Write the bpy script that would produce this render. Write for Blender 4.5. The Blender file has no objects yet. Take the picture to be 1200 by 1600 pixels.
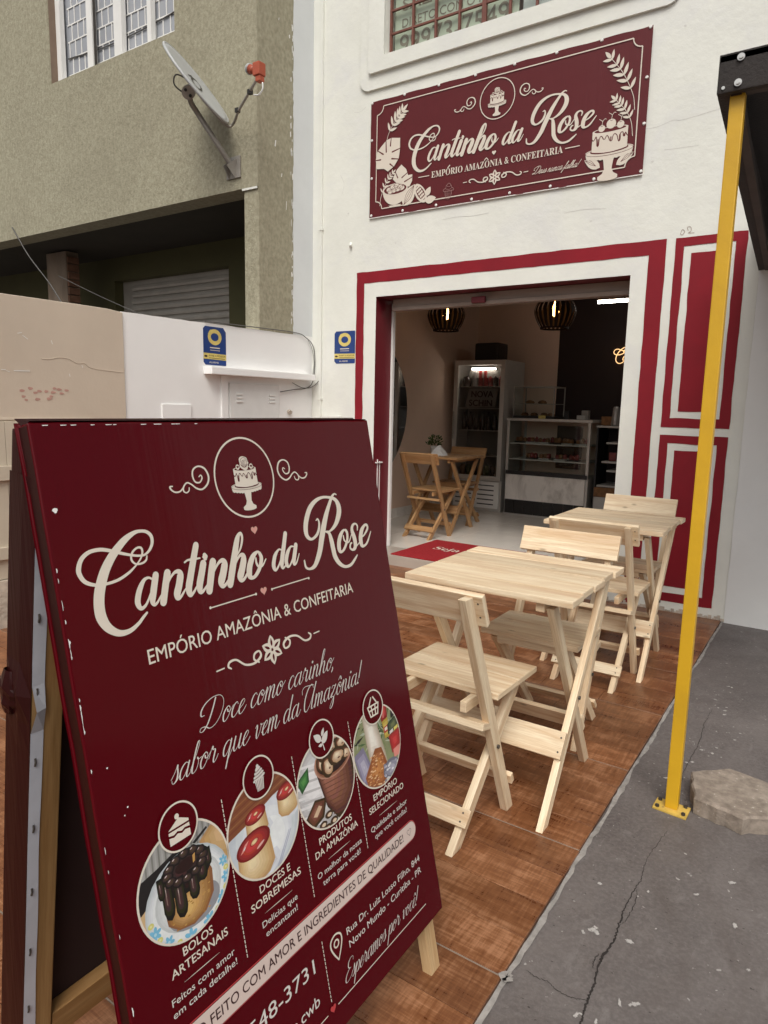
import bpy, bmesh, math, random
import numpy as np
from mathutils import Vector, Matrix, noise

random.seed(11)
sc = bpy.context.scene
COL = sc.collection
rad = math.radians

# ------------------------------------------------------------------ camera
YAW, PITCH, ROLL = -0.5888, -0.1539, 0.0218
cyw, syw, cpt, spt = math.cos(YAW), math.sin(YAW), math.cos(PITCH), math.sin(PITCH)
fw = Vector((syw*cpt, cyw*cpt, spt)); rt = Vector((cyw, -syw, 0)); up = rt.cross(fw)
r2 = rt*math.cos(ROLL)+up*math.sin(ROLL); u2 = -rt*math.sin(ROLL)+up*math.cos(ROLL)
cam = bpy.data.cameras.new('camera'); cam.sensor_fit = 'VERTICAL'; cam.sensor_height = 36.0
cam.lens = 1064.02/1600*36; cam.clip_start = 0.05; cam.clip_end = 2000
cam_o = bpy.data.objects.new('camera', cam); COL.objects.link(cam_o)
cam_o.matrix_world = Matrix(((r2.x, u2.x, -fw.x, 4.0415), (r2.y, u2.y, -fw.y, -5.0147), (r2.z, u2.z, -fw.z, 1.3931), (0, 0, 0, 1)))
sc.camera = cam_o

# ------------------------------------------------------------------ sky, sun, exposure
SUN_EL, SUN_AZ = 50, 152          # azimuth clockwise from +Y: the bright part of the cloud cover is over the street
world = bpy.data.worlds.new('World'); sc.world = world; world.use_nodes = True
wt = world.node_tree; bg = wt.nodes['Background']
sky = wt.nodes.new('ShaderNodeTexSky'); sky.sky_type = 'NISHITA'; sky.sun_disc = False
sky.sun_elevation = rad(SUN_EL); sky.sun_rotation = rad(SUN_AZ)
sky.air_density = 1.0; sky.dust_density = 6.0; sky.ozone_density = 0.6
hs = wt.nodes.new('ShaderNodeHueSaturation'); hs.inputs['Saturation'].default_value = 0.18
wt.links.new(sky.outputs[0], hs.inputs['Color']); wt.links.new(hs.outputs[0], bg.inputs['Color'])
bg.inputs['Strength'].default_value = 0.10
sun = bpy.data.lights.new('sun', 'SUN'); sun.energy = 1.3; sun.angle = rad(32); sun.color = (1.0, 0.95, 0.86)
sun_o = bpy.data.objects.new('sun', sun); COL.objects.link(sun_o)
sdir = Vector((math.sin(rad(SUN_AZ))*math.cos(rad(SUN_EL)), math.cos(rad(SUN_AZ))*math.cos(rad(SUN_EL)), math.sin(rad(SUN_EL))))
sun_o.rotation_euler = sdir.to_track_quat('Z', 'Y').to_euler()
vs = sc.view_settings
vs.view_transform = 'Standard'; vs.look = 'None'; vs.gamma = 1.0; vs.use_curve_mapping = False
vs.exposure = 0.26
cy = sc.cycles
cy.max_bounces = 7; cy.diffuse_bounces = 4; cy.glossy_bounces = 3; cy.transmission_bounces = 4; cy.transparent_max_bounces = 10
cy.caustics_reflective = False; cy.caustics_refractive = False
cy.use_denoising = True; cy.use_adaptive_sampling = True; cy.adaptive_threshold = 0.015
cy.sample_clamp_indirect = 4.0

# ------------------------------------------------------------------ materials
def nd(t, typ, **kw):
    n = t.nodes.new(typ)
    for k, v in kw.items(): setattr(n, k, v)
    return n
def setin(n, **kw):
    for k, v in kw.items(): n.inputs[k.replace('_', ' ')].default_value = v
def c4(c): return (c[0], c[1], c[2], 1)

def pm(name, col, rough=0.6, var=0.12, scale=4.0, bump=0.0, bscale=60.0, col2=None, spec=0.5, metal=0.0, stain=None,
       stain_amt=0.0, stain_scale=1.2, fleck=None, fleck_scale=30.0, fleck_cut=0.72, rnd=0.0, stretch=(1, 1, 1), bdist=0.01, coat=0.0, rvar=0.0):
    m = bpy.data.materials.new(name); m.use_nodes = True; t = m.node_tree
    b = t.nodes['Principled BSDF']
    setin(b, Roughness=rough, Metallic=metal); b.inputs['Specular IOR Level'].default_value = spec
    b.inputs['Coat Weight'].default_value = coat; b.inputs['Coat Roughness'].default_value = 0.12
    tc = nd(t, 'ShaderNodeTexCoord'); mp = nd(t, 'ShaderNodeMapping'); mp.inputs['Scale'].default_value = stretch
    t.links.new(tc.outputs['Object'], mp.inputs['Vector'])
    oi = nd(t, 'ShaderNodeObjectInfo')
    ad = nd(t, 'ShaderNodeVectorMath', operation='ADD'); sc3 = nd(t, 'ShaderNodeVectorMath', operation='SCALE')
    cb = nd(t, 'ShaderNodeCombineXYZ')
    for k in 'XYZ': t.links.new(oi.outputs['Random'], cb.inputs[k])
    t.links.new(cb.outputs[0], sc3.inputs[0]); sc3.inputs['Scale'].default_value = 37.0 if rnd else 0.0
    t.links.new(mp.outputs[0], ad.inputs[0]); t.links.new(sc3.outputs[0], ad.inputs[1])
    V = ad.outputs[0]
    n1 = nd(t, 'ShaderNodeTexNoise'); setin(n1, Scale=scale, Detail=6.0, Roughness=0.6); t.links.new(V, n1.inputs['Vector'])
    lo = tuple(max(0, x*(1-var)) for x in col); hi = tuple(min(1, x*(1+var)) for x in (col2 or col))
    cr = nd(t, 'ShaderNodeValToRGB'); cr.color_ramp.elements[0].position = 0.32; cr.color_ramp.elements[1].position = 0.68
    cr.color_ramp.elements[0].color = c4(lo); cr.color_ramp.elements[1].color = c4(hi)
    t.links.new(n1.outputs['Fac'], cr.inputs[0]); C = cr.outputs[0]
    def mix(a, fac, colr, amt):
        mx = nd(t, 'ShaderNodeMix', data_type='RGBA'); mx.inputs['B'].default_value = c4(colr)
        ml = nd(t, 'ShaderNodeMath', operation='MULTIPLY'); ml.inputs[1].default_value = amt
        t.links.new(fac, ml.inputs[0]); t.links.new(ml.outputs[0], mx.inputs['Factor']); t.links.new(a, mx.inputs['A'])
        return mx.outputs['Result']
    if stain:
        n2 = nd(t, 'ShaderNodeTexNoise'); setin(n2, Scale=stain_scale, Detail=8.0, Roughness=0.68, Distortion=0.6); t.links.new(V, n2.inputs['Vector'])
        r = nd(t, 'ShaderNodeValToRGB'); r.color_ramp.elements[0].position = 0.48; r.color_ramp.elements[1].position = 0.72
        t.links.new(n2.outputs['Fac'], r.inputs[0]); C = mix(C, r.outputs[0], stain, stain_amt)
    if fleck:
        n3 = nd(t, 'ShaderNodeTexNoise'); setin(n3, Scale=fleck_scale, Detail=3.0, Roughness=0.55); t.links.new(V, n3.inputs['Vector'])
        r = nd(t, 'ShaderNodeValToRGB'); r.color_ramp.elements[0].position = fleck_cut; r.color_ramp.elements[1].position = fleck_cut+0.025
        t.links.new(n3.outputs['Fac'], r.inputs[0]); C = mix(C, r.outputs[0], fleck, 0.9)
    if rnd:
        hv = nd(t, 'ShaderNodeHueSaturation'); mr = nd(t, 'ShaderNodeMapRange'); setin(mr, To_Min=1-rnd, To_Max=1+rnd)
        t.links.new(oi.outputs['Random'], mr.inputs['Value']); t.links.new(mr.outputs[0], hv.inputs['Value']); t.links.new(C, hv.inputs['Color']); C = hv.outputs[0]
    t.links.new(C, b.inputs['Base Color'])
    if rvar:
        mr2 = nd(t, 'ShaderNodeMapRange'); setin(mr2, From_Min=0.3, From_Max=0.7, To_Min=max(0.02, rough-rvar), To_Max=min(1, rough+rvar))
        t.links.new(n1.outputs['Fac'], mr2.inputs['Value']); t.links.new(mr2.outputs[0], b.inputs['Roughness'])
    if bump:
        n4 = nd(t, 'ShaderNodeTexNoise'); setin(n4, Scale=bscale, Detail=5.0, Roughness=0.6); t.links.new(V, n4.inputs['Vector'])
        bp = nd(t, 'ShaderNodeBump'); setin(bp, Strength=bump, Distance=bdist); t.links.new(n4.outputs['Fac'], bp.inputs['Height']); t.links.new(bp.outputs[0], b.inputs['Normal'])
    return m

def wood(name, light, dark, rough=0.55, rnd=0.08, tint=None):
    """grain runs along U of the piece's own UV map (metres)"""
    m = bpy.data.materials.new(name); m.use_nodes = True; t = m.node_tree; b = t.nodes['Principled BSDF']
    setin(b, Roughness=rough); b.inputs['Specular IOR Level'].default_value = 0.35
    uv = nd(t, 'ShaderNodeUVMap'); uv.uv_map = 'UVMap'
    oi = nd(t, 'ShaderNodeObjectInfo'); cb = nd(t, 'ShaderNodeCombineXYZ'); t.links.new(oi.outputs['Random'], cb.inputs['Z'])
    s9 = nd(t, 'ShaderNodeVectorMath', operation='SCALE'); s9.inputs['Scale'].default_value = 9.0; t.links.new(cb.outputs[0], s9.inputs[0])
    ad = nd(t, 'ShaderNodeVectorMath', operation='ADD'); t.links.new(uv.outputs[0], ad.inputs[0]); t.links.new(s9.outputs[0], ad.inputs[1])
    def noi(scale, detail, dist=0.0):
        mp = nd(t, 'ShaderNodeMapping'); mp.inputs['Scale'].default_value = scale; t.links.new(ad.outputs[0], mp.inputs['Vector'])
        n = nd(t, 'ShaderNodeTexNoise'); setin(n, Scale=1.0, Detail=detail, Roughness=0.62, Distortion=dist); t.links.new(mp.outputs[0], n.inputs['Vector']); return n
    g = noi((2.2, 38, 3), 5, 0.6); f = noi((14, 420, 3), 3); k = noi((1.6, 14, 3), 4, 0.5)
    cr = nd(t, 'ShaderNodeValToRGB'); e = cr.color_ramp.elements
    e[0].position = 0.33; e[0].color = c4(dark); e[1].position = 0.60; e[1].color = c4(light)
    t.links.new(g.outputs['Fac'], cr.inputs[0])
    mx = nd(t, 'ShaderNodeMix', data_type='RGBA', blend_type='MULTIPLY'); mx.inputs['Factor'].default_value = 0.45
    r2_ = nd(t, 'ShaderNodeValToRGB'); r2_.color_ramp.elements[0].position = 0.3; r2_.color_ramp.elements[1].position = 0.6
    r2_.color_ramp.elements[0].color = (0.62, 0.5, 0.38, 1)
    t.links.new(f.outputs['Fac'], r2_.inputs[0]); t.links.new(cr.outputs[0], mx.inputs['A']); t.links.new(r2_.outputs[0], mx.inputs['B'])
    # pinkish heartwood patches and the odd knot
    m2 = nd(t, 'ShaderNodeMix', data_type='RGBA'); m2.inputs['B'].default_value = c4(tint or tuple(x*y for x, y in zip(light, (0.78, 0.62, 0.48))))
    r3 = nd(t, 'ShaderNodeValToRGB'); r3.color_ramp.elements[0].position = 0.50; r3.color_ramp.elements[1].position = 0.74
    r3.color_ramp.elements[1].color = (0.75, 0.75, 0.75, 1)
    t.links.new(k.outputs['Fac'], r3.inputs[0]); t.links.new(r3.outputs[0], m2.inputs['Factor']); t.links.new(mx.outputs['Result'], m2.inputs['A'])
    mpk = nd(t, 'ShaderNodeMapping'); mpk.inputs['Scale'].default_value = (4.5, 11, 1); t.links.new(ad.outputs[0], mpk.inputs['Vector'])
    vo = nd(t, 'ShaderNodeTexVoronoi'); setin(vo, Scale=1.0); t.links.new(mpk.outputs[0], vo.inputs['Vector'])
    r4 = nd(t, 'ShaderNodeValToRGB'); r4.color_ramp.elements[0].position = 0.03; r4.color_ramp.elements[1].position = 0.1
    r4.color_ramp.elements[0].color = (0.7, 0.7, 0.7, 1); r4.color_ramp.elements[1].color = (0, 0, 0, 1); t.links.new(vo.outputs['Distance'], r4.inputs[0])
    m3 = nd(t, 'ShaderNodeMix', data_type='RGBA'); m3.inputs['B'].default_value = c4(tuple(x*0.42 for x in dark))
    t.links.new(r4.outputs[0], m3.inputs['Factor']); t.links.new(m2.outputs['Result'], m3.inputs['A'])
    hv = nd(t, 'ShaderNodeHueSaturation'); mr = nd(t, 'ShaderNodeMapRange'); setin(mr, To_Min=1-rnd, To_Max=1+rnd)
    t.links.new(oi.outputs['Random'], mr.inputs['Value']); t.links.new(mr.outputs[0], hv.inputs['Value']); t.links.new(m3.outputs['Result'], hv.inputs['Color'])
    t.links.new(hv.outputs[0], b.inputs['Base Color'])
    bp = nd(t, 'ShaderNodeBump'); setin(bp, Strength=0.25, Distance=0.002); t.links.new(g.outputs['Fac'], bp.inputs['Height']); t.links.new(bp.outputs[0], b.inputs['Normal'])
    return m

def emit(name, col, strength):
    m = bpy.data.materials.new(name); m.use_nodes = True; b = m.node_tree.nodes['Principled BSDF']
    b.inputs['Base Color'].default_value = c4(col); b.inputs['Emission Color'].default_value = c4(col); b.inputs['Emission Strength'].default_value = strength
    return m
def glass(name, tint=(0.9, 0.95, 0.93), refl=0.12, rough=0.03):
    """thin pane: clear film with a surface reflection"""
    m = bpy.data.materials.new(name); m.use_nodes = True; t = m.node_tree
    for n in list(t.nodes):
        if n.type == 'BSDF_PRINCIPLED': t.nodes.remove(n)
    out = [n for n in t.nodes if n.type == 'OUTPUT_MATERIAL'][0]
    tr = nd(t, 'ShaderNodeBsdfTransparent'); tr.inputs[0].default_value = c4(tint)
    gl = nd(t, 'ShaderNodeBsdfGlossy'); gl.inputs['Roughness'].default_value = rough
    fr = nd(t, 'ShaderNodeLayerWeight'); pw = nd(t, 'ShaderNodeMath', operation='POWER'); pw.inputs[1].default_value = 4.0; t.links.new(fr.outputs['Facing'], pw.inputs[0])
    mt = nd(t, 'ShaderNodeMath', operation='MULTIPLY_ADD', use_clamp=True); mt.inputs[1].default_value = 0.6; mt.inputs[2].default_value = refl*0.5
    t.links.new(pw.outputs[0], mt.inputs[0])
    mx = nd(t, 'ShaderNodeMixShader'); t.links.new(mt.outputs[0], mx.inputs[0]); t.links.new(tr.outputs[0], mx.inputs[1]); t.links.new(gl.outputs[0], mx.inputs[2])
    t.links.new(mx.outputs[0], out.inputs[0]); return m

MT = {}
MT['plaster'] = pm('white_plaster', (0.735, 0.74, 0.68), 0.75, 0.045, 2.6, 0.30, 17, stain=(0.655, 0.655, 0.655), stain_amt=0.6, stain_scale=2.1, bdist=0.010)
MT['plaster_low'] = pm('low_wall_paint', (0.86, 0.855, 0.84), 0.75, 0.03, 2.0, 0.15, 20, stain=(0.78, 0.78, 0.78), stain_amt=0.35, bdist=0.006)
MT['greywall'] = pm('blue_grey_paint', (0.76, 0.765, 0.75), 0.7, 0.035, 2.0, 0.15, 24, stain=(0.70, 0.705, 0.70), stain_amt=0.4, bdist=0.006)
MT['bluestrip'] = pm('pale_strip_paint', (0.66, 0.68, 0.685), 0.75, 0.04, 2.5, 0.2, 18, stain=(0.58, 0.6, 0.62), stain_amt=0.4)
MT['green'] = pm('olive_textured_plaster', (0.300, 0.275, 0.188), 0.85, 0.12, 34, 0.55, 75, col2=(0.35, 0.325, 0.235), stretch=(1, 1, 0.75), stain=(0.20, 0.175, 0.12), stain_amt=0.3, stain_scale=0.9, bdist=0.012)
MT['porchceil'] = pm('porch_ceiling_shade_brown', (0.030, 0.024, 0.016), 0.85, 0.15, 3)  # porch ceiling: the deep shade under the overhang is put into the colour
MT['greenrec'] = pm('olive_shaded_paint', (0.095, 0.088, 0.035), 0.8, 0.08, 3, 0.2, 30)  # olive recess paint, darkened so that the porch shade sits in its colour
MT['beige'] = pm('beige_wall_paint', (0.585, 0.495, 0.395), 0.75, 0.05, 1.6, 0.2, 18, stain=(0.53, 0.43, 0.33), stain_amt=0.5, stain_scale=1.1, bdist=0.008)
MT['beigegate'] = pm('beige_gate_paint', (0.55, 0.48, 0.38), 0.6, 0.05, 3, 0.1, 30)
MT['rubble'] = pm('bare_cement_base', (0.42, 0.36, 0.30), 0.9, 0.2, 9, 0.6, 20, col2=(0.52, 0.45, 0.37), bdist=0.02)
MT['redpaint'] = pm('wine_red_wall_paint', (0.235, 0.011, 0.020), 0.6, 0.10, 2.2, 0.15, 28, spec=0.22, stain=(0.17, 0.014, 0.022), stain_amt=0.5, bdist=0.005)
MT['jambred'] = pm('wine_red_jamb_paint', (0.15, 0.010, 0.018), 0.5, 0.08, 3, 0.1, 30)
MT['concrete'] = pm('painted_concrete', (0.112, 0.098, 0.095), 0.62, 0.22, 3.2, 0.45, 70, col2=(0.150, 0.134, 0.130), stain=(0.215, 0.195, 0.185), stain_amt=0.6, stain_scale=3.4,
                    fleck=(0.40, 0.375, 0.355), fleck_scale=24, fleck_cut=0.735, bdist=0.006, rvar=0.12)
MT['cement'] = pm('pale_cement_edge', (0.30, 0.28, 0.26), 0.8, 0.30, 22, 0.4, 40, stain=(0.24, 0.225, 0.215), stain_amt=0.6, stain_scale=7)
MT['splat'] = pm('dried_white_paint', (0.44, 0.42, 0.40), 0.7, 0.1, 20)
MT['crack'] = pm('crack_shadow_dirt', (0.025, 0.02, 0.018), 0.95, 0.3, 30)
MT['groutline'] = pm('tile_joint', (0.26, 0.20, 0.155), 0.85, 0.15, 10)
MT['grout'] = pm('tile_bed', (0.075, 0.036, 0.02), 0.85, 0.15, 10)
MT['wood'] = wood('raw_pine', (0.84, 0.715, 0.52), (0.67, 0.49, 0.305), rnd=0.14, tint=(0.56, 0.355, 0.205))
MT['woodin'] = wood('varnished_pine', (0.45, 0.275, 0.135), (0.29, 0.15, 0.06), rough=0.4)
MT['woodleg'] = wood('sign_pine', (0.60, 0.44, 0.25), (0.46, 0.30, 0.15))
MT['woodold'] = wood('sign_frame_wood', (0.36, 0.215, 0.09), (0.26, 0.145, 0.055))
MT['yellow'] = pm('yellow_pole_paint', (0.62, 0.36, 0.016), 0.42, 0.08, 3, 0.08, 60, stain=(0.47, 0.26, 0.015), stain_amt=0.5, stain_scale=3.5, fleck=(0.10, 0.06, 0.03), fleck_scale=26, fleck_cut=0.80)
MT['yellowpl'] = pm('yellow_plate_paint', (0.62, 0.42, 0.09), 0.5, 0.2, 14, 0.2, 60, fleck=(0.20, 0.12, 0.05), fleck_scale=40, fleck_cut=0.66)
MT['canvas'] = pm('black_awning_canvas', (0.020, 0.014, 0.012), 0.75, 0.25, 6, 0.3, 90)
MT['canvas_in'] = pm('awning_frame_brown', (0.05, 0.036, 0.03), 0.7, 0.2, 6)
MT['steel'] = pm('bright_screw_steel', (0.62, 0.61, 0.58), 0.28, 0.1, 20, metal=1.0)
MT['darksteel'] = pm('dull_screw_steel', (0.10, 0.09, 0.08), 0.5, 0.2, 20, metal=0.7)
MT['grey_metal'] = pm('galvanised_arm', (0.33, 0.305, 0.27), 0.5, 0.12, 10, metal=0.35)
MT['dish'] = pm('grey_dish_paint', (0.42, 0.43, 0.425), 0.5, 0.05, 4)
MT['orange'] = pm('orange_plastic', (0.40, 0.085, 0.042), 0.45, 0.1, 10)
MT['black'] = pm('black_plastic', (0.015, 0.013, 0.012), 0.5, 0.2, 10)
MT['white'] = pm('white_paint', (0.78, 0.77, 0.74), 0.5, 0.04, 6)
MT['whitepl'] = pm('white_plastic', (0.72, 0.72, 0.70), 0.45, 0.04, 8)
MT['cable'] = pm('weathered_cable', (0.10, 0.095, 0.09), 0.7, 0.2, 20)
MT['shutter'] = pm('galvanised_shutter', (0.50, 0.47, 0.42), 0.5, 0.10, 5, metal=0.1)
MT['rawcol'] = pm('raw_column_cement', (0.24, 0.18, 0.13), 0.9, 0.25, 4, 0.4, 30, stain=(0.36, 0.30, 0.24), stain_amt=0.7, stain_scale=3, stretch=(1, 1, 0.3))
MT['brick'] = pm('bare_brick', (0.20, 0.10, 0.06), 0.9, 0.25, 12, 0.5, 40)
MT['rust'] = pm('rust_red_window_iron', (0.17, 0.062, 0.045), 0.6, 0.2, 12, 0.2, 60)
MT['paper'] = pm('pale_green_paper', (0.56, 0.60, 0.50), 0.8, 0.06, 2)
MT['ink'] = pm('faded_ink', (0.25, 0.21, 0.17), 0.8, 0.2, 6)
MT['cream'] = pm('cream_print', (0.68, 0.61, 0.52), 0.42, 0.03, 3)
MT['white_print'] = pm('white_print', (0.62, 0.58, 0.54), 0.42, 0.03, 3)
MT['pink'] = pm('pink_print', (0.60, 0.30, 0.25), 0.42, 0.03, 3)
MT['redprint'] = pm('red_print', (0.48, 0.045, 0.05), 0.42, 0.05, 3)
MT['pill'] = pm('pale_pink_print', (0.62, 0.50, 0.45), 0.42, 0.03, 3)
MT['darkprint'] = pm('dark_wine_print', (0.035, 0.004, 0.006), 0.4, 0.1, 3)
def P(name, r, g, b): MT[name] = pm('print_'+name, (r, g, b), 0.4, 0.10, 30, col2=(r, g, b))
P('p_black', .012, .010, .010); P('p_grey', .30, .29, .28); P('p_beige', .55, .38, .20); P('p_plate', .62, .65, .66); P('p_blue', .16, .42, .60); P('p_yel', .58, .55, .16)
P('p_cake', .50, .28, .085); P('p_caked', .34, .165, .045); P('p_choc', .030, .012, .009); P('p_chocl', .16, .085, .07); P('p_brown', .20, .065, .025); P('p_flan', .63, .48, .27)
P('p_fland', .50, .33, .16); P('p_red', .42, .035, .03); P('p_redl', .62, .22, .18); P('p_cloth', .58, .56, .56); P('p_clothd', .40, .37, .38); P('p_cup', .17, .055, .035); P('p_cupd', .09, .025, .018)
P('p_cupl', .30, .12, .085); P('p_nut', .62, .50, .36); P('p_nutd', .12, .04, .025); P('p_green', .05, .16, .05); P('p_greend', .025, .045, .02); P('p_shrimp', .50, .20, .07); P('p_shrimpd', .30, .10, .03)
P('p_bottle', .62, .56, .46); P('p_olive', .22, .24, .12); P('p_lilac', .36, .34, .42); P('p_blue2', .014, .045, .19); P('p_gold', .66, .53, .16)
MT['fridge'] = pm('fridge_steel', (0.52, 0.49, 0.45), 0.45, 0.06, 5, metal=0.2)
MT['fridgein'] = pm('fridge_inside', (0.20, 0.18, 0.155), 0.6, 0.05, 4)
MT['marble'] = pm('white_marble', (0.80, 0.76, 0.71), 0.3, 0.05, 3, stain=(0.38, 0.34, 0.30), stain_amt=0.85, stain_scale=4.5, stretch=(1, 1, 0.55))
MT['glass'] = glass('clear_pane'); MT['glassd'] = glass('fridge_pane', (0.62, 0.6, 0.58), 0.1)
MT['mirror'] = pm('mirror_silver', (0.55, 0.53, 0.50), 0.03, 0.0, 3, metal=1.0)
MT['inwall'] = pm('inside_wall_paint', (0.74, 0.545, 0.425), 0.75, 0.04, 2, 0.1, 20)
MT['indark'] = pm('inside_dark_maroon', (0.020, 0.008, 0.006), 0.7, 0.12, 3)
MT['inceil'] = pm('inside_ceiling_paint', (0.20, 0.16, 0.13), 0.8, 0.05, 2)
MT['intile'] = pm('porcelain_floor', (0.72, 0.665, 0.60), 0.07, 0.07, 2.5, rnd=0.04, stain=(0.60, 0.54, 0.48), stain_amt=0.5, stain_scale=2.5)
MT['ingrout'] = pm('porcelain_grout', (0.22, 0.19, 0.165), 0.8, 0.1, 5)
MT['step'] = pm('doorstep_tile', (0.40, 0.345, 0.295), 0.35, 0.08, 3)
MT['mat'] = pm('red_doormat_pile', (0.30, 0.005, 0.010), 0.95, 0.12, 40, 0.5, 260)
MT['lampwood'] = pm('dark_lamp_veneer', (0.016, 0.008, 0.004), 0.6, 0.2, 8, spec=0.15)
MT['roll'] = pm('roller_housing_paint', (0.30, 0.24, 0.20), 0.6, 0.12, 5, stain=(0.18, 0.12, 0.09), stain_amt=0.6, stretch=(1, 1, 6))
MT['leaf'] = pm('plant_leaf', (0.05, 0.075, 0.012), 0.6, 0.3, 20)
MT['pot'] = pm('white_pot', (0.52, 0.47, 0.42), 0.5, 0.05, 6)
MT['napkin'] = pm('white_napkin', (0.62, 0.60, 0.58), 0.8, 0.04, 6)
MT['tray'] = pm('grey_tray', (0.30, 0.28, 0.25), 0.5, 0.1, 6)
MT['can_r'] = pm('red_can', (0.20, 0.02, 0.018), 0.35, 0.2, 10); MT['can_s'] = pm('silver_can', (0.42, 0.40, 0.38), 0.35, 0.1, 10, metal=0.5)
MT['bottle'] = pm('dark_bottle', (0.030, 0.014, 0.010), 0.2, 0.2, 10)
MT['pastry'] = pm('pastry_crust', (0.22, 0.10, 0.035), 0.7, 0.3, 30); MT['foam'] = pm('white_tray', (0.5, 0.48, 0.45), 0.6, 0.05, 6)
MT['bulb'] = emit('warm_bulb', (1.0, 0.50, 0.13), 13.0); MT['tube'] = emit('white_tube', (1.0, 0.93, 0.83), 20.0); MT['neon'] = emit('warm_neon', (1.0, 0.62, 0.28), 1.1)
MT['hex'] = pm('hexagon_concrete', (0.25, 0.205, 0.165), 0.9, 0.22, 30, 0.8, 140, col2=(0.30, 0.25, 0.205), stain=(0.17, 0.13, 0.105), stain_amt=0.6, stain_scale=9, fleck=(0.50, 0.46, 0.42), fleck_scale=60, fleck_cut=0.68, bdist=0.004)
MT['windowglass'] = pm('window_pane', (0.34, 0.355, 0.385), 0.12, 0.10, 1.2, spec=0.8)
MT['windowglass2'] = glass('front_window_pane', (0.86, 0.9, 0.86), 0.1)

# glossy vinyl of the boards: wine red print, faint vertical ripples where it is stretched over the frame
def vinyl(name, col, rough, ripple, spec=0.5):
    m = bpy.data.materials.new(name); m.use_nodes = True; t = m.node_tree; b = t.nodes['Principled BSDF']
    b.inputs['Base Color'].default_value = c4(col); setin(b, Roughness=rough); b.inputs['Specular IOR Level'].default_value = spec
    tc = nd(t, 'ShaderNodeTexCoord')
    def noi(scale, detail, dist=0.0):
        mp = nd(t, 'ShaderNodeMapping'); mp.inputs['Scale'].default_value = scale; t.links.new(tc.outputs['Object'], mp.inputs['Vector'])
        n = nd(t, 'ShaderNodeTexNoise'); setin(n, Scale=1.0, Detail=detail, Distortion=dist); t.links.new(mp.outputs[0], n.inputs['Vector']); return n
    a = noi((60, 3.0, 1), 3); c = noi((3.0, 2.0, 1), 3, 0.5); d = noi((1.6, 6.0, 1), 2)
    mt = nd(t, 'ShaderNodeMath', operation='MULTIPLY_ADD'); mt.inputs[1].default_value = 0.22; t.links.new(a.outputs['Fac'], mt.inputs[0]); t.links.new(c.outputs['Fac'], mt.inputs[2])
    m2 = nd(t, 'ShaderNodeMath', operation='MULTIPLY_ADD'); m2.inputs[1].default_value = 0.5; t.links.new(d.outputs['Fac'], m2.inputs[0]); t.links.new(mt.outputs[0], m2.inputs[2])
    bp = nd(t, 'ShaderNodeBump'); setin(bp, Strength=ripple, Distance=0.02); t.links.new(m2.outputs[0], bp.inputs['Height']); t.links.new(bp.outputs[0], b.inputs['Normal'])
    return m
MT['vinyl'] = vinyl('wine_vinyl_sign', (0.076, 0.0010, 0.0040), 0.13, 0.12, 0.16)
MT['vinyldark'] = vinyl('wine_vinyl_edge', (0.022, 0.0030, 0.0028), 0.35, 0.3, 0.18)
MT['vinylb'] = vinyl('wine_vinyl_banner', (0.105, 0.0100, 0.0125), 0.34, 0.22, 0.40)
MT['vinylback'] = pm('vinyl_white_back', (0.52, 0.53, 0.58), 0.4, 0.06, 4, 0.2, 12, bdist=0.01)
MT['signin'] = pm('sign_inside_dark', (0.016, 0.003, 0.003), 0.8, 0.2, 4)

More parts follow.
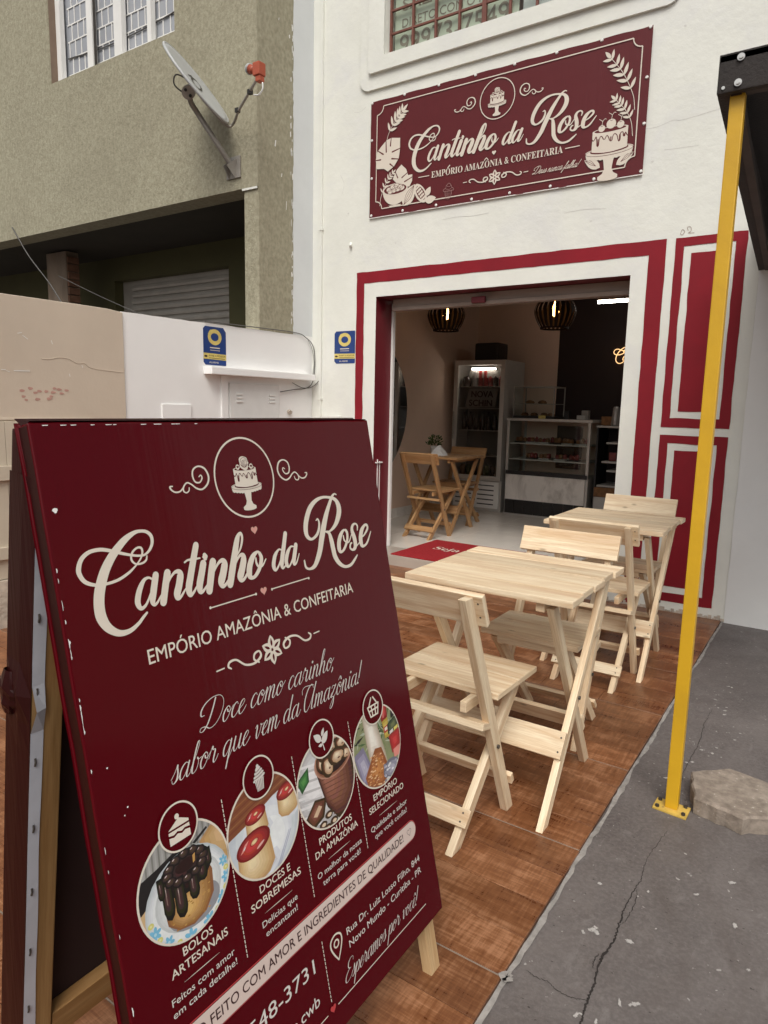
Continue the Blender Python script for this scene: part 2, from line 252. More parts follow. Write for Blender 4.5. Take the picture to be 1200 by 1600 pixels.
# wood-look porcelain: crossed brushed streaks, tone differs from plank to plank
def tile_mat():
    m = bpy.data.materials.new('wood_look_tile'); m.use_nodes = True; t = m.node_tree; b = t.nodes['Principled BSDF']
    b.inputs['Specular IOR Level'].default_value = 0.5
    tc = nd(t, 'ShaderNodeTexCoord'); oi = nd(t, 'ShaderNodeObjectInfo'); cb = nd(t, 'ShaderNodeCombineXYZ')
    for k in 'XYZ': t.links.new(oi.outputs['Random'], cb.inputs[k])
    s = nd(t, 'ShaderNodeVectorMath', operation='SCALE'); s.inputs['Scale'].default_value = 51.0; t.links.new(cb.outputs[0], s.inputs[0])
    ad = nd(t, 'ShaderNodeVectorMath', operation='ADD'); t.links.new(tc.outputs['Object'], ad.inputs[0]); t.links.new(s.outputs[0], ad.inputs[1])
    def noi(scale, detail, dist=0.0):
        mp = nd(t, 'ShaderNodeMapping'); mp.inputs['Scale'].default_value = scale; t.links.new(ad.outputs[0], mp.inputs['Vector'])
        n = nd(t, 'ShaderNodeTexNoise'); setin(n, Scale=1.0, Detail=detail, Roughness=0.65, Distortion=dist); t.links.new(mp.outputs[0], n.inputs['Vector']); return n
    a = noi((7, 130, 1), 4, 0.3); c = noi((110, 9, 1), 4, 0.3); d = noi((4.5, 8, 1), 4)
    m1 = nd(t, 'ShaderNodeMath', operation='ADD'); t.links.new(a.outputs['Fac'], m1.inputs[0]); t.links.new(c.outputs['Fac'], m1.inputs[1])
    m2 = nd(t, 'ShaderNodeMath', operation='MULTIPLY_ADD'); m2.inputs[1].default_value = 1.5; t.links.new(d.outputs['Fac'], m2.inputs[0]); t.links.new(m1.outputs[0], m2.inputs[2])
    mr = nd(t, 'ShaderNodeMapRange'); setin(mr, From_Min=1.30, From_Max=2.20); t.links.new(m2.outputs[0], mr.inputs['Value'])
    cr = nd(t, 'ShaderNodeValToRGB'); e = cr.color_ramp.elements
    e[0].position = 0.08; e[0].color = (0.112, 0.036, 0.013, 1); e[1].position = 0.92; e[1].color = (0.345, 0.165, 0.083, 1)
    k = e.new(0.5); k.color = (0.195, 0.076, 0.030, 1)
    t.links.new(mr.outputs[0], cr.inputs[0])
    hv = nd(t, 'ShaderNodeHueSaturation'); mv = nd(t, 'ShaderNodeMapRange'); setin(mv, To_Min=0.80, To_Max=1.22)
    t.links.new(oi.outputs['Random'], mv.inputs['Value']); t.links.new(mv.outputs[0], hv.inputs['Value']); t.links.new(cr.outputs[0], hv.inputs['Color'])
    t.links.new(hv.outputs[0], b.inputs['Base Color'])
    rr = nd(t, 'ShaderNodeMapRange'); setin(rr, To_Min=0.24, To_Max=0.46); t.links.new(mr.outputs[0], rr.inputs['Value']); t.links.new(rr.outputs[0], b.inputs['Roughness'])
    bp = nd(t, 'ShaderNodeBump'); setin(bp, Strength=0.12, Distance=0.003); t.links.new(m1.outputs[0], bp.inputs['Height']); t.links.new(bp.outputs[0], b.inputs['Normal'])
    return m
MT['tile'] = tile_mat()
# worn grey floor paint on concrete: cloudy tone, fine grit, pale scuffs, dark specks
def concrete_mat():
    m = bpy.data.materials.new('worn_painted_concrete'); m.use_nodes = True; t = m.node_tree; b = t.nodes['Principled BSDF']; b.inputs['Specular IOR Level'].default_value = 0.4
    tc = nd(t, 'ShaderNodeTexCoord')
    def noi(s, d, r=0.6, dist=0.0, st=(1, 1, 1)):
        mp = nd(t, 'ShaderNodeMapping'); mp.inputs['Scale'].default_value = st; t.links.new(tc.outputs['Object'], mp.inputs['Vector'])
        n = nd(t, 'ShaderNodeTexNoise'); setin(n, Scale=s, Detail=d, Roughness=r, Distortion=dist); t.links.new(mp.outputs[0], n.inputs['Vector']); return n.outputs['Fac']
    def ramp(f, p0, p1, c0=(0, 0, 0, 1), c1=(1, 1, 1, 1)):
        r = nd(t, 'ShaderNodeValToRGB'); r.color_ramp.elements[0].position = p0; r.color_ramp.elements[1].position = p1; r.color_ramp.elements[0].color = c0; r.color_ramp.elements[1].color = c1; t.links.new(f, r.inputs[0]); return r.outputs[0]
    def mix(a, f, col, k):
        mx = nd(t, 'ShaderNodeMix', data_type='RGBA'); mx.inputs['B'].default_value = col; ml = nd(t, 'ShaderNodeMath', operation='MULTIPLY'); ml.inputs[1].default_value = k
        t.links.new(f, ml.inputs[0]); t.links.new(ml.outputs[0], mx.inputs['Factor']); t.links.new(a, mx.inputs['A']); return mx.outputs['Result']
    C = ramp(noi(2.2, 8, .7, .4), .34, .68, (.096, .082, .079, 1), (.158, .139, .132, 1))
    C = mix(C, ramp(noi(75, 4, .7), .42, .66), (.21, .19, .18, 1), .45)
    C = mix(C, ramp(noi(9, 6, .75, .8, (1.8, .8, 1)), .56, .72), (.235, .215, .205, 1), .55)
    C = mix(C, ramp(noi(52, 3, .5), .715, .74), (.42, .40, .38, 1), .75)
    C = mix(C, ramp(noi(61, 3, .5, 0, (1, 1.3, 1)), .27, .29, (1, 1, 1, 1), (0, 0, 0, 1)), (.030, .024, .022, 1), .8)
    C = mix(C, ramp(noi(1.1, 6, .7, 1.2), .60, .80), (.085, .066, .058, 1), .6)
    t.links.new(C, b.inputs['Base Color'])
    rr = nd(t, 'ShaderNodeMapRange'); setin(rr, From_Min=.3, From_Max=.7, To_Min=.45, To_Max=.75); t.links.new(noi(5, 5), rr.inputs['Value']); t.links.new(rr.outputs[0], b.inputs['Roughness'])
    bp = nd(t, 'ShaderNodeBump'); setin(bp, Strength=.55, Distance=.004); t.links.new(noi(90, 5, .7), bp.inputs['Height']); t.links.new(bp.outputs[0], b.inputs['Normal'])
    return m
MT['concrete'] = concrete_mat()
def ink(r, g, b):
    n = 'k%02d%02d%02d' % (round(r*50), round(g*50), round(b*50))
    if n not in MT: MT[n] = pm('print_tone', (round(r*50)/50 or .006, round(g*50)/50 or .005, round(b*50)/50 or .004), 0.4, 0.08, 40)
    return n

# ------------------------------------------------------------------ builders
def thing(name, label, cat, loc=(0, 0, 0), rz=0.0, group=None, kind=None):
    o = bpy.data.objects.new(name, None); COL.objects.link(o); o.location = loc; o.rotation_euler = (0, 0, rz); o.empty_display_size = 0.1
    tag(o, label, cat, group, kind); return o
def tag(o, label=None, cat=None, group=None, kind=None):
    for k, v in (('label', label), ('category', cat), ('group', group), ('kind', kind)):
        if v: o[k] = v
    return o
def link(name, me, parent=None, local=False):
    o = bpy.data.objects.new(name, me); COL.objects.link(o)
    if parent is not None:
        o.parent = parent
        if not local:
            w = Matrix.Translation(parent.location) @ parent.rotation_euler.to_matrix().to_4x4()
            p = parent.parent
            if p is None: o.matrix_parent_inverse = w.inverted()
    return o
def mesh(name, verts, faces, mats, parent=None, smooth=False, local=False, midx=None, uv=None):
    me = bpy.data.meshes.new(name); me.from_pydata([tuple(v) for v in verts], [], faces)
    for m in (mats if isinstance(mats, (list, tuple)) else [mats]): me.materials.append(MT[m] if isinstance(m, str) else m)
    if midx: me.polygons.foreach_set('material_index', midx)
    if smooth: me.polygons.foreach_set('use_smooth', [True]*len(me.polygons))
    if uv:
        l = me.uv_layers.new(name='UVMap'); l.data.foreach_set('uv', [c for lp in me.loops for c in uv[lp.vertex_index]])
    me.update(); return link(name, me, parent, local)
class MB:
    """collects shapes into one mesh"""
    def __init__(s): s.v = []; s.f = []
    def add(s, v, f):
        k = len(s.v); s.v += [tuple(p) for p in v]; s.f += [tuple(i+k for i in q) for q in f]; return s
    def box(s, a, b):
        x0, y0, z0 = a; x1, y1, z1 = b
        return s.add([(x0,y0,z0),(x1,y0,z0),(x1,y1,z0),(x0,y1,z0),(x0,y0,z1),(x1,y0,z1),(x1,y1,z1),(x0,y1,z1)],
                     [(0,3,2,1),(4,5,6,7),(0,1,5,4),(1,2,6,5),(2,3,7,6),(3,0,4,7)])
    def quad(s, *p): return s.add(p, [tuple(range(len(p)))])
    def cyl(s, p0, p1, r0, r1=None, n=12, cap=True):
        r1 = r0 if r1 is None else r1; p0 = Vector(p0); p1 = Vector(p1); d = (p1-p0).normalized()
        a = d.orthogonal().normalized(); b = d.cross(a); v = []
        for p, r in ((p0, r0), (p1, r1)):
            for i in range(n): t = 2*math.pi*i/n; v.append(p+a*math.cos(t)*r+b*math.sin(t)*r)
        f = [(i, (i+1) % n, n+(i+1) % n, n+i) for i in range(n)]
        if cap: f += [tuple(range(n-1, -1, -1)), tuple(range(n, 2*n))]
        return s.add(v, f)
    def tube(s, pts, r, n=8, rs=None):
        pts = [Vector(p) for p in pts]; v = []; a = None
        for i, p in enumerate(pts):
            d = (pts[min(i+1, len(pts)-1)]-pts[max(i-1, 0)]).normalized()
            a = d.orthogonal().normalized() if a is None else (a-d*a.dot(d)).normalized()
            b = d.cross(a); q = rs[i] if rs else r
            for k in range(n): t = 2*math.pi*k/n; v.append(p+a*math.cos(t)*q+b*math.sin(t)*q)
        f = [(i*n+k, i*n+(k+1) % n, (i+1)*n+(k+1) % n, (i+1)*n+k) for i in range(len(pts)-1) for k in range(n)]
        f += [tuple(range(n-1, -1, -1)), tuple(range((len(pts)-1)*n, len(pts)*n))]
        return s.add(v, f)
    def lathe(s, c, prof, n=24):
        v = []; c = Vector(c)
        for r, z in prof:
            for k in range(n): t = 2*math.pi*k/n; v.append(c+Vector((r*math.cos(t), r*math.sin(t), z)))
        f = [(i*n+k, i*n+(k+1) % n, (i+1)*n+(k+1) % n, (i+1)*n+k) for i in range(len(prof)-1) for k in range(n)]
        return s.add(v, f)
    def build(s, name, mat, parent=None, smooth=False, local=False, bevel=0.0):
        o = mesh(name, s.v, s.f, mat, parent, smooth, local)
        if bevel:
            bm = bmesh.new(); bm.from_mesh(o.data)
            bmesh.ops.remove_doubles(bm, verts=bm.verts, dist=1e-6)
            es = [e for e in bm.edges if len(e.link_faces) == 2 and e.calc_face_angle(0) > 0.5]
            bmesh.ops.bevel(bm, geom=es, offset=bevel, segments=2, profile=0.7, affect='EDGES', clamp_overlap=True)
            bm.to_mesh(o.data); bm.free()
        return o
def box(name, a, b, mat, parent=None, bevel=0.0, local=False): return MB().box(a, b).build(name, mat, parent, local=local, bevel=bevel)

def beam(name, p0, p1, w, t, mat, parent=None, side=(1, 0, 0), flat=False, bev=0.0025, local=True):
    """timber from p0 to p1; w = size along 'side', t = the other one; flat: ends cut level. UV: u along the grain."""
    p0 = Vector(p0); p1 = Vector(p1); d = p1-p0; L = d.length; d.normalize()
    s = Vector(side); s = (s-d*s.dot(d)).normalized(); n = d.cross(s)
    v = []; off = random.random()*5
    for e, p in ((0, p0), (1, p1)):
        for a, b in ((-1, -1), (1, -1), (1, 1), (-1, 1)):
            q = p+s*(a*w/2)+n*(b*t/2)
            if flat and abs(d.z) > 0.2: q = q+d*((p.z-q.z)/d.z)
            v.append(q)
    f = [(0, 3, 2, 1), (4, 5, 6, 7), (0, 1, 5, 4), (1, 2, 6, 5), (2, 3, 7, 6), (3, 0, 4, 7)]
    me = bpy.data.meshes.new(name); bm = bmesh.new(); bv = [bm.verts.new(q) for q in v]
    for q in f: bm.faces.new([bv[i] for i in q])
    if bev: bmesh.ops.bevel(bm, geom=list(bm.edges), offset=bev, segments=2, profile=0.7, affect='EDGES')
    ul = bm.loops.layers.uv.new('UVMap')
    for fa in bm.faces:
        nn = fa.normal
        for lp in fa.loops:
            q = lp.vert.co-p0
            if abs(nn.dot(d)) > 0.7: lp[ul].uv = (q.dot(s)*0.15+off, q.dot(n)+off)
            elif abs(nn.dot(s)) > abs(nn.dot(n)): lp[ul].uv = (q.dot(d)+off, q.dot(n)+off+0.3)
            else: lp[ul].uv = (q.dot(d)+off, q.dot(s)+off)
    bm.to_mesh(me); bm.free(); me.materials.append(MT[mat] if isinstance(mat, str) else mat)
    return link(name, me, parent, local)

def grid_wall(name, mat, u_rng, v_rng, holes, depth, frame, parent=None, extra_u=(), extra_v=()):
    """slab with openings: u,v in its plane, depth behind it; frame(u, v, w) -> world point. Reveals are closed."""
    us = sorted({*u_rng, *[h[0] for h in holes], *[h[1] for h in holes], *extra_u}); vs_ = sorted({*v_rng, *[h[2] for h in holes], *[h[3] for h in holes], *extra_v})
    def solid(i, j):
        if not (0 <= i < len(us)-1 and 0 <= j < len(vs_)-1): return False
        a = (us[i]+us[i+1])/2; b = (vs_[j]+vs_[j+1])/2
        return not any(h[0] < a < h[1] and h[2] < b < h[3] for h in holes)
    m = MB()
    for i in range(len(us)-1):
        for j in range(len(vs_)-1):
            if not solid(i, j): continue
            a, b, c, d = us[i], us[i+1], vs_[j], vs_[j+1]
            m.quad(frame(a, c, 0), frame(b, c, 0), frame(b, d, 0), frame(a, d, 0)); m.quad(frame(b, c, depth), frame(a, c, depth), frame(a, d, depth), frame(b, d, depth))
            if not solid(i-1, j): m.quad(frame(a, c, depth), frame(a, c, 0), frame(a, d, 0), frame(a, d, depth))
            if not solid(i+1, j): m.quad(frame(b, c, 0), frame(b, c, depth), frame(b, d, depth), frame(b, d, 0))
            if not solid(i, j-1): m.quad(frame(a, c, depth), frame(b, c, depth), frame(b, c, 0), frame(a, c, 0))
            if not solid(i, j+1): m.quad(frame(a, d, 0), frame(b, d, 0), frame(b, d, depth), frame(a, d, depth))
    return m.build(name, mat, parent)

def loop_pts(x0, x1, z0, z1, step=0.05, jit=0.0025, seed=0.0):
    P_ = []
    def seg(a, b):
        n = max(2, int(math.dist(a, b)/step))
        for i in range(n):
            t = i/n; x = a[0]+(b[0]-a[0])*t; z = a[1]+(b[1]-a[1])*t
            if i: 
                q = noise.noise((x*9+seed, z*9, seed))*jit*2
                if a[0] == b[0]: x += q
                else: z += q
            P_.append((x, z))
    seg((x0, z0), (x1, z0)); seg((x1, z0), (x1, z1)); seg((x1, z1), (x0, z1)); seg((x0, z1), (x0, z0)); return P_
def paint_ring(name, parent, mat, y, o, i, seed=0.0, step=0.05):
    """hand-painted rectangular band on the facade; o and i = (x0, x1, z0, z1) of its outer and inner edge"""
    n = []
    for (x0, x1, z0, z1), sd in ((o, seed), (i, seed+5)):
        w = o[1]-o[0]; h = o[3]-o[2]; kx = max(2, int(w/step)); kz = max(2, int(h/step)); pts = []
        def side(a, b, k):
            for q in range(k):
                t = q/k; x = a[0]+(b[0]-a[0])*t; z = a[1]+(b[1]-a[1])*t
                if q:
                    e = noise.noise((x*7+sd, z*7, sd))*0.006
                    if abs(a[0]-b[0]) < 1e-9: x += e
                    else: z += e
                pts.append((x, z))
        side((x0, z0), (x1, z0), kx); side((x1, z0), (x1, z1), kz); side((x1, z1), (x0, z1), kx); side((x0, z1), (x0, z0), kz); n.append(pts)
    O, I = n; k = len(O)
    v = [(x, y, z) for x, z in O]+[(x, y, z) for x, z in I]
    return mesh(name, v, [(a, (a+1) % k, k+(a+1) % k, k+a) for a in range(k)], mat, parent)
def paint_fill(name, parent, mat, y, r, seed=0.0):
    return mesh(name, [(x, y, z) for x, z in loop_pts(*r, seed=seed)], [tuple(range(len(loop_pts(*r, seed=seed))))], mat, parent)

# ---- flat print (lettering, drawings) as thin geometry in a board's own plane
def catmull(pts, sub=6):
    P_ = [np.array(p, float) for p in pts]; P_ = [2*P_[0]-P_[1]]+P_+[2*P_[-1]-P_[-2]]; out = []
    for i in range(1, len(P_)-2):
        a, b, c, d = P_[i-1:i+3]
        for k in range(sub):
            t = k/sub; out.append(0.5*(2*b+(c-a)*t+(2*a-5*b+4*c-d)*t*t+(3*b-a-3*c+d)*t**3))
    out.append(P_[-2]); return np.array(out)
_FONT = {}
def text2d(body, bold=0.0):
    key = (body, bold)
    if key not in _FONT:
        c = bpy.data.curves.new('t', 'FONT'); c.body = body; c.size = 1.0; c.resolution_u = 3; c.offset = bold
        o = bpy.data.objects.new('t', c); COL.objects.link(o)
        dg = bpy.context.evaluated_depsgraph_get(); me = bpy.data.meshes.new_from_object(o.evaluated_get(dg))
        v = np.array([tuple(q.co)[:2] for q in me.vertices]).reshape(-1, 2); f = [tuple(p.vertices) for p in me.polygons]
        bpy.data.objects.remove(o); bpy.data.curves.remove(c); bpy.data.meshes.remove(me); _FONT[key] = (v, f)
    return _FONT[key]
CAP = None
def serif(s): return ''.join(chr(0x1D400+ord(c)-65) if 'A' <= c <= 'Z' else chr(0x1D41A+ord(c)-97) if 'a' <= c <= 'z' else c for c in s)
class Art:
    """2D shapes gathered per ink; x right, y up, metres; every shape a hair above the last so that none are coplanar"""
    def __init__(s, dz=0.00002): s.k = {}; s.z = {}; s.dz = dz
    def put(s, ink, pts, faces, layer=0):
        v, f = s.k.setdefault((ink, layer), ([], [])); n = len(v); z = s.z.get(layer, 0.0); s.z[layer] = z+s.dz
        v += [(p[0], p[1], z+(p[2] if len(p) > 2 else 0)) for p in pts]; f += [tuple(i+n for i in q) for q in faces]
    def poly(s, ink, pts, layer=0): s.put(ink, pts, [tuple(range(len(pts)))], layer)
    def ell(s, ink, cx, cy, rx, ry=None, layer=0, n=40, rot=0.0, clip=None):
        ry = rx if ry is None else ry; c, q = math.cos(rot), math.sin(rot); P_ = []
        for i in range(n):
            t = 2*math.pi*i/n; x, y = rx*math.cos(t), ry*math.sin(t); P_.append((cx+x*c-y*q, cy+x*q+y*c))
        s.clipped(ink, P_, clip, layer)
    def ring(s, ink, cx, cy, r, w, layer=0, n=56, ry=None):
        ry = ry or r; v = []
        for i in range(n):
            t = 2*math.pi*i/n; v += [(cx+(r-w/2)*math.cos(t), cy+(ry-w/2)*math.sin(t)), (cx+(r+w/2)*math.cos(t), cy+(ry+w/2)*math.sin(t))]
        s.put(ink, v, [(2*i, 2*i+1, (2*i+3) % (2*n), (2*i+2) % (2*n)) for i in range(n)], layer)
    def clipped(s, ink, P_, clip, layer=0):
        if clip:
            cx, cy, r = clip; m = 48; cl = [(cx+r*math.cos(2*math.pi*i/m), cy+r*math.sin(2*math.pi*i/m)) for i in range(m)]; out = list(P_)
            for i in range(m):
                a, b = cl[i], cl[(i+1) % m]; src, out = out, []
                ins = lambda p: (b[0]-a[0])*(p[1]-a[1])-(b[1]-a[1])*(p[0]-a[0]) >= 0
                for j in range(len(src)):
                    p, q = src[j-1], src[j]; ip, iq = ins(p), ins(q)
                    if ip != iq:
                        d1 = (b[0]-a[0])*(p[1]-a[1])-(b[1]-a[1])*(p[0]-a[0]); d2 = (b[0]-a[0])*(q[1]-a[1])-(b[1]-a[1])*(q[0]-a[0]); t = d1/(d1-d2)
                        out.append((p[0]+(q[0]-p[0])*t, p[1]+(q[1]-p[1])*t))
                    if iq: out.append(q)
                if not out: return
            P_ = out
        if len(P_) > 2: s.poly(ink, P_, layer)
    def stroke(s, ink, pts, layer=0, sub=6, w=None, cap=True):
        """pts (x, y[, width])"""
        q = catmull([(p[0], p[1], (w if w is not None else p[2])) for p in pts], sub) if len(pts) > 2 else np.array([(p[0], p[1], (w if w is not None else p[2])) for p in pts], float)
        d = np.gradient(q[:, :2], axis=0); L = np.linalg.norm(d, axis=1); L[L == 0] = 1; d = d/L[:, None]; nrm = np.stack([-d[:, 1], d[:, 0]], 1)
        hw = np.maximum(q[:, 2], 1e-4)/2; n = len(q); v = []
        for i in range(n):
            z = 0.00009*i/n
            v += [(*(q[i, :2]+nrm[i]*hw[i]), z), (*(q[i, :2]-nrm[i]*hw[i]), z)]
        f = [(2*i, 2*i+1, 2*i+3, 2*i+2) for i in range(n-1)]
        if cap:
            for e, sg in ((0, -1), (n-1, 1)):
                c = q[e, :2]; k = len(v); m = 5; z = 0.00009*e/n
                for j in range(1, m): 
                    t = math.pi*j/m; v.append((*(c+nrm[e]*hw[e]*math.cos(t)+d[e]*sg*hw[e]*math.sin(t)), z))
                f.append((2*e, *range(k, k+m-1), 2*e+1))
        s.put(ink, v, f, layer)
    def text(s, ink, body, x0, x1, base, cap, bold=0.0, layer=0, size=None, align='l'):
        """set between x0 and x1 with capitals 'cap' high"""
        global CAP
        if CAP is None: CAP = text2d('H')[0][:, 1].max()
        v, f = text2d(body); a, b = v[:, 0].min(), v[:, 0].max(); sy = cap/CAP
        sx = (x1-x0)/(b-a)
        for dx, dy in (((0, 0),) if bold <= 0 else ((-bold, 0), (bold, 0), (0, bold*.7), (0, -bold*.7))): s.put(ink, [(x0+(p[0]-a+dx)*sx, base+(p[1]+dy)*sy) for p in v], f, layer)
    def leaf(s, ink, base, tip, w, layer=0, vein=None):
        b = np.array(base); t = np.array(tip); d = t-b; n = np.array([-d[1], d[0]])/max(1e-9, np.linalg.norm(d))*w; P_ = []
        for sg in (1, -1):
            R = np.linspace(0, 1, 8) if sg == 1 else np.linspace(1, 0, 8)
            for u in R[:-1]: P_.append(tuple(b+d*u+n*sg*(math.sin(math.pi*u**0.8)**0.9)*0.5))
        s.poly(ink, P_, layer)
    def heart(s, ink, cx, cy, r, layer=0, outline=None):
        P_ = []
        for i in range(36):
            t = 2*math.pi*i/36; x = 16*math.sin(t)**3; y = 13*math.cos(t)-5*math.cos(2*t)-2*math.cos(3*t)-math.cos(4*t); P_.append((cx+x*r/16, cy+(y+2)*r/16))
        if outline: s.stroke(ink, P_+[P_[0]], layer, 2, outline)
        else: s.poly(ink, P_, layer)
    def emit(s, name, parent, M, order=None, z0=0.0004, lz=0.0005, only=None):
        """one child object, several inks as material slots"""
        V, F, mi, mats = [], [], [], []
        for (ink, layer), (v, f) in s.k.items():
            n = len(V); V += [M @ Vector((p[0], p[1], p[2]+z0+lz*layer)) for p in v]; F += [tuple(i+n for i in q) for q in f]
            if ink not in mats: mats.append(ink)
            mi += [mats.index(ink)]*len(f)
        me = bpy.data.meshes.new(name); me.from_pydata(V, [], F)
        for m in mats: me.materials.append(MT[m])
        me.polygons.foreach_set('material_index', mi); me.update(); return link(name, me, parent)
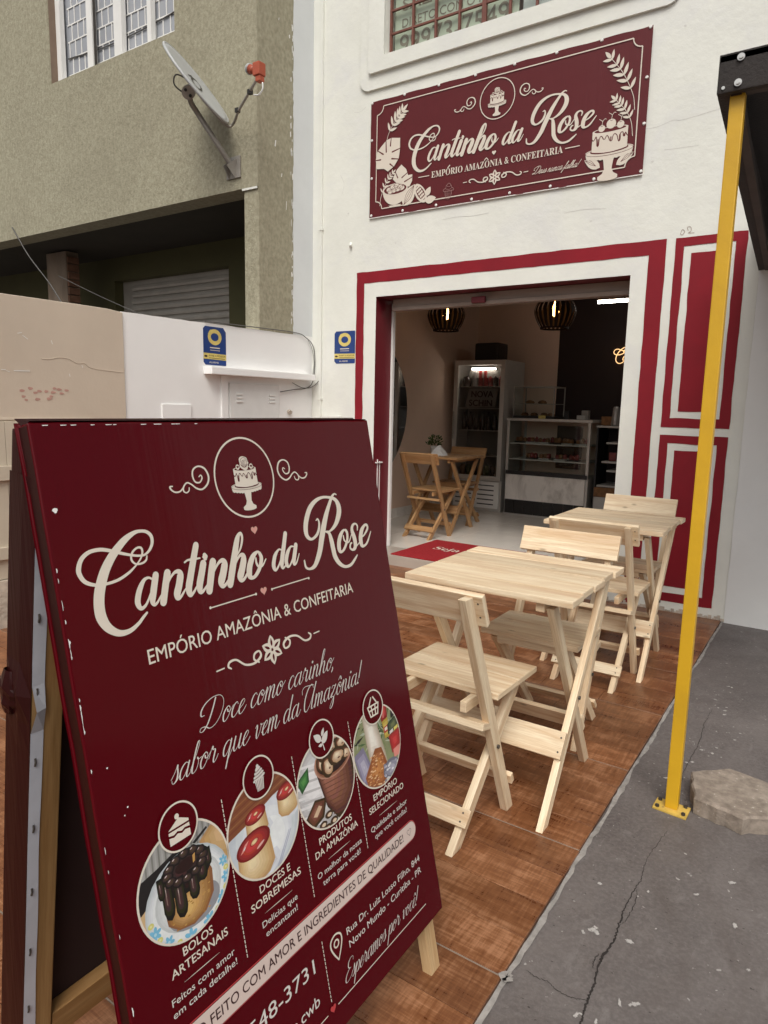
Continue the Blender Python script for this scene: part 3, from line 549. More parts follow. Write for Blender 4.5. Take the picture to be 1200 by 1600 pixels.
# lettering and ornament strokes, millimetres on the board: x from its left edge, y down from its top edge, pen width
LOGO = [
 [(158.9,220.9,2.6),(156,227.4,3.4),(147.9,230.9,3.4),(136.8,230.3,3),(130.3,224.3,3.6),(129.8,217.3,3.7),(134.4,209.7,3.6),(143.3,204.9,3.4),(150.3,206.1,3.9),(151.8,212.6,3.8),(148.3,220.5,3.1),(143.1,226.5,2.7),(133.7,233.9,2.9),(120.4,241.7,4.3),(100.6,248.8,4.6),(79.3,250.9,4.5),(60.8,248.9,5.1),(45.4,241,6.4),(38.7,228.6,7.7),(39.2,218.4,7.8),(46.2,206.1,6.9),(60.3,198.1,6),(79,197.4,5.8),(95.8,202,5.3),(111.3,208,4.9),(128.8,214.1,4.1),(144,217.9,3.6),(155.3,218.1,3.7),(165.6,212.1,4.6),(172.6,201.8,5.6),(173.2,190.5,6.2),(166.4,182.4,5.7),(156.3,179.3,5),(143.3,179.9,6.4),(124.4,188.1,10.6),(106.4,201.7,13.1),(92.7,214.9,14.5),(80,231.3,16),(69.9,250.6,17.4),(63.8,267.7,17.8),(61.1,284.3,18),(62.1,300.3,17.6),(68.7,315.2,14.5),(79.9,326.1,11.6),(92.4,331.5,9.3),(108,330.8,7.4),(123.5,323.8,5.7),(134.7,315.5,4.9),(141.6,310.9,3.7)],
 [(161.3,259.5,3.7),(154.8,256.1,4),(146.1,258.4,6.1),(137.2,268.7,9.4),(130.6,281.2,10.4),(127.9,292.6,10.2),(132,301.5,7),(140.5,299.5,4.9),(149.5,289.5,3.7),(159.8,273.4,3.3)],
 [(169.5,254.5,11.8),(164.4,268.2,12.3),(159,283.4,12.2),(155.6,294.9,10.3),(157.9,301.5,6),(164.4,298.9,4.1),(174.2,288.8,2.8)],
 [(192.8,255.3,13.2),(185.2,274.6,13.1),(175.6,301.5,13.1)],
 [(182.8,286.5,2.9),(194,268.1,3.8),(206.2,257.9,5),(215.3,257.5,8.6),(217.8,264.3,13.3),(212,280.1,13.6),(205.4,293.5,13.6),(205.2,300.9,9),(211.8,300.2,5.2),(224.5,289.1,3)],
 [(260.9,219.2,12.2),(249.7,244.5,13.2),(239.4,268.5,13.6),(231.3,288.4,13.6),(231.5,300.3,10.2),(238.3,299.6,5.4),(251.7,287.3,3.1)],
 [(231,244.4,3.2),(238.2,241.8,3.5),(250.1,242.4,4.7),(265.1,242.8,2.6)],
 [(270.4,253.6,13.6),(262.9,270.9,14),(254.9,289,14),(254.6,299.9,10.6),(261.5,300.2,5.4),(274.9,289.8,3.1)],
 [(276.2,239.2,8.2),(276.4,240.8,11.5),(276.5,243,11.6),(276.3,245.2,8.3)],
 [(292.3,254.3,14.5),(284.9,273,15),(274.1,302.9,14.4)],
 [(282.8,285.9,3.3),(293.5,269,4.4),(306.1,257.8,5.7),(315.3,256.1,9.4),(318.2,263.4,14.6),(312.1,278.2,15.5),(304.6,292.5,15.5),(305.8,300.7,9.9),(313.4,300,5.8),(326.3,288.9,3.3)],
 [(348.9,255.1,2.9),(362.9,241.1,4.2),(370.9,223.6,5.6),(369.7,214.5,6.3),(363.8,215.5,7.4),(356.8,226.1,12),(346.3,250,14.4),(335.2,275.7,15.4),(324.1,301.5,14.7)],
 [(333.8,282.3,3.5),(347,264,4.6),(358.4,254.4,5.8),(366,255.7,11),(365.6,265,14.2),(358.5,280,15.2),(351.6,292.7,15.3),(353.1,300,8.8),(361.4,298.2,5.7),(375.7,284.4,3.6)],
 [(411.1,258.5,5.2),(403.5,254.9,5.5),(390.4,262.2,11.4),(378.5,279.1,13.8),(375,294.9,13.1),(381.7,301,7),(392.4,297.1,7.7),(405.3,284,8.9),(412.2,268.4,9.2),(409.5,258.2,7.1)],
 [(397.8,265.9,3.2),(397.3,275.3,5.1),(402.1,283.4,4.6),(412.3,282.9,4),(423.9,272.1,2.5)],
 [(470.7,261.5,3.1),(462.6,260.2,4.1),(450.6,269.8,8.8),(443.2,284,10.1),(442.4,293.5,9.5),(446.9,298.2,5.5),(457,290.4,4.1),(471,272.3,3.2)],
 [(489.1,231.3,10.6),(479.3,255.1,11),(469.9,277.1,11.5),(465.5,290,10.5),(466.5,298,5.7),(474.2,295.5,3.4),(481.5,288.9,2.1)],
 [(507.1,260.5,2.8),(498.4,260.1,4.3),(487.3,270.2,9.2),(479.6,284.6,10.1),(480.1,294.6,9.2),(485,298.4,4.4),(494,291.1,3.8),(505.9,275.3,2.8)],
 [(514.9,258.7,10.4),(508.4,273.7,10.9),(501.9,288.6,10.9),(501.5,296.5,6.6),(509.5,293.9,3.8),(520.9,277.8,2.3)],
 [(590,217.1,2.5),(596.1,214.7,3.8),(599.1,223.5,5.8),(594.7,237.6,7.4),(583.9,248.7,7),(566.5,254.4,5.7),(554.4,246.4,10.4),(552.6,231.8,13.4),(559.5,212.2,13.7),(576,189.4,12.4),(598.6,175.2,8.8),(622.7,170.2,5.9),(645.7,172.5,5.9),(664.8,178.7,8.7),(673.8,191.7,14.4),(673.4,206.9,15.8),(664,223.3,13.7),(650.2,236.7,9.4),(630.8,245.9,4.3),(615.9,244.8,2.5)],
 [(614.3,244.6,2.9),(626.5,249.5,8),(630.8,266.2,13.2),(632.7,285.8,13.9),(635.2,303.4,13.6),(646.4,320.5,10.5),(664.8,331.5,6.6),(686.5,331.1,6.9),(703.6,321.9,6.3),(715.1,313.8,3.3)],
 [(672.6,168.6,3),(666.1,166.4,3.7),(656,172.4,7.3),(644,186.3,9.5),(626.3,210,13.3),(612.1,233.7,15.8),(599.6,257.3,16.4),(589.4,278.8,14.9),(576.7,297.6,13.2),(562.1,311.6,9.6),(545.7,314.7,4.8),(534.8,308.6,5.6),(533.4,295.1,4.2)],
 [(690,254.1,4.5),(680.1,250.6,4.9),(667.4,258.6,10.3),(656.4,274.4,12.8),(653.8,291.4,12.1),(661.2,297,5.9),(673.6,290.3,7.1),(686.5,274.7,7.6),(690.4,259.7,7.8),(686.9,252,6.8)],
 [(675.1,263,3.5),(675.7,271.9,4.7),(682,278.4,3.5),(692.7,278.9,3.7),(705.7,264.2,2.7)],
 [(729.8,257.5,2.9),(732.3,247.6,5.1),(725.2,241.7,4.1),(714.3,245.2,7.3),(709.7,255.8,10.8),(713.5,269.8,13),(714.9,285.7,13.1),(710.3,296.2,10.1),(700.3,299,4.9),(693.3,293.4,5.6),(696.6,285.1,4.8),(701.8,283.2,3.9)],
 [(737.7,277.9,2.9),(754.8,271.3,4.5),(769.7,259.6,6.6),(769.8,251.5,6.9),(760.4,250.3,6.5),(746,260.9,12.1),(737.7,277.9,14.1),(737.7,292.6,12.3),(746,297.3,5.8),(761.4,290.6,5.6),(781.2,268.1,2.9)],
 [(716.5,293.8,3.1),(731.8,286,2.6),(743.5,277.6,2.7)]]
SWIRL = [
 [(292.5,100.2,1.9),(297.2,97.6,2.3),(299,103,2.9),(292.5,110.2,2.6),(282.6,108.7,3),(278.5,98.1,3.4),(281.9,86.8,3.1),(294.1,81.4,2.7),(307.8,86.2,3.7),(314.4,100.7,3.9),(309.4,114.3,3.6),(295.7,122.9,3),(283.1,120.2,3),(273.2,112.5,2.8),(264,108.8,2.5),(255.9,114.4,2.8),(253.7,122.1,3),(259.1,126,2.3),(265.3,123.2,2.3),(267,117.7,1.9)],
 [(255.6,115.5,2.2),(245.9,122.6,2.7),(235,122.7,2.8),(227.9,117.6,3.1),(226.6,113,3),(232.1,112.4,1.7)]]
FLOURISH = [
 [(261.4,445.4,2.5),(278.7,445.1,2.5)],
 [(295,451.1,2.5),(288.7,445.3,4.2),(294,438.3,4.4),(309.8,439.2,3.7),(329.5,454,3.8),(352.3,457.9,4.4),(370.1,450.1,5.4),(368.2,439.5,3.6),(356.1,441,4.5),(352.5,451,4.3),(363.8,459.4,3.1)]]

# ================================================================== the ground
GZ = -0.012
def ground():
    # far sheet plus a finer near patch in one mesh
    xs = [-300, -12, 3.476, 4, 5, 7, 12, 300]; ys = [-300, -12, -6, -4.5, -3, -1.5, 0.2]
    v = [(x, y, GZ) for y in ys for x in xs]; n = len(xs)
    f = [(j*n+i, j*n+i+1, (j+1)*n+i+1, (j+1)*n+i) for j in range(len(ys)-1) for i in range(n-1)]
    v2 = [(-300, 0.2, GZ), (300, 0.2, GZ), (300, 300, GZ), (-300, 300, GZ)]; k = len(v)
    g = mesh('ground', v+v2, f+[(k, k+1, k+2, k+3)], 'concrete'); tag(g, kind='structure'); return g
GROUND = ground()

def ragged_strip(name, pts, wid, z, mat, parent, seed=0, amp=0.5, sub=8, jag=0.0):
    if name == 'crack': pts = [(p[0], p[1], p[2]*.5) for p in pts]
    """ribbon on the floor with uneven width"""
    q = catmull([(p[0], p[1], p[2] if len(p) > 2 else wid) for p in pts], sub); d = np.gradient(q[:, :2], axis=0); d /= np.linalg.norm(d, axis=1)[:, None]
    n = np.stack([-d[:, 1], d[:, 0]], 1); v = []
    for i, (x, y, w) in enumerate(q):
        a = w*0.5*(1+amp*noise.noise((i*0.9, seed, 1.3))); b = w*0.5*(1+amp*noise.noise((i*0.9, seed+7, 4.1)))
        j = jag*noise.noise((i*0.8, seed, 9.7))
        v += [(x+n[i, 0]*(a+j), y+n[i, 1]*(a+j), z), (x-n[i, 0]*(b-j), y-n[i, 1]*(b-j), z)]
    return mesh(name, v, [(2*i, 2*i+1, 2*i+3, 2*i+2) for i in range(len(q)-1)], mat, parent)
ragged_strip('crack', [(3.682,-2.70,.002),(3.668,-2.82,.003),(3.661,-2.906,.002),(3.668,-3.0,.004),(3.663,-3.068,.005),(3.660,-3.15,.006),(3.663,-3.213,.010),(3.668,-3.27,.009),(3.666,-3.331,.011),(3.659,-3.38,.014),(3.662,-3.417,.009),(3.668,-3.48,.010),(3.670,-3.532,.011),(3.673,-3.57,.009),(3.676,-3.614,.012),(3.68,-3.72,.010),(3.675,-3.9,.008),(3.68,-4.3,.006)], .008, GZ+.0016, 'crack', GROUND, 3, 0.8, 10, .005)
ragged_strip('crack', [(3.668,-3.528,.004),(3.64,-3.541,.003),(3.604,-3.544,.004),(3.575,-3.533,.003),(3.542,-3.535,.004),(3.515,-3.53,.002)], .003, GZ+.0018, 'crack', GROUND, 8, 0.7, 10, .004)
ragged_strip('crack', [(3.672,-3.06,.002),(3.680,-3.12,.004),(3.676,-3.2,.003),(3.667,-3.235,.002)], .003, GZ+.0020, 'crack', GROUND, 12, 0.7, 10, .005)
ragged_strip('crack', [(3.650,-3.37,.003),(3.645,-3.395,.005),(3.651,-3.425,.003)], .003, GZ+.0022, 'crack', GROUND, 14, 0.7, 10, .004)
ragged_strip('crack', [(3.655,-1.55,.002),(3.648,-1.75,.003),(3.66,-1.95,.004),(3.652,-2.2,.003),(3.668,-2.5,.002)], .003, GZ+.0024, 'crack', GROUND, 15, 0.7, 10, .006)
def splat(x, y, r, seed, lx=1.0, ang=0.0):
    n = 34; v = []
    for i in range(n):
        t = 2*math.pi*i/n; q = r*(0.45+0.9*abs(noise.noise((math.cos(t)*2.3+seed, math.sin(t)*2.3, seed*1.7)))+.35*noise.noise((math.cos(t)*7+seed, math.sin(t)*7, seed))); a, b = q*math.cos(t)*lx, q*math.sin(t)
        v.append((x+a*math.cos(ang)-b*math.sin(ang), y+a*math.sin(ang)+b*math.cos(ang), GZ+.0026))
    return v
sp = MB()
rs_ = random.Random(5)
for (x, y, r, lx) in [(3.612,-3.295,.013,1.1),(3.622,-3.300,.009,1.3),(3.604,-3.302,.007,1.4),(3.615,-3.283,.006,1.8),(3.592,-3.32,.006,2.2),(3.571,-3.10,.009,1),(3.705,-3.28,.010,1.6),(3.66,-3.585,.006,2.5),(3.668,-3.575,.004,1.5),(3.735,-3.49,.005,4.2),(3.765,-3.475,.010,1),(3.772,-3.468,.007,1.4),(3.758,-3.482,.005,2),(3.82,-2.98,.006,2),(3.70,-3.05,.005,2),(3.93,-3.05,.007,2.6),(3.98,-3.2,.006,1),(3.90,-2.86,.010,1.7),(4.02,-3.02,.009,2)]:
    sp.quad(*splat(x, y, r, r*900+x, lx, rs_.random()*3))
for i in range(170):
    x = rs_.uniform(3.53, 5.4); y = rs_.uniform(-4.2, -0.1); sp.quad(*splat(x, y, rs_.choice([.0015, .002, .002, .003, .005]), i, rs_.uniform(1, 2.6), rs_.random()*3))
for i in range(60):
    sp.quad(*splat(3.655+rs_.gauss(0, .05), rs_.uniform(-2.6, -1.2), rs_.choice([.002, .003, .004, .008]), i+300, rs_.uniform(1, 2.2), rs_.random()*3))
o = sp.build('paint_splatter', 'splat', GROUND); o['kind'] = 'stuff'

# ================================================================== tiled terrace in front of the shop
XE = 3.476; Y0T = -0.05
TERR = box('terrace_floor', (-0.15, -6.3, GZ-.10), (XE-.001, -0.001, -.006), 'grout'); tag(TERR, kind='structure')
def slab_mesh(w, d, h=.010, bev=.0016):
    me = bpy.data.meshes.new('floor_tile'); bm = bmesh.new(); bmesh.ops.create_cube(bm, size=1.0)
    for v in bm.verts: v.co = (v.co.x*w, v.co.y*d, v.co.z*h-h/2)
    bmesh.ops.bevel(bm, geom=[e for e in bm.edges if all(v.co.z > -h/2 for v in e.verts)], offset=bev*.5, segments=1, affect='EDGES')
    bm.to_mesh(me); bm.free(); me.materials.append(MT['tile']); return me
cache = {}; rt_ = random.Random(3); k = 0
for row in range(-12, 30):
    yc = -1.798-0.1496*row-0.0748            # plank rows; every fourth line is a real tile joint
    if yc > -0.02 or yc < -6.2: continue
    joint = (row % 4 == 0); joint2 = (row % 4 == 3)
    d = 0.1478-(.0022 if joint or joint2 else 0); x = XE-.002; col = (row//4) % 2
    first = True
    far_row = yc < -4.7 or yc > -0.9
    while x > -0.14:
        w = rt_.choice([.30, .45, .60, .60, .75]) if not far_row else 0.90
        if first and row in (7, 8, 9): w = {7: .60, 8: .31, 9: .75}[row]
        first = False
        if x-w < 0.1: w = x+0.14
        key = (round(w, 2), round(d, 4))
        if key not in cache: cache[key] = slab_mesh(w-.0016, d)
        o = link('floor_tile', cache[key], TERR); o.location = (x-w/2, yc+(.0011 if joint2 else -.0011 if joint else 0), rt_.uniform(-.0004, .0004)); k += 1; x -= w
for q in range(-3, 8):
    yj = -1.798-.5984*q
    if -6.2 < yj < -.06: box('tile_joint', (-.14, yj-.0021, -.008), (XE-.002, yj+.0021, -.0012), 'groutline', TERR)
# pale cement run along the cut edge of the tiles
ragged_strip('cement_edge', [(XE+.008+.003*math.sin(i*2.1), -0.02-i*.21, .014+.005*math.sin(i*3.3)) for i in range(30)], .03, GZ+.0042, 'cement', GROUND, 21, 0.9, 6, .003)
ragged_strip('cement_edge', [(XE+.02, -3.60, .02), (XE+.008, -3.588, .03), (XE-.004, -3.60, .02)], .03, GZ+.0135, 'cement', GROUND, 25, 0.6, 8)

# ================================================================== shop building
SHOP = thing('shop_building', 'white plastered cake shop with wine red painted frame round its open door', 'building', (1.6, 0, 0))
OX0, OX1, OZ = 0.5618, 2.7013, 2.3271
XW = -0.15
WX0, WX1, WZ0, WZ1 = 0.627, 2.62, 4.215, 5.6
fr = lambda u, v, w: (u, w, v)
grid_wall('facade_wall', 'plaster', (XW, 3.492), (-0.05, 6.6), [(OX0, OX1, -0.06, OZ), (WX0, WX1, WZ0, WZ1)], 0.28, fr, SHOP)
MT['hairline'] = pm('hairline_grey', (0.62, 0.61, 0.575), 0.8, 0.1, 20); MT['scribble'] = pm('pencil_scribble', (0.30, 0.20, 0.16), 0.8, 0.1, 20)
# the grey painted stretch to the right, with a hand-cut paint edge
gp = [(3.492+.006*noise.noise((0.0, z*3.1, 2.2))+.004*noise.noise((0, z*11, 3.2)), -0.004, z) for z in np.linspace(-0.05, 6.6, 90)]
v = gp+[(8.2, -0.004, 6.6), (8.2, -0.004, -0.05)]
mesh('grey_painted_wall', v, [tuple(range(len(v)-1, -1, -1))], 'greywall', SHOP)
box('side_wall', (3.4925, 0.0, -0.05), (8.2, 0.28, 6.6), 'greywall', SHOP); box('added_reflection_wall', (8.2005, 0.0, -0.05), (16.0, 0.2, 2.7), 'rubble', SHOP)  # far wall is added out of view to limit sky mirrored in the board
# jambs and soffit painted wine red inside the opening
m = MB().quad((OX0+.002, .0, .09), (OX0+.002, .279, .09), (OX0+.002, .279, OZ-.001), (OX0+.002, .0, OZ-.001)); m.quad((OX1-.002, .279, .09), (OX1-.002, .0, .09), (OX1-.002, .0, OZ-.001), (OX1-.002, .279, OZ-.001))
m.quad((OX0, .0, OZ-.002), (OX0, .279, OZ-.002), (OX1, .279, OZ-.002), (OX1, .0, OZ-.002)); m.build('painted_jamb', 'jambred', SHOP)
# painted bands: door surround (open at the bottom), two panels
def u_band(name, o, i, y, mat, seed):
    ob = [(o[0], 0.0), (o[0], o[2]), (o[1], o[2]), (o[1], 0.0)]; ib = [(i[0], 0.0), (i[0], i[2]), (i[1], i[2]), (i[1], 0.0)]
    A, B = [], []
    for L_, P_, sd in ((ob, A, seed), (ib, B, seed+3)):
        for s_ in range(3):
            a, b = L_[s_], L_[s_+1]; n = 46
            for q in range(n+(s_ == 2)):
                t = q/n; x = a[0]+(b[0]-a[0])*t; z = a[1]+(b[1]-a[1])*t; e = noise.noise((x*7+sd, z*7, sd))*.005+noise.noise((x*31+sd, z*31, sd))*.002 if 0 < q < n else 0
                if a[0] == b[0]: x += e
                else: z += e
                P_.append((x, y, z))
    n = len(A); mesh(name, A+B, [(q, q+1, n+q+1, n+q) for q in range(n-1)], mat, SHOP)
u_band('painted_band', (.3537, 2.923, 2.5418), (.4367, 2.8146, 2.4469), -.003, 'redpaint', 1.0)
for z0, z1, sd in ((1.2933, 2.5384, 2.0), (.0726, 1.2404, 9.0)):
    paint_ring('painted_band', SHOP, 'redpaint', -.003, (2.9813, 3.4102, z0, z1), (3.036, 3.345, z0+.062, z1-.056), sd)
    paint_fill('painted_panel', SHOP, 'redpaint', -.003, (3.083, 3.30, z0+.108, z1-.104), sd+1)
# crumbled edge where the paint stops above the tiles
m = MB(); rr = random.Random(8)
x = 2.70
while x < 3.49:
    w = rr.uniform(.01, .03); h = rr.uniform(.008, .034); m.box((x, -.008, -.004), (x+w, -.0035, h)); x += w*rr.uniform(.9, 1.3)
m.build('crumbled_plaster', 'rubble', SHOP)
# doorstep, threshold, roller shutter housing and guide rails
box('doorstep', (OX0+.003, -.055, -.02), (OX1-.003, .285, .09), 'step', SHOP, .006)
box('shutter_housing', (OX0+.07, .16, 2.256), (OX1-.012, .27, 2.322), 'roll', SHOP, .004)
box('shutter_bottom_bar', (OX0+.07, .145, 2.222), (OX1-.012, .225, 2.254), 'roll', SHOP, .004)
box('shutter_lock', (1.42, .115, 2.235), (1.54, .143, 2.285), 'jambred', SHOP, .008)
for x in (OX0+.004, OX1-.03): box('guide_rail', (x, .245, .092), (x+.022, .277, 2.30), 'white', SHOP)
m = MB(); m.box((OX0+.0025, .06, .62), (OX0+.010, .065, .92)); m.box((OX0+.0025, .095, .50), (OX0+.010, .100, .90)); m.box((OX0+.0025, .03, .885), (OX0+.02, .13, .895)); m.build('door_latch', 'white', SHOP)
# raised plaster trim round the upper window: two steps, the outer one with rounded lower corners
def trim(name, o, i, y0, y1, rc):
    def rr_(x0, x1, z0, z1, r):
        P_ = []
        for cx, cz, a0 in ((x1-r, z0+r, -90), (x1-r, z1-r, 0), (x0+r, z1-r, 90), (x0+r, z0+r, 180)):
            for q in range(7): t = rad(a0+15*q); P_.append((cx+r*math.cos(t), cz+r*math.sin(t)))
        return P_
    O = rr_(*o, rc); I = rr_(*i, .004); n = len(O); v = [(x, y0, z) for x, z in O]+[(x, y0, z) for x, z in I]+[(x, y1, z) for x, z in O]+[(x, y1, z) for x, z in I]
    f = [(a, (a+1) % n, n+(a+1) % n, n+a) for a in range(n)]+[(2*n+a, 2*n+(a+1) % n, (a+1) % n, a) for a in range(n)]+[(n+a, n+(a+1) % n, 3*n+(a+1) % n, 3*n+a) for a in range(n)]
    mesh(name, v, f, 'plaster', SHOP)
trim('window_trim', (.372, 2.90, 3.985, 5.85), (WX0-.001, WX1+.001, WZ0-.001, WZ1), -.022, .0, .09)
trim('window_trim', (.47, 2.80, 4.100, 5.75), (WX0-.002, WX1+.002, WZ0-.002, WZ1+.001), -.050, -.0215, .03)
WIN = mesh('window', [(WX0, .055, WZ0), (WX1, .055, WZ0), (WX1, .055, WZ1), (WX0, .055, WZ1)], [(0, 1, 2, 3)], 'windowglass2', SHOP)
for i in range(10):
    x = WX0+.012+i*.2095; t = .017 if i in (4, 8) else .008
    if x < WX1: box('glazing_bar', (x-t, .025, WZ0), (x+t, .05, WZ1), 'rust', WIN)
for j in range(5):
    z = WZ0+.005+j*.172
    if j == 0: z = WZ0+.008
    box('glazing_bar', (WX0, .0285, z-.007), (WX1, .0475, z+.007), 'rust', WIN)
# rooms behind: walls, ceiling, back
IX0, IX1, IY, IZ = -0.30, 4.6, 3.75, 2.86
box('inside_left_wall', (IX0-.12, .281, .0), (IX0, IY, IZ), 'inwall', SHOP)
box('inside_back_wall', (IX0, IY, .0), (.86, IY+.12, IZ), 'inwall', SHOP)
box('inside_back_wall', (.861, IY-.004, .0), (IX1, IY+.12, IZ), 'indark', SHOP)
box('inside_right_wall', (IX1, .281, .0), (IX1+.1, IY, IZ), 'indark', SHOP)
box('ceiling', (IX0, .281, IZ+.001), (IX1, IY, IZ+.1), 'inceil', SHOP)
box('baseboard', (IX0+.001, .29, .09), (IX0+.012, 3.0, .20), 'marble', SHOP)
# upstairs room behind the window
m = MB(); m.quad((WX0-.4, 1.8, 3.9), (WX1+.4, 1.8, 3.9), (WX1+.4, 1.8, 6.0), (WX0-.4, 1.8, 6.0)); m.quad((WX0-.4, .29, 3.9), (WX0-.4, 1.8, 3.9), (WX0-.4, 1.8, 6), (WX0-.4, .29, 6)); m.quad((WX1+.4, .29, 3.9), (WX1+.4, 1.8, 3.9), (WX1+.4, 1.8, 6), (WX1+.4, .29, 6)); m.quad((WX0-.4, .29, 6), (WX1+.4, .29, 6), (WX1+.4, 1.8, 6), (WX0-.4, 1.8, 6)); m.quad((WX0-.4, .29, 3.9), (WX1+.4, .29, 3.9), (WX1+.4, 1.8, 3.9), (WX0-.4, 1.8, 3.9))
m.build('upstairs_room', 'inwall', SHOP)
# plaster conduit beside the corner
m = MB().box((-.052, -.022, .95), (-.030, -.0005, 6.6)); m.build('conduit', 'plaster', SHOP)
for z in (1.44, 2.94): box('conduit_clip', (-.062, -.027, z), (-.022, -.001, z+.02), 'plaster', SHOP)
box('small_box', (-.005, -.02, 1.16), (.20, -.001, 1.30), 'plaster', SHOP, .004)
MB().cyl((.281, .0, 2.80), (.300, -.03, 2.765), .012, n=8).build('pipe_stub', 'plaster', SHOP)

# hairline cracks, nail holes and a scribble on the plaster
A = Art(.0001)
for L_ in ([(2.69, 3.268), (2.80, 3.262), (2.90, 3.285), (2.95, 3.275), (3.05, 3.283), (3.2, 3.30)], [(2.86, 3.11), (2.95, 3.105), (3.07, 3.10)], [(.30, 3.86), (.36, 3.85), (.42, 3.875)], [(1.2, 2.88), (1.32, 2.885), (1.47, 2.875), (1.6, 2.88)], [(2.2, 2.80), (2.35, 2.805), (2.5, 2.79)], [(.16, 3.38), (.20, 3.30), (.18, 3.22)]):
    A.stroke('hairline', [(x, z, .0028) for x, z in L_], 0, 5)
for x, z in ((2.93, 3.84), (2.79, 3.05), (.75, 2.75), (2.40, 2.72), (.25, 3.05)): A.ell('hairline', x, z, .008, .006, 0, 10)
A.stroke('scribble', [(3.005, 2.562, .003), (3.015, 2.59, .003), (3.03, 2.575, .003), (3.018, 2.555, .003), (3.006, 2.562, .003)], 0, 4); A.stroke('scribble', [(3.052, 2.58, .003), (3.045, 2.60, .003), (3.065, 2.60, .003), (3.07, 2.575, .003), (3.055, 2.565, .003), (3.09, 2.56, .003)], 0, 4)
A.emit('plaster_marks', SHOP, Matrix(((1, 0, 0, 0), (0, 0, -1, -.0005), (0, 1, 0, 0), (0, 0, 0, 1))))['kind'] = 'stuff'
# paper notice behind the upper window
NOT = thing('paper_notice', 'pale green letting notice with big grey digits behind the upper window', 'notice', (1.2, .2, 4.2))
mesh('sheet', [(.65, .075, 4.2), (1.74, .075, 4.2), (1.74, .075, 4.9), (.65, .075, 4.9)], [(0, 1, 2, 3)], 'paper', NOT)
Mw = Matrix(((1, 0, 0, 0), (0, 0, -1, .073), (0, 1, 0, 0), (0, 0, 0, 1)))
A = Art(); A.text('ink', '99973-7549', .70, 1.66, 4.235, .145, .008); A.text('ink', 'DIRETO COM O PROPRI', .72, 1.70, 4.435, .065, .006); A.text('ink', 'SALA', .72, 1.08, 4.56, .085, .008)
A.emit('lettering', NOT, Mw)
tag(mesh('curtain', [(1.76, .10, 4.2), (2.6, .10, 4.2), (2.6, .11, 5.5), (1.76, .11, 5.5)], [(0, 1, 2, 3)], 'bluestrip'), 'plain pale blind behind the right panes of the upper window', 'blind')

# ================================================================== inside floor
SF = box('shop_floor', (IX0, .281, .0), (IX1, IY, .082), 'ingrout'); tag(SF, kind='structure')
me = bpy.data.meshes.new('porcelain_tile'); bm = bmesh.new(); bmesh.ops.create_cube(bm, size=1.0)
for q in bm.verts: q.co = (q.co.x*.597, q.co.y*.597, q.co.z*.008)
bm.to_mesh(me); bm.free(); me.materials.append(MT['intile'])
for i in range(8):
    for j in range(5):
        o = link('porcelain_tile', me, SF); o.location = (IX0+.3+i*.6, .285+.3+j*.6, .086)

# ================================================================== neighbour's building on the left
NB = thing('neighbour_building', 'olive green rough plastered house with overhanging upper floor on the left', 'building', (-3.0, -0.7, 0))
GY = -0.70; GZ0 = 3.158
NW = (-3.03, -1.13, 4.565, 6.0)
grid_wall('upper_wall', 'green', (-9.0, XW-.003), (GZ0, 6.9), [NW], 0.22, lambda u, v, w: (u, GY+w, v), NB)
box('upper_side_wall', (XW-.22, GY+.2205, GZ0), (XW-.003, .27, 6.9), 'green', NB)
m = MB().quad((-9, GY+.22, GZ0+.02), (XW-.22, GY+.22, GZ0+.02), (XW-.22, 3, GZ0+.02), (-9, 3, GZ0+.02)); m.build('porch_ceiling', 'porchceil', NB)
box('pillar', (-.318, GY+.012, 0), (XW-.003, -.2, GZ0), 'green', NB)
box('pillar_side_wall', (-.318, -.1995, 0), (XW-.003, .27, GZ0), 'green', NB)
RY = 0.55; SX0, SX1, SZ1 = -3.67, -1.82, 2.90
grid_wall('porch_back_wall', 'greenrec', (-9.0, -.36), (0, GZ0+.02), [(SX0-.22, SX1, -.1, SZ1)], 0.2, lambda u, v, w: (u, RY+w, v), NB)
SHU = box('roller_shutter', (SX0-.23, RY+.13, 0), (SX1+.01, RY+.16, SZ1), 'shutter', NB)
for q in range(12):
    z = SZ1-.055-q*.082
    m = MB(); n = 6
    pf = [(0.0, 0.0), (-.030, .006), (-.042, .030), (-.034, .060), (0.0, .073)]
    vv = [(x, RY+.13+a, z-.075+b) for x in (SX0, SX1) for a, b in pf]; m.add(vv, [(a, a+1, 5+a+1, 5+a) for a in range(4)]); m.build('shutter_slat', 'shutter', SHU)
COLM = box('porch_column', (-4.37, -.06, 0), (-3.95, .10, GZ0), 'rawcol', NB)
m = MB()
for q in range(34): m.box((-3.949, -.055+.004*(q % 2), .05+q*.09), (-3.925, .09, .05+q*.09+.075))
o = m.build('brick_edge', 'brick', COLM); o['kind'] = 'stuff'
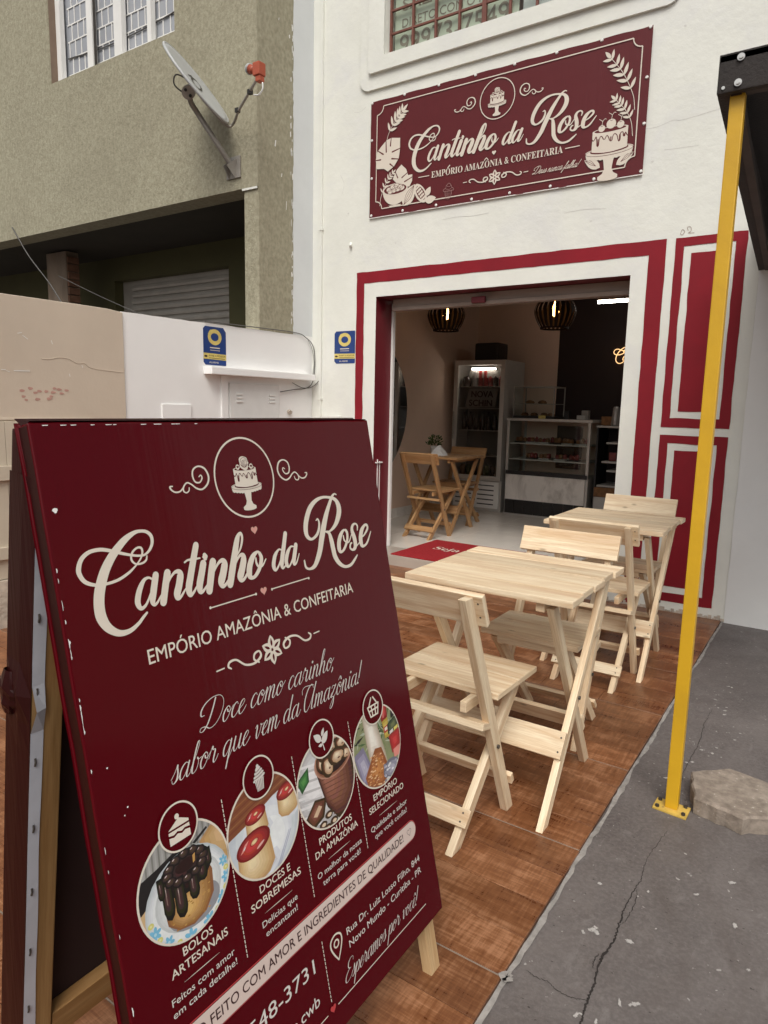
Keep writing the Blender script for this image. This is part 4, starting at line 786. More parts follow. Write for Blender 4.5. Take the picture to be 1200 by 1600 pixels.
# painted strip of the party wall and its flaking edge
rr = random.Random(4); vv = []
for z in np.linspace(2.0, 6.9, 140): vv.append((XW-.0005, -.268+.010*noise.noise((0, z*5, 1))+.010*noise.noise((0, z*23, 4)), z))
vv += [(XW-.0005, .0, 6.9), (XW-.0005, .0, 2.0)]
mesh('painted_strip', vv, [tuple(range(len(vv)))], 'bluestrip', NB)
m = MB()
for q in range(46):
    z = rr.uniform(2.05, 4.6); y = -.285+rr.gauss(0, .012); h = rr.uniform(.01, .07); w = rr.uniform(.003, .012); m.quad((XW-.0012, y, z), (XW-.0012, y+w, z+h*.2), (XW-.0012, y+w*.8, z+h), (XW-.0012, y-w*.4, z+h*.7))
for (y, z, w, h) in [(-.50, 3.52, .012, .05), (-.42, 3.30, .008, .03), (-.36, 3.05, .006, .07), (-.45, 4.5, .006, .02)]: m.quad((XW-.0012, y, z), (XW-.0012, y+w, z), (XW-.0012, y+w*1.6, z+h), (XW-.0012, y+w*.6, z+h))
o = m.build('paint_flakes', 'white', NB); o['kind'] = 'stuff'
m = MB().box((-.33, GY-.003, GZ0-.018), (-.16, GY+.004, GZ0-.002)); m.build('chipped_edge', 'plaster', NB)
# window of the upper floor: four sashes, grille behind
W = mesh('window', [(NW[0], GY+.15, NW[2]), (NW[1], GY+.15, NW[2]), (NW[1], GY+.15, NW[3]), (NW[0], GY+.15, NW[3])], [(0, 1, 2, 3)], 'windowglass', NB)
MT['reveal'] = pm('window_reveal_brown', (0.20, 0.14, 0.10), 0.8, 0.1, 6)
box('window_reveal', (NW[0]+.001, GY+.005, NW[2]), (NW[0]+.012, GY+.15, NW[3]), 'reveal', W)
for x0, x1 in ((NW[0]+.013, NW[0]+.085), (-2.50, -2.415), (-2.075, -1.955), (-1.585, -1.53), (NW[1]-.04, NW[1])): box('sash_frame', (x0, GY+.07, NW[2]+.0), (x1, GY+.12, NW[3]), 'white', W)
box('sash_frame', (NW[0]+.013, GY+.0655, NW[2]), (NW[1], GY+.125, NW[2]+.035), 'white', W)
box('sash_gap', (-2.414, GY+.085, NW[2]+.036), (-2.405, GY+.11, NW[3]), 'darksteel', W)
m = MB(); yy = GY+.142
for j in range(9):
    z = NW[2]+.10+j*.155
    m.box((NW[0]+.10, yy, z), (NW[1]-.03, yy+.006, z+.011))
    for i in range(19):
        x = NW[0]+.12+i*.1+(.05 if j % 2 else 0)
        m.box((x, yy+.0005, z-.15), (x+.011, yy+.0055, z))
m.build('window_grille', 'white', W)
m = MB().tube(catmull([(NW[0]+.1, GY+.139, 4.83), (-2.3, GY+.139, 4.79), (-1.6, GY+.139, 4.80), (NW[1], GY+.139, 4.84)], 5), .006, 6); m.build('sash_cord', 'cable', W)

# ================================================================== boundary walls
BW = thing('white_boundary_wall', 'low white wall between the shop and the olive house', 'wall', (-.2, -1.0, 0))
def coping(y0, y1, z0, z1, seed):
    n = 24; v = []
    for i in range(n+1):
        y = y0+(y1-y0)*i/n; z = z0+(z1-z0)*i/n+.006*noise.noise((y*6, seed, 0))
        v += [(XW, y, z), (XW-.15, y, z+.004)]
    return v
v = []; n = 24
for i in range(n+1):
    y = -2.03+2.029*i/n; z = 1.995+.02*i/n+.006*noise.noise((y*6, 2.0, 0)); v += [(XW, y, -.02), (XW, y, z), (XW-.14, y, z), (XW-.14, y, -.02)]
f = [(4*i+a, 4*i+4+a, 4*i+4+(a+1) % 4, 4*i+(a+1) % 4) for i in range(n) for a in range(3)]+[(0, 1, 2, 3)]
mesh('wall', v, f, 'plaster_low', BW)
box('ledge', (XW+.0005, -1.315, 1.612), (XW+.10, -.07, 1.668), 'plaster_low', BW, .006)
box('pilaster', (XW+.0005, -1.14, .0), (XW+.016, -1.07, 1.611), 'plaster_low', BW, .003)
box('niche_frame', (XW+.0005, -1.72, 1.02), (XW+.012, -1.45, 1.375), 'plaster_low', BW, .003)
MC = thing('meter_cabinet', 'white steel meter cabinet with louvres under the ledge of the low wall', 'cabinet', (XW, -.78, 1.0))
box('door', (XW+.0005, -1.055, .75), (XW+.018, -.47, 1.556), 'whitepl', MC, .004)
for y in (-.985, -.60):
    for j in range(3): box('louvre', (XW+.0185, y, 1.40+j*.03), (XW+.026, y+.07, 1.413+j*.03), 'white', MC, .002)
MB().cyl((XW+.001, -.33, 1.33), (XW+.03, -.335, 1.32), .02, n=8).build('pipe_stub', 'rubble', BW)

BE = thing('beige_boundary_wall', 'beige painted wall with red smudges and a chip line left of the white wall', 'wall', (-.2, -3.5, 0))
v = []; n = 40
for i in range(n+1):
    y = -6.5+4.47*i/n; z = 2.0+.02*max(0, (-y-2.0))*0+.008*noise.noise((y*5, 7.0, 0))-(.010 if i == n else 0); v += [(XW+.012, y, -.02), (XW+.012, y, z-.003), (XW+.009, y, z), (XW-.14, y, z), (XW-.14, y, -.02)]
f = [(5*i+a, 5*i+5+a, 5*i+5+a+1, 5*i+a+1) for i in range(n) for a in range(4)]+[(5*n+4, 5*n+3, 5*n+2, 5*n+1, 5*n)]
mesh('wall', v, f, 'beige', BE)
box('wall_edge', (XW+.0125, -6.5, 1.262), (XW+.02, -2.3, 1.276), 'beige', BE, .003)
# scratches, chips, smudged red stamps
MT['smudge'] = pm('faded_red_smudge', (0.50, 0.285, 0.235), 0.8, 0.1, 18)
A = Art(.0001)
rr = random.Random(6)
def wp(u, v_): return u, v_      # wall plane: x = -y, y = z
pos = [(-2.752,1.44),(-2.70,1.455),(-2.67,1.43),(-2.745,1.405),(-2.73,1.385),(-2.645,1.44),(-2.60,1.44),(-2.66,1.39),(-2.545,1.46),(-2.555,1.435),(-2.57,1.41),(-2.585,1.395),(-2.515,1.455),(-2.50,1.43),(-2.465,1.45)]
for i, (y, z) in enumerate(pos):
    n = 10; r = rr.uniform(.012, .018); A.poly('smudge', [(-y+1.5*r*(.6+.6*abs(noise.noise((t*1.3, i, 0))))*math.cos(2*math.pi*t/n), z+.75*r*(.6+.6*abs(noise.noise((t*1.7, i, 3))))*math.sin(2*math.pi*t/n)) for t in range(n)])
for (y0, z0, y1, z1, w) in [(-2.87,1.56,-2.845,1.56,.004),(-2.84,1.555,-2.82,1.548,.003),(-2.795,1.557,-2.70,1.56,.005),(-2.76,1.78,-2.735,1.785,.004),(-2.73,1.77,-2.70,1.75,.004),(-2.55,1.755,-2.545,1.735,.004),(-2.44,1.555,-2.437,1.54,.004),(-2.35,1.615,-2.345,1.60,.004)]:
    A.stroke('white', [(-y0, z0, w), (-y1, z1, w)])
Mb = Matrix(((0, 0, 1, XW+.0125), (-1, 0, 0, 0), (0, 1, 0, 0), (0, 0, 0, 1)))
A.emit('wall_marks', BE, Mb)
m = MB().tube(catmull([(XW+.0125, y, z) for y, z in [(-2.62,1.64),(-2.57,1.64),(-2.50,1.655),(-2.44,1.65),(-2.38,1.625),(-2.33,1.63),(-2.27,1.60),(-2.04,1.585)]], 6), .0022, 6); m.build('plaster_crack', 'beige', BE)
GT = thing('board_gate', 'pale beige ledged board gate under the beige wall, mostly hidden by the sign', 'gate', (XW, -3.2, 0))
box('gate_board', (XW+.0125, -3.06, .30), (XW+.03, -2.88, 1.255), 'beigegate', GT, .003)
box('gate_board', (XW+.0125, -2.878, .30), (XW+.03, -2.70, 1.255), 'beigegate', GT, .003)
box('gate_board', (XW+.0125, -3.242, .30), (XW+.03, -3.062, 1.255), 'beigegate', GT, .003)
box('ledge_rail', (XW+.0305, -3.3, .905), (XW+.055, -2.6, .99), 'beigegate', GT, .003)
box('ledge_rail', (XW+.0305, -3.3, .425), (XW+.055, -2.6, .50), 'beigegate', GT, .003)
m = MB(); m.box((XW+.0128, -3.6, -.01), (XW+.05, -2.5, .295)); tag(m.build('crumbling_plinth', 'rubble', BE))

# thin loose cables
def cable(pts, r, label): return tag(MB().tube(catmull(pts, 8), r, 6).build('cable', 'cable', None, True), label, 'cable')
cable([(XW+.012, -1.30, 2.012), (XW+.012, -.7, 2.025), (XW+.01, -.25, 2.03), (XW+.02, -.12, 2.0), (XW+.03, -.02, 1.92), (XW+.04, -.012, 1.75), (XW+.02, -.02, 1.60), (XW+.015, -.10, 1.545), (XW+.02, -.28, 1.525), (XW+.02, -.46, 1.50)], .004, 'loose grey cable looping from the low wall top to the meter cabinet')
cable([(XW+.02, -.30, 1.585), (XW+.015, -.15, 1.545), (XW+.02, -.02, 1.56), (XW+.10, -.012, 1.62)], .003, 'short thin cable crossing the corner beside the conduit')
cable([(XW-.05, -.10, 2.02), (XW+.015, -.05, 1.95), (XW+.03, -.012, 1.80), (XW+.02, -.015, 1.66)], .0025, 'thinner cable hanging down the corner below the flaking strip')
cable([(-3.9, -.72, 3.28), (-3.6, -.72, 2.95), (-3.2, -.73, 2.62), (-2.9, -.75, 2.35), (-2.4, -.9, 2.15)], .006, 'pale cable drooping in front of the raw cement column')
cable([(-3.4, -.5, 2.75), (-2.6, -.45, 2.45), (-1.8, -.42, 2.2), (-1.0, -.4, 2.08)], .004, 'thin dark cable running across the porch towards the shutter')

# blue alarm stickers
def sticker(name, label, M, w, h, worn):
    t = thing(name, label, 'sticker', tuple(M.translation), group=None)
    A = Art(.00005)
    c = .02; A.poly('p_blue2', [(c, 0), (w-c*.3, 0), (w, c*.3), (w, h-c*(1.6 if worn else .3)), (w-c*(1.4 if worn else .3), h), (c, h), (0, h-c), (0, c)])
    A.ring('p_gold', w*.5, h*.735, w*.235, w*.13, 1, 40, ry=h*.155); A.poly('p_gold', [(w*.20, h*.80), (w*.30, h*.915), (w*.55, h*.94), (w*.36, h*.86)], 1)
    A.poly('p_gold', [(0, h*.155), (w, h*.145), (w, h*.30), (0, h*.31)], 1)
    A.text('darkprint', 'AVISE A POLÍCIA', w*.22, w*.97, h*.225, h*.045, .006, 2); A.stroke('darkprint', [(w*.24, h*.185, h*.012), (w*.94, h*.180, h*.012)], 2)
    A.ell('darkprint', w*.10, h*.225, w*.07, h*.028, 2, 14); A.stroke('cream', [(w*.28, h*.455, h*.026), (w*.72, h*.455, h*.026)], 2, cap=False); A.stroke('cream', [(w*.29, h*.39, h*.014), (w*.72, h*.388, h*.014)], 2, cap=False)
    A.text('cream', 'ALARME', w*.24, w*.66, h*.05, h*.045, .006, 2)
    A.emit('printed_layer', t, M, z0=.001); return t
Mx = lambda x, y, z: Matrix(((0, 0, 1, x), (1, 0, 0, y), (0, 1, 0, z), (0, 0, 0, 1)))
sticker('alarm_sticker', 'worn blue alarm sticker with yellow ring on the low white wall above the ledge', Mx(XW+.001, -1.312, 1.685), .235, .295, True)
My = lambda x, y, z: Matrix(((1, 0, 0, x), (0, 0, -1, y), (0, 1, 0, z), (0, 0, 0, 1)))
sticker('alarm_sticker', 'blue alarm sticker with yellow ring beside the red door frame', My(.113, -.001, 1.768), .232, .285, False)

# ================================================================== satellite dish on the olive house
SD = thing('satellite_dish', 'grey satellite dish with orange receiver on a bent wall arm', 'satellite dish', (-.42, -.72, 3.34))
CAMP = Vector((4.0415, -5.0147, 1.3931)); c = Vector((-.458, -1.045, 3.872)); vd = (CAMP-c).normalized(); u_ = Vector((.261, .708, -.656)); u_ = (u_-vd*u_.dot(vd)).normalized(); n_ = u_.cross(vd); n_ = (n_ if n_.z > 0 else -n_); n_ = (n_*.993+vd*.115).normalized(); w_ = n_.cross(u_)
m = MB(); R_ = .335; rings = 9; seg = 40; vv = []
for i in range(rings+1):
    r = R_*i/rings; h = -.018*(1-(r/R_)**2)
    for kk in range(seg): t = 2*math.pi*kk/seg; vv.append(c+u_*r*math.cos(t)+w_*r*math.sin(t)+n_*h)
f = [(i*seg+kk, i*seg+(kk+1) % seg, (i+1)*seg+(kk+1) % seg, (i+1)*seg+kk) for i in range(rings) for kk in range(seg)]
back = [q-n_*.008 for q in vv]; nb = len(vv)
f2 = [(nb+a, nb+b, nb+c_, nb+d) for d, c_, b, a in f]; rim = [(rings*seg+kk, rings*seg+(kk+1) % seg, nb+rings*seg+(kk+1) % seg, nb+rings*seg+kk) for kk in range(seg)]
mesh('reflector', vv+back, f+f2+rim, 'dish', SD, True)
m = MB().tube([c+u_*R_*math.cos(t)+w_*R_*math.sin(t)-n_*.008 for t in np.linspace(0, 2*math.pi, 41)], .011, 8); m.build('rim', 'dish', SD, True)
Md = Matrix(((u_.x, w_.x, n_.x, c.x), (u_.y, w_.y, n_.y, c.y), (u_.z, w_.z, n_.z, c.z), (0, 0, 0, 1)))
A = Art(.0002); A.ring('p_black', 0.0, 0.03, .05, .020, 0, 30, ry=.11); A.stroke('p_black', [(-.08, -.02, .012), (-.06, .10, .012)]); A.emit('printed_mark', SD, Md, z0=-.014)
hub = c-n_*.055
m = MB().tube(catmull([hub-n_*.01, hub-n_*.05+Vector((.0, .02, -.05)), Vector((-.56, -.95, 3.69)), Vector((-.455, -.85, 3.483)), Vector((-.42, -.735, 3.345))], 8), .022, 12); m.build('arm', 'grey_metal', SD, True)
m = MB().cyl(hub-n_*.045-w_*.05, hub-n_*.045+w_*.05, .05, n=18); m.build('hinge', 'grey_metal', SD)
for s_ in (-1, 1): MB().cyl(hub-n_*.045+u_*.025*s_-w_*.06, hub-n_*.045+u_*.025*s_+w_*.06, .012, n=8).build('bolt', 'black', SD)
box('wall_plate', (-.50, -.715, 3.25), (-.34, -.701, 3.42), 'grey_metal', SD, .002)
m = MB(); m.add([(-.47, -.715, 3.25), (-.45, -.80, 3.33), (-.44, -.715, 3.40), (-.465, -.715, 3.25), (-.445, -.80, 3.33), (-.435, -.715, 3.40)], [(0, 1, 2), (5, 4, 3), (0, 3, 4, 1), (1, 4, 5, 2)]); m.add([(-.40, -.715, 3.25), (-.41, -.80, 3.33), (-.38, -.715, 3.40), (-.395, -.715, 3.25), (-.405, -.80, 3.33), (-.375, -.715, 3.40)], [(0, 1, 2), (5, 4, 3), (0, 3, 4, 1), (1, 4, 5, 2)]); m.build('bracket_wing', 'grey_metal', SD)
foot = c+u_*R_*1.0
lnb = Vector((.135, -.985, 3.80))
m = MB().tube(catmull([c+u_*.10-n_*.05, foot-n_*.035, foot+u_*.035+n_*.02, lnb*.35+foot*.65+Vector((.012, 0, -.02)), lnb], 6), .011, 8); m.build('feed_arm', 'grey_metal', SD, True)
for q in (.3, .72): 
    p = foot.lerp(lnb, q)+Vector((.008, 0, -.012)); box('arm_clip', tuple(p-Vector((.016,)*3)), tuple(p+Vector((.016,)*3)), 'black', SD)
L = box('receiver', (.110, -1.02, 3.805), (.180, -.95, 3.895), 'orange', SD, .008); box('receiver_base', (.13, -1.01, 3.765), (.175, -.96, 3.803), 'orange', SD, .004)
MB().cyl((.105, -.985, 3.855), (.055, -.985, 3.875), .026, .034, 14).build('receiver_neck', 'orange', SD, True)
MB().cyl((.054, -.985, 3.8755), (.032, -.985, 3.885), .040, .034, 14).build('feed_horn', 'dish', SD, True)
m = MB().tube(catmull([(.18, -.985, 3.755), (.18, -.985, 3.71), (.14, -.985, 3.68), (.09, -.985, 3.69)], 6), .006, 6); m.build('lead', 'whitepl', SD, True)
m = MB().tube(catmull([c-n_*.04-u_*.06, c-n_*.09-u_*.14, c-n_*.15-u_*.10, c-n_*.13-u_*.0], 6), .006, 6); m.build('lead', 'cable', SD, True)

# ================================================================== awning with yellow pole
AW = thing('awning', 'black canvas awning on a square yellow steel pole', 'awning', (3.66, -2.55, GZ))
m = MB().box((3.645, -2.568, GZ+.008), (3.6875, -2.533, 2.36)); m.build('pole', 'yellow', AW, bevel=.004)
BP = MB().add([(3.608, -2.590, GZ+.0005), (3.722, -2.600, GZ+.0005), (3.725, -2.520, GZ+.0005), (3.610, -2.515, GZ+.0005), (3.608, -2.590, GZ+.008), (3.722, -2.600, GZ+.008), (3.725, -2.520, GZ+.008), (3.610, -2.515, GZ+.008)], [(0, 3, 2, 1), (4, 5, 6, 7), (0, 1, 5, 4), (1, 2, 6, 5), (2, 3, 7, 6), (3, 0, 4, 7)]).build('base_plate', 'yellowpl', AW, bevel=.0015)
for x, y in ((3.622, -2.53), (3.708, -2.53), (3.622, -2.58), (3.71, -2.585)): MB().cyl((x, y, GZ+.008), (x, y, GZ+.016), .007, n=8).build('anchor_bolt', 'darksteel', BP)
FZ0, FZ1 = 2.352, 2.460
fa = MB()
# front fascia, side face (drops a little towards the wall) and sloping roof, as wrapped canvas
XL = 3.612
F0 = [(XL, -2.588), (5.3, -2.588)]
fa.box((XL, -2.600, FZ0), (5.3, -2.574, FZ1)); FAS = fa.build('fascia', 'canvas', AW, bevel=.004)
m = MB(); m.add([(XL, -2.574, FZ0), (3.49, -.02, 2.285), (3.49, -.02, 2.62), (XL, -2.574, FZ1), (XL+.035, -2.574, FZ0+.002), (3.525, -.02, 2.287), (3.525, -.02, 2.62), (XL+.035, -2.574, FZ1)], [(0, 1, 2, 3)[::-1], (4, 5, 6, 7), (0, 4, 5, 1), (3, 2, 6, 7), (1, 5, 6, 2), (0, 3, 7, 4)]); m.build('side_canvas', 'canvas', AW)
m = MB(); m.add([(XL+.001, -2.60, FZ1+.001), (5.3, -2.60, FZ1+.001), (5.3, -.02, 2.63), (3.491, -.02, 2.63), (XL+.001, -2.60, FZ1-.02), (5.3, -2.60, FZ1-.02), (5.3, -.02, 2.60), (3.491, -.02, 2.60)], [(0, 1, 2, 3), (7, 6, 5, 4), (0, 4, 5, 1), (1, 5, 6, 2), (2, 6, 7, 3), (3, 7, 4, 0)]); m.build('roof_canvas', 'canvas', AW)
m = MB(); m.add([(XL+.036, -2.573, FZ0-.002), (XL+.066, -2.573, FZ0-.002), (3.556, -.02, 2.283), (3.526, -.02, 2.283), (XL+.036, -2.573, FZ0+.03), (XL+.066, -2.573, FZ0+.03), (3.556, -.02, 2.315), (3.526, -.02, 2.315)], [(0, 3, 2, 1), (4, 5, 6, 7), (0, 1, 5, 4), (1, 2, 6, 5), (2, 3, 7, 6), (3, 0, 4, 7)]); m.build('side_rail', 'canvas_in', AW)
box('front_rail', (XL+.07, -2.573, FZ0+.002), (5.3, -2.545, FZ0+.03), 'canvas_in', AW)
for x, z in ((3.672, 2.442), (3.670, 2.372), (4.3, 2.44), (4.3, 2.37)):
    s_ = MB().cyl((x, -2.600, z), (x, -2.606, z), .0105, n=18).build('screw', 'steel', FAS); MB().cyl((x, -2.6062, z), (x, -2.611, z), .0065, n=6).build('screw_head', 'steel', s_)
MB().cyl((3.630, -2.600, 2.366), (3.630, -2.604, 2.366), .005, n=10).build('screw', 'steel', FAS)

# ================================================================== loose hexagonal paving stone
HX = MB(); pts = [(3.691, -2.360), (3.808, -2.244), (3.985, -2.285), (4.035, -2.475), (3.892, -2.577), (3.733, -2.539)]
cx = sum(p[0] for p in pts)/6; cyy = sum(p[1] for p in pts)/6
top = []; bot = []; side2 = []
for i in range(6):
    a, b = pts[i], pts[(i+1) % 6]
    for q in range(6):
        t = q/6; x = a[0]+(b[0]-a[0])*t; y = a[1]+(b[1]-a[1])*t; e = .006*noise.noise((x*30, y*30, 0)); dx, dy = x-cx, y-cyy; L = math.hypot(dx, dy)
        top.append((x+dx/L*(e-.006), y+dy/L*(e-.006), .054+.001*noise.noise((x*25, y*25, 3)))); side2.append((x+dx/L*e, y+dy/L*e, .046)); bot.append((x+dx/L*(e*2-.004), y+dy/L*(e*2-.004), GZ+.001))
n = len(top); v = top+side2+bot
f = [tuple(range(n-1, -1, -1))]+[(i, (i+1) % n, n+(i+1) % n, n+i) for i in range(n)]+[(n+i, n+(i+1) % n, 2*n+(i+1) % n, 2*n+i) for i in range(n)]
o = mesh('hexagonal_paving_stone', v, f, 'hex'); tag(o, 'loose rough hexagonal concrete paving stone on the grey pavement beside the yellow pole', 'paving stone')

# ================================================================== folding wooden furniture
def make_chair():
    t = thing('folding_chair', 'x', 'chair')
    for s in (-1, 1):
        beam('back_post', (s*.180, .0, 0), (s*.180, -.372, .845), .026, .044, 'wood', t, flat=True)
        beam('leg', (s*.150, -.330, 0), (s*.150, .105, .458), .026, .042, 'wood', t, flat=True)
        beam('seat_rail', (s*.120, -.245, .4465), (s*.120, .125, .4465), .022, .036, 'wood', t)
        b = MB().cyl((s*.194, -.130, .288), (s*.200, -.130, .288), .007, n=10).build('pivot_bolt', 'darksteel', t, local=True)
    dv = Vector((0, -.372, .845)).normalized(); nv = Vector((0, .845, .372)).normalized()
    c0 = Vector((0, 0, 0))+dv*.862+nv*.033
    beam('backrest', (-.222, c0.y, c0.z), (.222, c0.y, c0.z), .112, .021, 'wood', t, side=tuple(dv), bev=.004)
    for i, (y0, y1) in enumerate(((-.172, -.013), (-.011, .140))): beam('seat_board', (-.207, (y0+y1)/2, .476), (.207, (y0+y1)/2, .476), y1-y0, .021, 'wood', t, side=(0, 1, 0), bev=.004)
    p = dv*.425
    beam('stop_bar', (-.193, p.y-.044, p.z+.0), (.193, p.y-.044, p.z+.0), .052, .022, 'wood', t, side=(0, 1, -.25))
    p = dv*.125+nv*.033
    beam('rung', (-.205, p.y, p.z), (.205, p.y, p.z), .038, .020, 'wood', t, side=tuple(dv))
    lv = Vector((0, .435, .458)).normalized(); ln = Vector((0, -.458, .435)).normalized()
    p = Vector((0, -.330, 0))+lv*.100+ln*.030
    beam('foot_board', (-.178, p.y, p.z), (.178, p.y, p.z), .058, .017, 'wood', t, side=tuple(lv))
    for s in (-1, 1):
        for q in (-.014, .014):
            a = p+ln*.0085+lv*q; MB().cyl((s*.155, a.y, a.z), (s*.155, a.y+ln.y*.0015, a.z+ln.z*.0015), .0032, n=8).build('screw', 'darksteel', t, local=True)
        for q in (-.02, .03):
            a = c0-nv*.0107+dv*q; MB().cyl((s*.205, a.y, a.z), (s*.205, a.y-nv.y*.0012, a.z-nv.z*.0012), .003, n=8).build('screw', 'darksteel', t, local=True)
    beam('front_rail', (-.136, .118, .449), (.136, .118, .449), .03, .02, 'wood', t, side=(0, 0, 1))
    return t
def make_table():
    t = thing('folding_table', 'x', 'table')
    y = -.310; widths = [.118, .128, .120, .131, .123]
    for i, w in enumerate(widths):
        e = (.004, -.003, .002, -.005, .003)[i]
        beam('tabletop_board', (-.312+e*.5, y+w/2, .783+(.0012, -.0006, .0005, -.0012, .0008)[i]), (.312+e, y+w/2, .783+(.0004, .0006, -.0008, .0012, -.0004)[i]), w-.0026, .024, 'wood', t, side=(0, 1, 0), bev=.005); y += w
    for s in (-1, 1):
        beam('leg', (s*.262, -.316, 0), (s*.262, .245, .752), .024, .044, 'wood', t, flat=True)
        beam('leg', (s*.234, .228, 0), (s*.234, -.262, .752), .024, .044, 'wood', t, flat=True)
        beam('under_batten', (s*.200, -.285, .7535), (s*.200, .285, .7535), .030, .034, 'wood', t)
        MB().cyl((s*.275, -.04, .37), (s*.281, -.04, .37), .007, n=10).build('pivot_bolt', 'darksteel', t, local=True)
    l1 = Vector((0, .561, .752)).normalized(); n1 = Vector((0, -.752, .561)).normalized(); p = Vector((0, -.316, 0))+l1*.275+n1*.031
    beam('brace_board', (-.275, p.y, p.z), (.275, p.y, p.z), .095, .018, 'wood', t, side=tuple(l1))
    for s in (-1, 1):
        for q in (-.025, .025):
            a = p+n1*.009+l1*q; MB().cyl((s*.262, a.y, a.z), (s*.262, a.y+n1.y*.0015, a.z+n1.z*.0015), .0034, n=8).build('screw', 'darksteel', t, local=True)
    l2 = Vector((0, -.49, .752)).normalized(); n2 = Vector((0, .752, .49)).normalized(); p = Vector((0, .228, 0))+l2*.215+n2*.031
    beam('brace_board', (-.247, p.y, p.z), (.247, p.y, p.z), .080, .018, 'wood', t, side=tuple(l2))
    beam('top_rail', (-.245, .272, .7505), (.245, .272, .7505), .03, .022, 'wood', t, side=(0, 0, 1)); beam('top_rail', (-.245, -.292, .7505), (-.16, -.292, .7505), .03, .022, 'wood', t, side=(0, 0, 1))
    return t
def dup(root, loc, rz, label, group, mat=None, use=False):
    r = root if use else root.copy()
    if not use: COL.objects.link(r)
    r.location = loc; r.rotation_euler = (0, 0, rz); r['label'] = label; r['group'] = group
    if not use:
        for ch in [o for o in bpy.data.objects if o.parent == root]:
            c_ = ch.copy(); COL.objects.link(c_); c_.parent = r
            if mat and c_.data.materials[0] == MT['wood']:
                c_.material_slots[0].link = 'OBJECT'; c_.material_slots[0].material = MT[mat]
    return r
CH = make_chair(); TB = make_table()
G1, G2 = 'folding chairs at the cafe tables', 'folding cafe tables'
for loc, rz, lab, mat in [
    ((3.065, -2.355, 0), rad(180.5), 'raw pine folding chair at the near terrace table, facing the street', None),
    ((3.05, -1.335, 0), rad(0.5), 'raw pine folding chair between the two terrace tables, facing the far one', None),
    ((2.995, -.82, 0), rad(179), 'raw pine folding chair backed against the red wall panel', None),
    ((.600, 1.10, .09), rad(-4), 'varnished folding chair inside the shop, nearest the doormat', 'woodin'),
    ((.455, 1.77, .09), rad(180), 'varnished folding chair inside the shop beside the drinks fridge', 'woodin')]:
    dup(CH, loc, rz, lab, G1, mat)
for loc, rz, lab, mat in [((3.020, -1.125, 0), rad(0.5), 'square raw pine folding table by the red wall panel', None), ((.475, 1.49, .09), 0, 'varnished folding table inside the shop with plant and napkins', 'woodin')]:
    dup(TB, loc, rz, lab, G2, mat)
dup(CH, (3.005, -2.905, 0), rad(-1.5), 'raw pine folding chair nearest the sandwich board, back to the street', G1, use=True)
dup(TB, (3.070, -2.643, 0), rad(0.3), 'square raw pine folding table nearest the sandwich board', G2, use=True)

